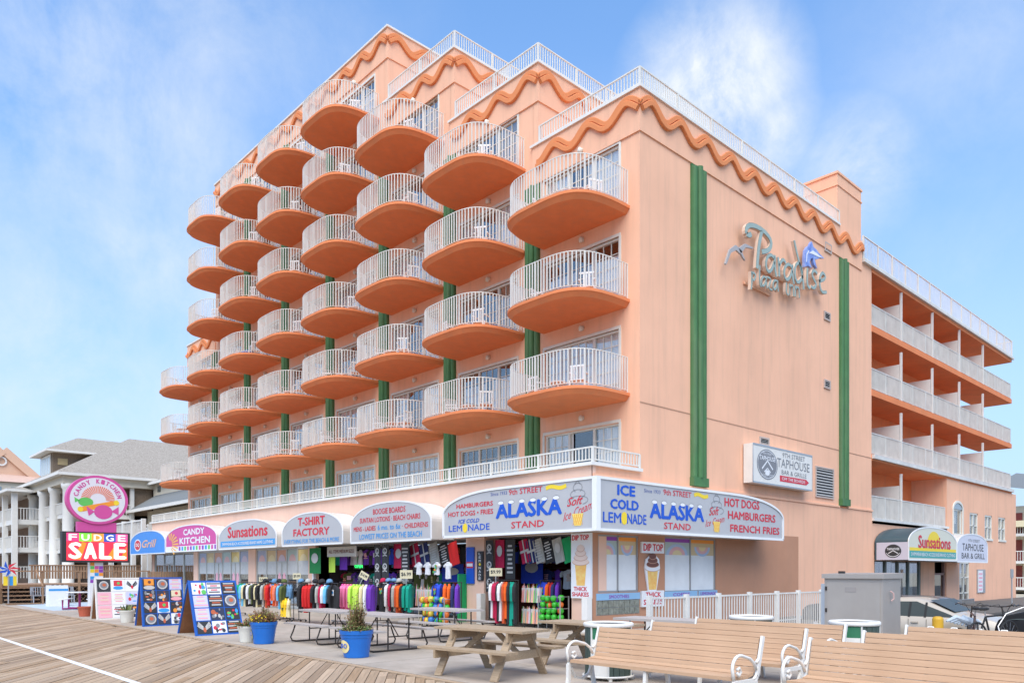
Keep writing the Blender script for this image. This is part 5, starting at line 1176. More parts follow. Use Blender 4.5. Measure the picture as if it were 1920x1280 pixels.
rack('tall clothes rack of long garments right of the lemonade pillar', -3.6, -2.25, -2.75, 1.38, [('black', dict(ln=1.2)), ('white', dict(ln=1.15)), ('crimson', dict(ln=1.15)), ('crimson', dict(ln=1.15)), ('black', dict(ln=1.15)), ('white', dict(ln=1.15)), ('rust', dict(ln=1.15)), ('orange', dict(ln=1.15)), ('black', dict(ln=1.15)), ('teal', dict(ln=1.2)), ('teal', dict(ln=1.15)), ('black', dict(ln=1.15))], short='tall rack right of the lemonade pillar')
rack('clothes rack of blue, red and purple hoodies in the corner opening', -2.15, -1.25, -2.0, 1.37, [('blue', dict(rz=-.3, prt='palm', **LONG)), ('blue', LONG.copy()), ('orange', LONG.copy()), ('red', LONG.copy()), ('navy', LONG.copy()), ('purple', LONG.copy())], short='rack in the corner opening')
# price cards
def price(x, y, z, s_, lab, w=.3, h=.2, tilt=0, yellow=True):
    t = thing('price_card', lab, 'price sign', (x, y, z-.2), 0, None); m = MB(); m.box(-w/2, w/2, -.008, .008, .2, .2+h); m.build('card', mat('cream_card', (.58, .52, .34), .7), t); m = MB(); m.box(-.01, .01, -.005, .005, .0, .2); m.build('stem', GALV, t)
    text(s_, FR(-.01), (-w*.4, w*.4, .2+h*.25, .2+h*.75), .0, BLK, t, .03); t.rotation_euler = (0, tilt, .5); return t
price(-9.3, -6.1, 1.38, '$9.99', 'cream price card above the denim tops and hoodies'); price(-6.1, -5.7, 1.45, '$14.99', 'tilted cream price card over the lime hoodies', tilt=.5); price(-5.4, -4.5, 1.42, '$6.99', 'cream price card above the palm sweater rack', .42, .26); price(-3.15, -2.85, 1.5, '$9.99', 'cream price card above the tall rack', .4, .24); price(-12.2, -5.9, 1.27, 'SALE', 'pale price card above the leftmost rack', .36, .16)
# goods bagged in clear film
def film_stack(lab, x0, x1, y, z0, z1, seed):
    t = thing('bagged_goods', lab, 'bagged goods', ((x0+x1)/2, y, z0)); o = ((x0+x1)/2, y, z0); rn = random.Random(seed); n = max(3, int((x1-x0)/.16)); rws = max(1, int((z1-z0)/.5))
    for r_ in range(rws):
        for i in range(n):
            x = x0+(x1-x0)*(i+.5)/n; zz = z0+(z1-z0)*r_/rws; hh = (z1-z0)/rws*.95; m = MB()
            for j in range(4): 
                a = x-.06+j*.035; m.add([(a, y-.06, zz), (a+.035, y-.05, zz), (a+.02+rn.uniform(-.02, .02), y-.02, zz+hh*rn.uniform(.75, 1)), (a, y-.02, zz+hh*.8)], [(0, 1, 2, 3)], rn.randrange(5))
            m.box(x-.07, x+.07, y-.03, y+.06, zz, zz+hh*.72, 4); m.build('bag', [PINK, mat('coral_print', (.85, .3, .22), .5), GRN, mat('apricot', (.85, .55, .3), .5), mat('clear_film', (.68, .66, .66), .2)], t, o)
    return t
film_stack('colourful bagged beach goods between the palm sweater and the blue hoodies', -6.0, -5.05, -3.7, .55, 1.32, 2); film_stack('colourful bagged beach goods in the corner opening', -2.55, -1.75, -2.35, .12, 1.35, 3)
# net bags of play balls
def ball_bin(lab, x0, x1, y0, y1, z0, z1, r, seed, cols):
    t = thing('ball_cage', lab, 'ball display', ((x0+x1)/2, (y0+y1)/2, 0)); o = ((x0+x1)/2, (y0+y1)/2, 0); rn = random.Random(seed)
    m = MB()
    for x in (x0, x1):
        for y in (y0, y1): m.box(x-.012, x+.012, y-.012, y+.012, 0, z1)
    for z in (z0, z1-.02, (z0+z1)/2): m.bar((x0, y0, z), (x1, y0, z), .012); m.bar((x1, y0, z), (x1, y1, z), .012)
    m.build('cage', GALV, t, o)
    nx = max(2, int((x1-x0)/(2*r))); nz = max(1, int((z1-z0)/(2*r)))
    for j in range(nz+1):
        for i in range(nx):
            q = MB(); c = (x0+(x1-x0)*(i+.5)/nx+rn.uniform(-.02, .02), y0+.06+rn.uniform(0, .1), z0+r+2*r*j+rn.uniform(-.02, .02)); q.ball(c, r*1.05, 10)
            for f in range(len(q.m)): q.m[f] = (f % 10)//4 % 2
            q.build('ball', [cols[rn.randrange(len(cols))], cols[rn.randrange(len(cols))]], t, o, smooth=True)
GG = mat('bright_green_ball', (.04, .42, .03), .4, var=.3, scale=14); OO = mat('orange_ball', (.62, .14, .02), .4, var=.3, scale=14); YY = mat('yellow_ball', (.6, .45, .04), .4); BB = mat('blue_ball', (.03, .15, .42), .4)
ball_bin('wire cage of green and orange play balls left of the pillar', -4.9, -3.65, -4.4, -4.05, .1, .85, .1, 3, [GG, GG, OO, YY, BB]); ball_bin('wire cage of green balls in the corner opening', -1.66, -.8, -2.55, -2.2, .25, .95, .09, 4, [GG, GG, GG, OO])
# hanging merchandise in the two openings
def hang_panel(lab, x, y, z0, z1, w, m1, prints, rz=0, name='hanging_towel', cat='towel', tilt=0):
    t = thing(name, lab, cat, (x, y, z0), rz); m = MB(); n = 6; vs = []
    for i in range(n+1): u = -w/2+w*i/n; vs += [(u, .012*math.sin(i*1.7), 0), (u, .012*math.sin(i*1.7), z1-z0)]
    m.add(vs, [(2*i, 2*i+2, 2*i+3, 2*i+1) for i in range(n)]); m.add([(v[0], v[1]+.01, v[2]) for v in vs], [(2*i+1, 2*i+3, 2*i+2, 2*i) for i in range(n)]); m.build('cloth', m1, t)
    p = MB(); fr = FR(-.02); h = z1-z0
    if prints == 'skull':
        k = max(1, int(h/.42))
        for j in range(k):
            c = h*(j+.5)/k; p.poly(fr, ell(0, c+.03, w*.32, .12, 12), .0, 0, 0); p.poly(fr, ell(0, c+.04, w*.2, .06, 10), .002, 0, 1); stroke(p, fr, [(-w*.3, c-.15), (0, c-.11), (w*.3, c-.15)], .02, .0, 0, 0); stroke(p, fr, [(-w*.2, c+.1), (w*.15, c-.05)], .014, .003, 0, 0)
    elif prints == 'lines':
        for j in range(7): a = w*random.uniform(.2, .4); p.poly(fr, [(-a, h*(.15+j*.11)), (a, h*(.15+j*.11)), (a, h*(.2+j*.11)), (-a, h*(.2+j*.11))], 0, 0, 0)
    elif prints == 'flag':
        p.poly(fr, [(-w*.06, 0), (w*.06, 0), (w*.06, h), (-w*.06, h)], .001, 0, 0); p.poly(fr, [(-w*.5, h*.45), (w*.5, h*.45), (w*.5, h*.55), (-w*.5, h*.55)], 0, 0, 0)
    elif prints == 'spot': p.poly(fr, ell(0, h*.6, w*.3, h*.2, 12), 0, 0, 0)
    if prints: p.build('print', [mat('dusty_white_print', (.50, .50, .48), .8), BLK], t)
    if tilt: t.rotation_euler = (0, tilt, rz)
    return t
random.seed(21)
hang_panel('dark green beach towel hanging at the left jamb of the shop', -14.7, -2.5, 1.55, 2.6, .95, mat('towel_green', (.01, .18, .05), .9), 'spot'); hang_panel('lime green towel hanging beside the dark green one', -13.85, -2.2, 1.6, 2.3, .5, cloth('lime'), None)
hang_panel('purple towel hanging under the banner', -13.3, -2.0, 1.7, 2.3, .6, cloth('purple'), None)
hang_panel('narrow black panel of white skull prints, left of the pair', -9.9, -2.6, .95, 2.62, .42, BLK, 'skull'); hang_panel('narrow black panel of white skull prints, right of the pair', -9.4, -2.6, .95, 2.62, .46, BLK, 'skull')
hang_panel('red printed towel in the wide shop opening', -8.85, -2.4, 1.75, 2.62, .6, cloth('crimson'), 'spot'); hang_panel('black towel with pale lettering in the wide shop opening', -8.3, -2.5, 1.5, 2.62, .5, BLK, 'lines')
hang_panel('black and white printed panel at the left of the corner opening', -4.17, -2.2, 1.0, 2.62, .36, BLK, 'skull'); hang_panel('red printed towel in the corner opening', -3.8, -2.1, 1.75, 2.62, .42, cloth('crimson'), 'spot'); hang_panel('black towel with pale lettering in the corner opening', -3.32, -2.1, 1.4, 2.62, .44, BLK, 'lines')
for i_, (x, c, p, l_) in enumerate([(-7.9, 'crimson', 'flag', 'slanting crimson towel with a white cross'), (-7.35, 'navy', 'flag', 'slanting navy towel with white stripes'), (-6.8, 'grey', 'lines', 'slanting grey towel with pale print'), (-6.25, 'black', 'lines', 'slanting black towel with pale print'), (-5.75, 'red', None, 'slanting red towel nearest the pillar')]):
    hang_panel(l_ + ' in the wide shop opening', x, -2.3, 1.85, 2.62, .5, cloth(c), p, 0, tilt=-.25)
for i_, (x, c, p, l_) in enumerate([(-2.7, 'crimson', 'flag', 'slanting crimson towel with a white cross'), (-2.4, 'navy', 'flag', 'slanting navy towel with white stripes'), (-2.1, 'grey', 'lines', 'slanting grey towel with pale print'), (-1.7, 'black', 'lines', 'slanting black towel with pale print'), (-1.3, 'grey', 'spot', 'slanting printed grey towel'), (-.95, 'green', None, 'slanting green towel nearest the corner pillar')]):
    hang_panel(l_ + ' in the corner opening', x, -2.0, 1.9, 2.62, .38, cloth(c), p, 0, tilt=-.25)
for i_ in range(4): o = garment(-7.35+i_*.5+(.1 if i_ == 3 else 0), -2.6, 1.95, 'white', -.1, 'line of small white shirts in the shop', i_, ln=.42 if i_ < 3 else .55, w=.34, sleeve=.17, prt='palm' if i_ == 2 else None)
hang_panel('deep blue printed beach blanket inside the corner opening', -3.6, -.9, 1.25, 2.1, 1.0, cloth('blue'), 'spot', name='hanging_blanket', cat='blanket'); hang_panel('blue printed beach blanket behind the small white shirts', -6.9, -1.5, 1.25, 1.9, 1.2, cloth('blue'), 'spot', name='hanging_blanket', cat='blanket')
tag(B(-15.32, -15.2, -2.3, -2.18, 1.0, 2.6).build('notice_strip', WPR), 'white paper notices stuck on the pillar left of the shop opening', 'notice')
sh = thing('shop_shelving', 'dark shelving with stacked goods deep inside the wide shop opening', 'shelves', (-10.5, 1.4, 0)); sm_ = MB()
for z in (.5, 1.0, 1.5, 2.0): sm_.box(-3.8, 3.8, -.25, .25, z, z+.03)
sm_.build('shelf', GRY, sh); rn = random.Random(9)
dw_rows = ((-.2, 2.35, 'r'), (-.2, 1.55, 's'))
for dz, zz, _ in dw_rows:
    for i in range(19):
        c = rn.choice(['navy', 'black', 'crimson', 'grey', 'blue', 'white', 'black', 'purple', 'olive', 'red', 'teal', 'sky']); key = (c, .55, .44, .2)
        if key not in SHM: q = shirt_mb(.44, .55, .2).build('display_shirt', cloth(c), sh); SHM[key] = q.data
        else: q = bpy.data.objects.new('display_shirt', SHM[key]); C.objects.link(q); q.parent = sh
        q.location = (-3.6+i*.5+rn.uniform(-.05, .05), -1.5+rn.uniform(-.2, .2), zz); q.rotation_euler = (0, 0, rn.uniform(-.3, .3))
for z in (.53, 1.03, 1.53):
    for i in range(24):
        x = -3.7+i*.31; w = rn.uniform(.18, .28); q = B(x, x+w, -.2, .1, z, z+rn.uniform(.12, .38)); q.build('folded_goods', cloth(rn.choice(['red', 'blue', 'grey', 'olive', 'navy', 'pink', 'white', 'black', 'orange'])), sh)
# wooden cheeks of the openings
o = B(-5.4, -5.34, -2.5, -2.16, 0, 2.6).build('green_noodle_post', cloth('green')); tag(o, 'tall green foam board leaning at the right jamb of the wide opening', 'beach board'); o.scale = (1, 1, .6)
def wpost(lab, x, y): t = B(x-.1, x+.1, y-.1, y+.1, 0, .95).build('bollard', WHITE); tag(t, lab, 'post', 'short white posts before the shop pillars')
wpost('short white square post before the lemonade pillar', -4.35, -2.4); wpost('short white square post under the corner ice cream sign', .1, -2.45)

# ================================================================ FENCE, CABINET, STREET THINGS
fx = 3.72; fe = thing('metal_fence', 'white picket metal fence running past the snack windows to the cabinet', 'fence', (fx, 0, 0))
ys = [-4.5, -3.1, -1.75, -.3, 1.1, 2.3, 3.7]
for y in ys: B(fx-.05, fx+.05, y-.05, y+.05, 0, 1.12).build('post', DULLW, fe, (fx, 0, 0))
pk = None
for a, b in zip(ys[:-1], ys[1:]):
    m = MB(); m.box(fx-.02, fx+.02, a+.05, b-.05, 1.03, 1.07); m.box(fx-.02, fx+.02, a+.05, b-.05, .1, .14); m.build('rail', DULLW, fe, (fx, 0, 0))
    n = int((b-a)/.115)
    for i in range(1, n):
        if pk is None: o = B(-.011, .011, -.011, .011, .14, 1.03).build('picket', DULLW, fe); pk = o.data
        else: o = bpy.data.objects.new('picket', pk); C.objects.link(o); o.parent = fe
        o.location = (0, a+(b-a)*i/n, 0)
cb = thing('utility_cabinet', 'tall grey metal utility cabinet with sloping lid beside the fence', 'cabinet', (7.2, -2.2, 0)); co = (7.2, -2.2, 0)
B(6.62, 7.80, -2.35, -1.45, 0, 1.50).build('cabinet_body', METAL, cb, co)
m = MB(); m.add([(6.58, -2.40, 1.50), (7.84, -2.40, 1.50), (7.84, -1.4, 1.50), (6.58, -1.4, 1.50), (6.58, -2.40, 1.59), (7.84, -2.40, 1.59), (7.84, -1.4, 1.615), (6.58, -1.4, 1.615)], [(0, 3, 2, 1), (4, 5, 6, 7), (0, 1, 5, 4), (1, 2, 6, 5), (2, 3, 7, 6), (3, 0, 4, 7)]); m.build('lid', METAL, cb, co)
B(6.9, 7.02, -2.33, -2.27, 1.6, 1.65).build('lid_catch', STEEL, cb, co); B(6.67, 7.75, -2.362, -2.351, .08, 1.42).build('door', METAL, cb, co); B(7.05, 7.28, -2.366, -2.363, 1.22, 1.32).build('label_plate', mat('worn_label', (.30, .27, .25), .7), cb, co)
for z_ in (.3, .8, 1.25): B(6.64, 6.68, -2.375, -2.351, z_, z_+.08).build('hinge', STEEL, cb, co)
m = MB(); m.tube([(7.83, -2.05, 1.25), (7.87, -2.0, 1.2), (7.87, -1.98, 1.1), (7.83, -2.0, 1.05)], .015, 6); m.build('handle', mat('pinkish_handle', (.6, .4, .36), .5), cb, co)
B(6.38, 6.60, -2.0, -1.6, 0, 1.38).build('meter_box', mat('pale_meter_grey', (.48, .52, .56), .5), cb, co)
# yellow bollard
yb = thing('yellow_bollard', 'short round yellow bollard in front of the beige car', 'bollard', (6.95, 3.35, -.5)); MB().lathe([(.13, 0), (.13, .92), (.11, .97), (.05, .99)], n=20).build('pipe', mat('yellow_bollard_paint', (.60, .34, .02), .5), yb); MB().lathe([(.17, 0), (.17, .03)], n=16).build('base_plate', STEEL, yb)
# cars
def car(label, loc, rz, body, L=4.8, Wd=1.8, Hh=1.42, suv=False, detail=True):
    t = thing('parked_car', label, 'car', loc, rz)
    if not suv: prof = [(-L/2, .35), (-L/2, .62), (-L/2+.08, .88), (-L/2+.5, .98), (-L/2+1.0, 1.02), (-L/2+1.75, 1.34), (-.3, Hh), (.35, Hh-.02), (1.25, 1.0), (L/2-.6, .88), (L/2-.1, .72), (L/2, .5), (L/2, .3)]
    else: prof = [(-L/2, .45), (-L/2, .95), (-L/2+.08, 1.15), (-L/2+.28, Hh-.08), (-L/2+.6, Hh), (.5, Hh), (1.2, 1.15), (L/2-.2, 1.05), (L/2, .85), (L/2, .4)]
    # resample the upper profile
    P = []
    for a, b in zip(prof[:-1], prof[1:]):
        for k in range(4): P.append((a[0]+(b[0]-a[0])*k/4, a[1]+(b[1]-a[1])*k/4))
    P.append(prof[-1]); sm = [P[0]] + [((P[i-1][0]+2*P[i][0]+P[i+1][0])/4, (P[i-1][1]+2*P[i][1]+P[i+1][1])/4) for i in range(1, len(P)-1)] + [P[-1]]
    m = MB(); bot = .25; belt = .92 if not suv else 1.1; wheels = (-L/2+.95, L/2-.95)
    def under(x):
        z = bot
        for wx in wheels:
            if abs(x-wx) < .38: z = max(z, .32+math.sqrt(max(0, .38**2-(x-wx)**2))*1.0)
        return z
    rings = []; n = len(sm)
    for x, z in sm:
        g = min(z, belt); tum = max(0, (z-belt))*.38; zu = min(under(x), g-.05); ef = 1-.10*max(0, (abs(x)-(L/2-.5))/.5)
        rings.append([(x, Wd/2*.97*ef, zu), (x, Wd/2*ef, (zu+g)/2), (x, Wd/2*.97*ef, g-.02), (x, (Wd/2-.06)*ef, g), (x, Wd/2-.08-tum if z > belt else (Wd/2-.12)*ef, z-.02 if z > belt else g+.005), (x, Wd/2*.6, z + .015), (x, 0, z+.03)])
    vs = []; 
    for r_ in rings: vs += r_ + [(p[0], -p[1], p[2]) for p in r_[::-1][1:]]
    K = 13; fs = [(i*K+k, i*K+k+1, (i+1)*K+k+1, (i+1)*K+k) for i in range(n-1) for k in range(K-1)] + [tuple(range(K))[::-1], tuple((n-1)*K+k for k in range(K))]
    m.add(vs, fs); m.build('body', body, t, smooth=True)
    for sg in (-1, 1):
        win = MB(); yb_, yt = sg*(Wd/2-.065), sg*(Wd/2-.08-(Hh-.07-belt)*.38+.015)
        if not suv: pts = [(-L/2+1.0, belt+.03), (-L/2+1.15, belt+.10), (-L/2+1.8, Hh-.16), (-.4, Hh-.08), (.3, Hh-.10), (1.0, belt+.06), (1.0, belt+.02)]
        else: pts = [(-L/2+.25, belt+.03), (-L/2+.45, Hh-.14), (.4, Hh-.12), (1.0, belt+.04)]
        def y3(z): return yb_ + (yt-yb_)*(z-belt)/(Hh-.07-belt)
        vv = [(x, y3(z)+sg*.006, z) for x, z in pts]
        win.add(vv, [tuple(range(len(vv)))[::sg*-1 if sg > 0 else 1]]); w_ = win.build('side_window', CARG, t)
        pl_ = MB()
        for x in ((-L/2+1.75, -.25) if not suv else (-.9, .1)): pl_.bar((x, y3(belt)+sg*.012, belt+.01), (x, y3(Hh-.1)+sg*.012, Hh-.1), .05, .012)
        pl_.build('window_pillar', RUB, t)
        if detail:
            dl = MB()
            for x in (-L/2+1.7, -.25, 1.0): dl.bar((x, sg*(Wd/2+.001), .35), (x, sg*(Wd/2*.985), .88), .008, .008)
            dl.build('door_gap', RUB, t); h = MB(); h.box(-.5, -.32, sg*(Wd/2)-.012, sg*(Wd/2)+.02, .78, .81); h.build('door_handle', body, t); mr = MB(); mr.ball((.95, sg*(Wd/2+.08), 1.0), .09, 8, sc=(.7, 1, .7)); mr.build('mirror', body, t)
        for wx in wheels:
            wl_ = MB(); prof_ = [(.20, -.1), (.30, -.1), (.325, -.07), (.325, .07), (.30, .1), (.20, .1)]; n2 = 20
            vs = [(wx+q*math.cos(2*math.pi*k/n2), sg*(Wd/2-.12)+d, .325+q*math.sin(2*math.pi*k/n2)) for q, d in prof_ for k in range(n2)]; fs = [(i*n2+k, i*n2+(k+1) % n2, (i+1)*n2+(k+1) % n2, (i+1)*n2+k) for i in range(5) for k in range(n2)]
            wl_.add(vs, fs); ww = wl_.build('wheel', RUB, t); rm = MB(); vs = [(wx+.21*math.cos(2*math.pi*k/n2), sg*(Wd/2-.04), .325+.21*math.sin(2*math.pi*k/n2)) for k in range(n2)]; rm.add(vs+[(wx, sg*(Wd/2-.05), .325)], [(k, (k+1) % n2, n2) for k in range(n2)]); rm.build('rim', GALV, ww)
    gl = MB()
    if not suv: a, b = (1.2, 1.04), (.42, Hh-.03); c, d = (-L/2+1.08, 1.07), (-L/2+1.72, 1.345)
    else: a, b = (1.15, 1.2), (.6, Hh-.03); c, d = (-L/2+.1, 1.2), (-L/2+.27, Hh-.1)
    for p, q, s_ in ((a, b, 1), (c, d, -1)):
        yy1, yy2 = Wd/2-.2, Wd/2-.3; gl.add([(p[0]+s_*.02, -yy1, p[1]+.025), (p[0]+s_*.02, yy1, p[1]+.025), (q[0]+s_*.02, yy2, q[1]+.04), (q[0]+s_*.02, -yy2, q[1]+.04)], [(0, 1, 2, 3)])
    gl.build('windscreen', CARG, t)
    for sg in (-1, 1):
        B(-L/2-.015, -L/2+.12, sg*.5, sg*.82, .62, .78).build('tail_light', RED, t); B(L/2-.12, L/2+.01, sg*.5, sg*.82, .52, .66).build('headlight', WPR, t)
    B(-L/2-.05, -L/2+.1, -.85, .85, .32, .52).build('bumper', body, t)
    return t
car('beige sedan parked behind the cabinet and bench', (5.85, 4.6, -.5), R(180), CARB)
car('dark boxy car with a black tailgate beyond the beige sedan', (3.6, 8.2, -.55), R(180), CARD, 4.6, 1.85, 1.40, True, False)
car('black car with only its rear showing behind the bicycles', (11.15, 1.4, -.5), R(0), mat('black_car', (.010, .010, .011), .7, spec=.2), 4.4, 1.8, 1.30, True, False)
# bicycles
def bicycle(label, loc, rz, fc, lean=.05):
    t = thing('bicycle', label, 'bicycle', loc, rz, 'bicycles at the rack behind the benches'); t.rotation_euler = (lean, 0, rz)
    for x in (-.52, .52):
        m = MB(); m.tube([(x+.33*math.cos(a*math.pi/12), 0, .35+.33*math.sin(a*math.pi/12)) for a in range(24)], .018, 6, closed=True); w = m.build('wheel', RUB, t); s_ = MB()
        for k in range(14): a = k*math.pi/7; s_.bar((x, 0, .35), (x+.32*math.cos(a), 0, .35+.32*math.sin(a)), .003)
        s_.lathe([(.02, -.04), (.02, .04)], (x, 0, .35), 8); s_.build('spokes', GALV, w)
    m = MB(); bb_, st_, ht, hb = (-.08, 0, .30), (-.22, 0, .78), (.36, 0, .80), (.40, 0, .66)
    for a, b in ((bb_, st_), (st_, ht), (bb_, hb), (ht, hb), (bb_, (-.52, 0, .35)), (st_, (-.52, 0, .35)), (hb, (.52, 0, .35))): m.tube([a, b], .02, 6)
    m.build('frame', fc, t); m = MB(); m.tube([(.36, 0, .8), (.33, 0, .95)], .014, 6); m.tube([(.18, -.3, .97), (.30, -.26, .99), (.35, -.08, .96), (.35, .08, .96), (.30, .26, .99), (.18, .3, .97)], .013, 6); hb_ = m.build('handlebar', STEEL, t)
    m = MB(); m.tube([(.3, -.2, .98), (.42, -.15, 1.02), (.5, -.02, .9), (.42, 0, .7)], .006, 5); m.tube([(.3, .2, .98), (.45, .12, 1.0), (.46, .0, .8)], .006, 5); m.build('cable', RUB, hb_)
    m = MB(); m.tube([(-.22, 0, .78), (-.25, 0, .9)], .013, 6); m.build('seat_post', GALV, t); m = MB(); m.ball((-.27, 0, .93), .13, 8, sc=(1.05, .6, .28)); m.build('saddle', RUB, t)
    m = MB(); m.lathe([(.08, -.01), (.08, .01)], (-.08, 0, .3), 12); m.tube([(-.08, -.08, .3), (.02, -.08, .18)], .01, 5); m.tube([(-.08, .08, .3), (-.18, .08, .42)], .01, 5); m.build('pedals', STEEL, t)
    return t
bicycle('dark brown bicycle with pale cloth over its bars, leftmost at the rack', (9.0, -1.1, 0), R(112), mat('brown_bike', (.08, .04, .035), .4)); bicycle('black bicycle in the middle of the rack', (9.45, -1.25, 0), R(75), RUB, -.06); bicycle('bicycle with silver mudguard and blue bag, rightmost at the rack', (10.05, -1.4, 0), R(100), GALV, .08)
clb = MB()
for i in range(6): clb.tube([(8.68+.05*i, -1.5+.06*i, .66-.02*i), (8.8+.03*i, -1.35+.05*i, .74-.03*(i % 3)), (8.98+.03*i, -1.2+.04*i, .66-.03*(i % 2)), (9.1, -1.1+.03*i, .60)], [.02, .05, .045, .02], 7)
tag(clb.build('folded_cloth', mat('pale_blue_cloth', (.42, .48, .54), .9, var=.25, scale=12)), 'pale blue grey cloth draped over the leftmost bicycle', 'cloth')
br_ = thing('bicycle_rack', 'low white tube bicycle rack behind the last bench', 'bicycle rack', (9, -1.5, 0)); 
for i in range(4): m = MB(); x = -.6+i*.42; m.tube([(x, -.3, 0), (x, -.3, .5), (x+.04, -.26, .55), (x+.12, -.26, .55), (x+.16, -.3, .5), (x+.16, -.3, 0)], .018, 8); m.build('hoop', WHITE, br_)
m = MB(); m.tube([(9.75, -1.9, .3), (9.62, -1.7, .62), (9.7, -1.5, .85), (9.95, -1.35, .98)], .012, 6); tag(m.build('bent_pole', GALV), 'curved silver cable lock rising beside the rightmost bicycle', 'cable')
# notice pole by the side street
sp_ = thing('street_sign', 'thin grey signpost before the rear wing wall', 'street sign', (2.6, 27.5, -.5)); MB().tube([(2.6, 27.5, -.5), (2.6, 27.5, 1.6)], .035, 6).build('post', GALV, sp_, (2.6, 27.5, -.5)); B(2.58, 2.63, 27.3, 27.7, 1.3, 1.75).build('plate', GALV, sp_, (2.6, 27.5, -.5))
rf = thing('ramp_fence', 'pale grey slatted fence along the foot of the rear wing', 'fence', (1.2, 30, -.5)); ro = (1.2, 30, -.5); pk = None
for i in range(46):
    if pk is None: o = B(1.19, 1.22, 0, .20, -.5, .02).build('board', DULLW, rf, ro); pk = o.data
    else: o = bpy.data.objects.new('board', pk); C.objects.link(o); o.parent = rf
    o.location = (0, 27.9-30+i*.235 + 0, 0)
rail_run([(1.0, 12.5), (1.0, 27)], -.35, .55, 2.0, .12, GALV, 'ramp_railing', None); tag(bpy.data.objects['ramp_railing'], 'grey ramp railing beside the rear entrance', 'railing')

# ================================================================ LED PYLON SIGN
PX = -18.0; py_ = thing('candy_sign', 'round magenta candy kitchen sign above a red fudge sale screen on a pole', 'sign', (PX, -9.8, 0)); po_ = (PX, -9.8, 0); LP = RT(PX)
m = MB(); m.box(PX-.45, PX-.12, -10.0, -9.55, 0, 2.0); m.build('pole', WPR, py_, po_)
rn = random.Random(12); pcs = [RED, LBLUE, YEL, PURP, GRN, ORG, TEAL, MAG]
for j in range(6):
    for i in range(3):
        if rn.random() < .15: continue
        m = MB(); a = -10.0+i*.15; b = 1.98-j*.13; m.poly(LP, [(a+.005, b-.125), (a+.145, b-.125), (a+.145, b-.005), (a+.005, b-.005)], -.115, .004); m.build('colour_tile', rn.choice(pcs), py_, po_)
B(PX-.3, PX, -10.96, -8.63, 1.98, 3.12).build('screen_cabinet', BLK, py_, po_)
SC = mat('screen_red', (.80, .03, .06), .6, emit=.25); m = MB(); m.poly(LP, [(-10.82, 2.05), (-8.72, 2.05), (-8.72, 3.07), (-10.82, 3.07)], .004); m.build('screen', SC, py_, po_)
m = MB(); m.poly(LP, [(-10.6, 2.08), (-10.35, 2.08), (-10.15, 2.7), (-10.3, 2.75)], .008); m.poly(LP, [(-9.5, 2.08), (-9.25, 2.08), (-8.95, 2.75), (-9.1, 2.75)], .008); m.poly(LP, [(-9.0, 2.08), (-8.75, 2.08), (-8.75, 2.6)], .008); m.build('screen_flare', mat('screen_orange', (.85, .22, .02), .6, emit=.25), py_, po_)
cs_ = [('F', mat('scr_pink', (.82, .05, .2), .6, emit=.2)), ('U', mat('scr_green', (.2, .7, .05), .6, emit=.2)), ('D', mat('scr_orange', (.85, .3, .05), .6, emit=.2)), ('G', mat('scr_blue', (.03, .08, .4), .6, emit=.2)), ('E', mat('scr_rose', (.8, .1, .3), .6, emit=.2))]
SW = mat('screen_cream', (.78, .76, .66), .6, emit=.25)
for j, (ch, mm) in enumerate(cs_): a = -10.82+j*.42; m = MB(); m.poly(LP, [(a, 2.76), (a+.42, 2.76), (a+.42, 3.07), (a, 3.07)], .010); m.build('screen_tile', mm, py_, po_); text(ch, LP, (a+.07, a+.35, 2.79, 3.03), .014, SW, py_, .04, origin=po_)
for j, ch in enumerate('SALE'): a = -10.78+j*.515; text(ch, LP, (a+.02, a+.47, 2.1, 2.73), .014, SW, py_, .055, origin=po_)
m = MB(); m.box(PX-.28, PX-.05, -10.45, -9.1, 3.12, 3.5); m.build('sign_bracket', MAG, py_, po_)
CU, CV, RU, RV = -9.76, 4.34, 1.06, .92
m = MB(); P = ell(CU, CV, RU, RV, 48); m.poly(LP, P, 0, .32); m.build('disc', MAG, py_, po_); m = MB(); m.poly(LP, ell(CU, CV, RU*.9, RV*.9, 48), .004); m.build('disc_face', mat('pale_face', (.72, .70, .72), .5), py_, po_)
m = MB()
for j in range(25): a = R(-5+j*190/24); m.poly(LP, [(CU+.27*math.cos(a-.035), CV+.02+.22*math.sin(a-.035)), (CU+.58*math.cos(a-.04), CV+.02+.5*math.sin(a-.04)), (CU+.58*math.cos(a+.04), CV+.02+.5*math.sin(a+.04)), (CU+.27*math.cos(a+.035), CV+.02+.22*math.sin(a+.035))], .008)
m.build('sun_rays', mat('ray_orange', (.80, .16, .04), .5), py_, po_)
m = MB(); m.poly(LP, ell(CU+.18, CV-.45, .32, .27, 18), .014, 0, 0); m.poly(LP, [(CU-.12, CV-.45), (CU-.4, CV-.25), (CU-.32, CV-.62)], .013, 0, 0); m.poly(LP, [(CU+.46, CV-.42), (CU+.72, CV-.22), (CU+.72, CV-.55)], .013, 0, 0)
stroke(m, LP, [(CU-.55, CV-.38), (CU+.6, CV-.08)], .09, .011, 0, 1); m.poly(LP, ell(CU-.6, CV-.38, .1, .1, 10), .012, 0, 2); m.poly(LP, ell(CU+.64, CV-.08, .1, .1, 10), .012, 0, 2); m.poly(LP, ell(CU-.42, CV-.1, .26, .17, 14), .010, 0, 3); m.poly(LP, [(CU-.62, CV-.05), (CU-.8, CV+.06), (CU-.78, CV-.14)], .010, 0, 3); m.build('candy_pictures', [MAG, ORG, YEL, GRN], py_, po_)
word = 'CANDY KITCHEN'
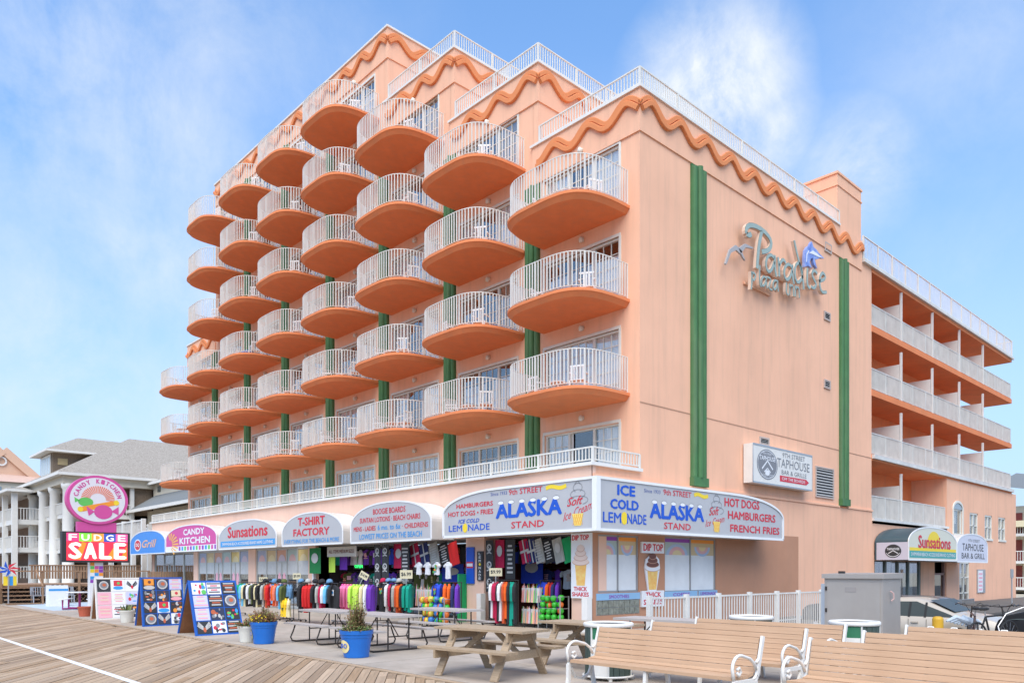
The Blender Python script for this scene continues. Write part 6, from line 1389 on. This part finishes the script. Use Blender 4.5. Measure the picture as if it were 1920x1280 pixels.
for j, ch in enumerate(word):
    if ch == ' ': continue
    a = R(168 - j*156/12); c = Vector((PX+.008, CU+.76*math.cos(a), CV+.02+.68*math.sin(a))); up = Vector((0, math.cos(a), math.sin(a))); rt = Vector((0, math.sin(a), -math.cos(a))); text(ch, (c, rt, up, X_), (-.065, .065, -.085, .085), 0, MAG, py_, .05, origin=po_)
# ================================================================ LEFT: DECK, CAFE
dk = thing('wooden_deck', 'raised brown wooden deck with board railing and lattice skirt', 'deck', (-31.5, -7, 0)); do_ = (-31.5, -7, 0)
B(-36.5, -31.55, -10.7, -3.7, .85, .97).build('floor', DECKW, dk, do_); pk = None
n = 48
for i in range(n):
    if pk is None: o = B(-31.52, -31.49, 0, .125, .98, 1.62).build('picket', DECKW, dk, do_); pk = o.data
    else: o = bpy.data.objects.new('picket', pk); C.objects.link(o); o.parent = dk
    o.location = (0, -10.68+7+i*.146 + 0, 0)
B(-31.57, -31.43, -10.7, -3.6, 1.62, 1.68).build('handrail', DECKW, dk, do_)
for y in [-10.7, -8.9, -7.2, -5.4, -3.7]: B(-31.56, -31.46, y, y+.11, 0, 1.62).build('post', DECKW, dk, do_)
la = MB()
for i in range(26):
    y = -10.6+i*.27; la.bar((-31.49, y, .05), (-31.49, min(y+.8, -3.6), .85), .03, .01)
    la.bar((-31.48, y, .85), (-31.48, min(y+.8, -3.6), .05), .03, .01)
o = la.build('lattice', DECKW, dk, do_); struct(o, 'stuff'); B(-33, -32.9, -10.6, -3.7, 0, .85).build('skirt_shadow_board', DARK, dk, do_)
for i in range(5): B(-31.45+i*.28, -31.1+i*.28, -10.66, -9.2, .78-i*.19, .83-i*.19).build('stair_tread', DECKW, dk, do_)
m = MB(); m.bar((-31.4, -9.15, 1.7), (-29.9, -9.15, .9), .06, .04); m.bar((-29.9, -9.15, .9), (-29.9, -9.15, 0), .06); m.build('stair_rail', DECKW, dk, do_)
ud = thing('upper_deck_railing', 'higher brown wooden railing behind the deck near the hotel corner', 'railing', (-37.5, -5, 1)); uo = (-37.5, -5, 1)
m = MB()
for i in range(40): m.box(-37.52, -37.48, -8.2+i*.15, -8.1+i*.15, 1.2, 1.95)
m.build('pickets', DECKW, ud, uo).__setitem__('kind', 'stuff'); B(-37.56, -37.44, -8.3, -2.2, 1.95, 2.02).build('handrail', DECKW, ud, uo)
def slat_bench(lab, x, y, L):
    t = thing('metal_bench', lab, 'bench', (x, y, 0), 0, 'grey metal benches by the deck'); pm_ = None
    m = MB(); m.bar((0, 0, .84), (0, L, .84), .03); m.bar((.35, 0, .42), (.35, L, .42), .03); m.bar((0, 0, .45), (0, L, .45), .03)
    n = int(L/.1)
    for i in range(n+1): m.bar((0, L*i/n, .84), (.06, L*i/n, .44), .04, .01); m.bar((.06, L*i/n, .44), (.42, L*i/n, .42), .04, .01)
    o = m.build('slats', GALV, t); m = MB()
    for yy in (.05, L-.05): m.bar((.4, yy, .42), (.45, yy, 0), .05); m.bar((0, yy, .84), (-.05, yy, 0), .05); m.bar((0, yy, .66), (.42, yy, .64), .04)
    m.build('frame', GALV, t); return t
slat_bench('grey metal slat bench nearest the boardwalk by the deck', -30.6, -9.55, 1.9); slat_bench('grey metal slat bench farther along behind the white kiosk', -30.6, -6.7, 2.6)
ks = thing('drink_cooler', 'white upright box with a blue stripe beside the grey bench', 'cooler', (-27.3, -9.2, 0)); ko = (-27.3, -9.2, 0); B(-27.6, -27.0, -9.5, -8.7, 0, .98).build('box', WPR, ks, ko); B(-27.0, -26.995, -9.5, -8.7, .72, .82).build('blue_stripe', LBLUE, ks, ko)
for y in (-9.35, -9.15, -8.95): B(-27.2, -27.1, y, y+.08, .98, 1.02).build('tap', RUB, ks, ko)
def cafe_table(lab, x, y, c, s_=1):
    t = thing('cafe_table', lab, 'table', (x, y, 0), 0, 'round cafe tables with fixed stools'); MB().lathe([(.01, .72), (.52, .72), (.53, .74), (.53, .76), (.01, .77)], n=20, cap=False).build('table_top', WPR, t); MB().lathe([(.05, 0), (.05, .72)], n=8).build('pedestal', c, t)
    for a in (20, 110, 200, 290):
        q = R(a); m = MB(); m.lathe([(.18, .44), (.18, .47)], (.75*math.cos(q), .75*math.sin(q), 0), 12); m.build('stool_seat', WPR, t); m = MB(); m.tube([(.75*math.cos(q), .75*math.sin(q), .44), (.75*math.cos(q), .75*math.sin(q), .06), (0, 0, .06)], .04, 6); m.build('stool_leg', c, t)
    return t
cafe_table('round white cafe table with purple legs beside the terracotta pot', -22.9, -9.2, mat('purple_metal', (.30, .03, .16), .5)); cafe_table('round white cafe table with teal legs between the poster boards', -19.5, -6.6, TEAL)
sf_ = thing('star_whirligig', 'blue and red star shaped pinwheel at the far left edge', 'pinwheel', (-30.2, -10.55, 0)); m = MB(); cc = Vector((-30.2, -10.55, 1.75))
fr = (Vector((-30.2, 0, 0)), Y_, Z_, X_)
for k in range(7): a = k*2*math.pi/7; m.poly(fr, [(-10.55, 1.75), (-10.55+.55*math.cos(a), 1.75+.4*math.sin(a)), (-10.55+.25*math.cos(a+.6), 1.75+.2*math.sin(a+.6))], .01+k*.004, .02, 0 if k in (2, 3, 4, 5) else 1)
m.build('vanes', [BLUE, RED], sf_, (-30.2, -10.55, 0)); MB().tube([(-30.22, -10.55, 0), (-30.22, -10.55, 1.75)], .03, 6).build('pole', GALV, sf_, (-30.2, -10.55, 0))
m = MB(); m.poly(fr, [(-10.75, .95), (-10.2, .95), (-10.2, 1.4), (-10.75, 1.4)], -.05, .01, 0); m.poly(fr, [(-10.5, .95), (-10.35, .95), (-10.35, 1.4), (-10.5, 1.4)], -.045, 0, 1); m.build('striped_bag', [YEL, LBLUE], sf_, (-30.2, -10.55, 0))
tag(B(-31.2, -31.1, -11.2, -10.9, 0, 1.05).build('grey_bin', GALV), 'grey corrugated bin at the left edge by the deck stairs', 'bin')

# ================================================================ NEIGHBOURING BUILDINGS
NH = thing('shingled_hotel', 'cream neighbour hotel with tall white columns and large grey hip roofs', 'building', (-62, 2, 0)); no = (-62, 2, 0)
def hiproof(name, x0, x1, y0, y1, z0, z1, m_, parent, org, ridge=None, eave=.25):
    m = MB(); rx0, rx1, ry0, ry1 = ridge
    vs = [(x0, y0, z0), (x1, y0, z0), (x1, y1, z0), (x0, y1, z0), (rx0, ry0, z1), (rx1, ry0, z1), (rx1, ry1, z1), (rx0, ry1, z1)]
    m.add(vs, [(0, 1, 5, 4), (1, 2, 6, 5), (2, 3, 7, 6), (3, 0, 4, 7), (4, 5, 6, 7)]); r_ = m.build(name, m_, parent, org)
    e = MB(); e.box(x0-.05, x1+.05, y0-.05, y1+.05, z0-eave, z0-.01); e.build('eave', WHITE, r_); 
    r_.children[0].data.transform(Matrix.Translation(-Vector(org))); return r_
CXn, CYn = -58.4, -1.5
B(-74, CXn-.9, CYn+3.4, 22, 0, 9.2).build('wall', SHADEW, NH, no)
for z in (3.2, 6.2): B(-73, CXn-.1, CYn+.1, 20, z, z+.35).build('gallery_floor', WHITE, NH, no)
B(-73.5, CXn+.45, CYn-.45, 14, 8.95, 9.75).build('fascia', NCREAM, NH, no)
c0_ = None
cl = MB(); cl.lathe([(.52, 0), (.52, .25), (.46, .3), (.45, 4.5), (.40, 8.45), (.50, 8.6), (.55, 8.95)], n=16)
for x, y in [(CXn, CYn), (CXn-4.5, CYn), (CXn-8.6, CYn), (CXn-12.8, CYn)]:
    if c0_ is None: c0_ = cl.build('column', WHITE, NH, smooth=True); o = c0_
    else: o = bpy.data.objects.new('column', c0_.data); C.objects.link(o); o.parent = NH
    o.location = (x+62, y-2, 0)
B(CXn-.15, CXn+.15, 3.35, 3.65, 0, 8.95).build('post', WHITE, NH, no)
for z in (3.55, 6.55):
    m = MB()
    def pr_(a, b, z=z):
        a, b = Vector((*a, z)), Vector((*b, z)); L = (b-a).length; d = (b-a)/L; m.bar(a+Z_*.9, b+Z_*.9, .08, .06); n = int(L/.22)
        for i in range(n): p = a+d*(L*i/n); m.box(p.x-.02, p.x+.02, p.y-.02, p.y+.02, z, z+.9)
    pr_((CXn, CYn), (CXn, 3.5)); pr_((CXn-12.8, CYn), (CXn, CYn)); m.build('gallery_railing', WHITE, NH, no)
hiproof('main_roof', -76, CXn+.9, CYn-.9, 26, 9.85, 14.6, ROOFG, NH, no, (-66.9, -66.7, 5.7, 18))
B(-70.8, -66, -1.0, 4, 9.9, 12.6).build('dormer_wall', SHAKE, NH, no)
hiproof('dormer_roof', -71.7, -65.1, -1.7, 7, 12.7, 14.4, ROOFG, NH, no, (-68.5, -68.3, 1.6, 7), .2)
B(-70.3, -66.6, -1.08, -1.02, 10.4, 12.4).build('dormer_window', WHITE, NH, no)
for i in range(4): B(-70.15+i*.9, -69.4+i*.9, -1.1, -1.085, 10.6, 12.2).build('pane', mat('pale_pane', (.55, .60, .60), .2), NH, no)
B(-65.98, -65.94, -.6, .2, 11.4, 12.0).build('patch_board', mat('tan_board', (.5, .38, .2), .8), NH, no)
for y in (-.5+CYn+4.2, ):
    for z in (3.6, 6.6): B(CXn-.88, CXn-.84, 2.1, 3.1, z, z+2.1).build('gallery_door', mat('dark_door', (.06, .05, .04), .4), NH, no)
B(CXn-.2, CXn-.1, 3.7, 5.2, 0, 9.4).build('shingle_wall', SHAKE, NH, no)
# white gallery wing, far left
WG = thing('white_gallery_wing', 'white three storey wing with open balconies at the far left edge', 'building', (-72, -4, 0)); wo = (-72, -4, 0)
wx, wy = -69.3, -3.4
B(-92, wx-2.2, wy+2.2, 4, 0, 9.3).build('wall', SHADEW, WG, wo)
for z in (3.85, 6.45): B(-92, wx, wy, 3.8, z-.45, z).build('gallery_floor', WHITE, WG, wo)
hiproof('roof', -92, wx+.7, wy-.7, 4.5, 9.2, 10.1, ROOFG, WG, wo, (-84, -74, -1, 1))
pc = None
for (x, y) in [(wx, wy), (wx, wy+3.6), (wx-4.4, wy), (wx-8.8, wy), (wx-13.2, wy)]:
    if pc is None: pc = B(-.22, .22, -.22, .22, 0, 8.95).build('post', WHITE, WG); o = pc
    else: o = bpy.data.objects.new('post', pc.data); C.objects.link(o); o.parent = WG
    o.location = (x+72, y+4, 0)
for z in (3.85, 6.45, 1.0):
    m = MB()
    for a, b in (((wx-14, wy), (wx, wy)), ((wx, wy), (wx, 3.5))):
        a, b = Vector((*a, z)), Vector((*b, z)); L = (b-a).length; d = (b-a)/L; m.bar(a+Z_*1.05, b+Z_*1.05, .1, .07); n = int(L/.24)
        for i in range(n): p = a+d*(L*i/n); m.box(p.x-.03, p.x+.03, p.y-.03, p.y+.03, z, z+1.05)
    m.build('railing', WHITE, WG, wo)
PG = thing('peach_gable_house', 'peach building with a pointed gable and round vent at the far left', 'building', (-105, 0, 0)); go_ = (-105, 0, 0); m = MB(); gx = -100.
m.poly(RT(gx), [(-6, 0), (4.6, 0), (4.6, 13.2), (.8, 16.6), (-3.2, 13.2), (-6, 13.2)], 0, 6); m.build('wall', NPEACH, PG, go_)
m = MB(); m.bar((gx+.2, 5.2, 12.8), (gx+.2, .8, 16.8), 1.0, .3, up=(1, 0, 0)); m.bar((gx+.25, -3.8, 12.8), (gx+.25, .75, 16.77), 1.0, .3, up=(1, 0, 0)); m.build('gable_trim', NPEACH, PG, go_)
m = MB(); stroke(m, RT(gx+.2), ell(.6, 15.4, .5, .5, 16, 0, 360) + [(1.1, 15.4)], .1, 0, .1); m.build('round_vent', WHITE, PG, go_)
m = MB(); m.add([(gx+3, -8, 12.6), (gx+3, 12, 12.6), (gx-.5, 9, 14.0), (gx-.5, -8, 14.0)], [(0, 1, 2, 3)]); m.build('lower_roof', mat('pinkish_roof', (.55, .38, .30), .9, var=.06, scale=3), PG, go_); B(gx-2, gx+2.6, -8, 11, 0, 12.6).build('lower_wall', NCREAM, PG, go_)
for i in range(6): B(gx+2.6, gx+2.66, -6+i*2.4, -4.6+i*2.4, 10.6, 12.0).build('window', mat('grey_glass', (.28, .34, .38), .15), PG, go_)
CH = thing('cream_annex', 'cream annex with a dark grey shed roof and small windows left of the hotel', 'building', (-48, 6, 0)); cho = (-48, 6, 0)
B(-58.1, -38.5, 5.2, 20, 0, 9.4).build('upper_wall', NCREAM, CH, cho)
m = MB(); m.add([(-58.6, 3.2, 6.95), (-36.5, 3.2, 6.95), (-36.5, 5.2, 8.35), (-57.5, 5.2, 8.35)], [(0, 1, 2, 3)]); m.build('shed_roof', ROOFD, CH, cho); B(-58.7, -36.5, 3.05, 3.2, 6.72, 6.97).build('gutter', WHITE, CH, cho)
m = MB(); m.add([(-58.3, 4.7, 9.45), (-37, 4.7, 9.45), (-37, 12, 13.2), (-58.3, 12, 13.2)], [(0, 1, 2, 3)]); m.build('upper_roof', ROOFG, CH, cho); B(-58.4, -37, 4.6, 4.75, 9.25, 9.48).build('eave', WHITE, CH, cho)
B(-56.5, -36.5, 4.2, 5.1, 0, 6.8).build('lower_wall', NTAN, CH, cho)
B(-56.9, -56.2, 5.15, 5.19, 8.6, 9.1).build('window', mat('dark_pane', (.12, .13, .12), .2), CH, cho)
for i, x in enumerate((-54.2, -50.8, -48.2, -46.2, -43.2)): w = B(x, x+.85, 4.12, 4.19, 5.0, 6.4).build('window', WHITE, CH, cho); B(x+.12, x+.73, 4.1, 4.13, 5.1, 6.3).build('pane', mat('dark_pane', (.12, .13, .12), .2), w); w.children[0].data.transform(Matrix.Translation(-Vector(cho)))
m = MB()
for a, b in (((-57.5, 1.5), (-44, 1.5)), ((-44, 1.5), (-44, -1.9)), ((-44, -1.9), (-38, -1.9))):
    a, b = Vector((*a, 3.4)), Vector((*b, 3.4)); L = (b-a).length; d = (b-a)/L; m.bar(a+Z_*1.5, b+Z_*1.5, .14, .09); n = int(L/.28)
    for i in range(n): p = a+d*(L*i/n); m.box(p.x-.03, p.x+.03, p.y-.03, p.y+.03, 3.4, 4.9)
    for i in range(4): p = a+d*(L*i/3); m.box(p.x-.12, p.x+.12, p.y-.12, p.y+.12, 0, 5.0)
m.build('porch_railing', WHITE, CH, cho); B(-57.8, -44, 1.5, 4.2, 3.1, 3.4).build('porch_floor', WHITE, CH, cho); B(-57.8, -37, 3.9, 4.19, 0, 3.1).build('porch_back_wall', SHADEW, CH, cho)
# far right motel beyond the street end
FR_ = thing('far_motel', 'far white balconied motel with red doors and grey roof at the right edge', 'building', (-2, 74, -.5)); fo = (-2, 74, -.5)
B(-18, 8, 72, 90, -.5, 8.2).build('wall', NCREAM, FR_, fo); m = MB(); m.add([(-9.5, 69.4, 10.2), (9, 69.4, 6.6), (9, 78, 8.6), (-9.5, 78, 12.2)], [(0, 1, 2, 3)]); m.build('roof', ROOFD, FR_, fo)
B(-9.5, 9, 69.6, 72, 6.0, 6.6).build('eave', mat('cream_yellow', (.72, .62, .40), .7), FR_, fo)
for z in (-.3, 2.3, 5.0):
    B(-9.0, 9, 70, 72, z+.1, z+.35).build('gallery_floor', WHITE, FR_, fo); m = MB(); m.bar((-9.0, 70, z+1.3), (9, 70, z+1.3), .08)
    for i in range(80): m.box(-9.0+i*.22, -8.96+i*.22, 69.98, 70.02, z+.35, z+1.3)
    m.build('railing', WHITE, FR_, fo)
    for i in range(8): B(-8.4+i*2.2, -7.5+i*2.2, 71.9, 71.97, z+.4, z+2.5).build('door', mat('brick_red_door', (.22, .04, .03), .6), FR_, fo)

# ================================================================ MORE STOCK IN THE OPENINGS, TOWELS
rk = thing('hanging_rail', 'ceiling rail crowded with dark printed shirts inside the wide shop opening', 'clothes rail', (-10.5, -1.6, 2.4)); ko_ = (-10.5, -1.6, 2.4)
m = MB(); m.tube([(-15.0, -1.6, 2.55), (-5.6, -1.6, 2.55)], .015, 6); m.tube([(-15.0, -1.0, 1.65), (-5.6, -1.0, 1.65)], .015, 6); m.build('rail', STEEL, rk, ko_)
rk2 = thing('hanging_rail', 'ceiling rail crowded with dark printed shirts inside the corner opening', 'clothes rail', (-2.5, -1.2, 2.4)); ko2 = (-2.5, -1.2, 2.4)
m = MB(); m.tube([(-4.2, -1.2, 2.55), (-.5, -1.2, 2.55)], .015, 6); m.tube([(-4.2, -.6, 1.75), (-.5, -.6, 1.75)], .015, 6); m.build('rail', STEEL, rk2, ko2)
for root_, base_, xa_, xb_, rows_ in ((rk, ko_, -14.8, -5.8, ((-1.6, 2.5), (-1.0, 1.6))), (rk2, ko2, -4.1, -.6, ((-1.2, 2.5), (-.6, 1.7)))):
    for yy_, zz_ in rows_:
        x = xa_
        while x < xb_:
            c = rn.choice(['navy', 'black', 'crimson', 'grey', 'blue', 'black', 'purple', 'olive', 'black', 'teal', 'white', 'rust']); key = (c, .6, .5, .24)
            if key not in SHM: q = shirt_mb(.5, .6, .24).build('display_shirt', cloth(c), root_); SHM[key] = q.data
            else: q = bpy.data.objects.new('display_shirt', SHM[key]); C.objects.link(q); q.parent = root_
            q.location = (x-base_[0], yy_-base_[1], zz_-base_[2]); q.rotation_euler = (0, 0, rn.uniform(-.5, .5))
            if rn.random() < .6:
                m = MB(); fr = FR(-.075); st_ = rn.randrange(3)
                if st_ == 0: m.poly(fr, ell(0, -.22, .1, .09, 10), 0); m.poly(fr, [(-.12, -.36), (.12, -.36), (.12, -.33), (-.12, -.33)], 0)
                elif st_ == 1:
                    for j in range(4): a = rn.uniform(.05, .12); m.poly(fr, [(-a, -.18-j*.06), (a, -.18-j*.06), (a, -.15-j*.06), (-a, -.15-j*.06)], 0)
                else: m.poly(fr, [(-.1, -.32), (.1, -.32), (.1, -.15), (-.1, -.15)], 0)
                m.build('print', rn.choice([MATS['dusty_white_print'], ORL, PINK, GRY, SOFTY]), q)
            x += rn.uniform(.28, .5)
# hats and bags along the top of the racks
hr = random.Random(31)
HC = ['black', 'navy', 'grey', 'olive', 'crimson', 'black', 'denim']
def cap(x, y, z, c, lab):
    m = MB(); m.lathe([(.10, 0), (.105, .03), (.085, .09), (.04, .12), (.005, .125)], n=10); m.add([(-.08, -.08, .01), (.08, -.08, .01), (.07, -.18, .0), (-.07, -.18, .0)], [(0, 1, 2, 3), (3, 2, 1, 0)])
    o = m.build('cap', cloth(c), smooth=True); o.location = (x, y, z); o.rotation_euler = (hr.uniform(-.3, .3), hr.uniform(-.3, .3), hr.uniform(-1, 1)); tag(o, lab, 'hat', 'caps lying on top of the clothes racks'); return o
for nm, xa_, xb_, y_, z_ in (('tie-dye rack', -11.6, -10.2, -6.1, 1.27), ('black and red hoodie rack', -8.8, -7.0, -6.2, 1.29), ('palm sweater rack', -6.8, -5.6, -4.4, 1.31)):
    for i in range(5):
        c = HC[hr.randrange(len(HC))]; cap(xa_+(xb_-xa_)*i/4, y_, z_, c, '%s cap, %s from the left on top of the %s' % (c, ORD[i], nm))
cb_ = B(-.28, .28, -.18, .18, 0, .3).box(-.3, .3, -.2, .2, .3, .36).build('cooler_box', mat('cooler_blue', (.05, .25, .62), .5)); cb_.location = (-BAY*5-BAY/2+.5, -1.25, LV[2]+.221); tag(cb_, 'blue cooler box standing on a balcony in the sixth column from the corner', 'cooler')
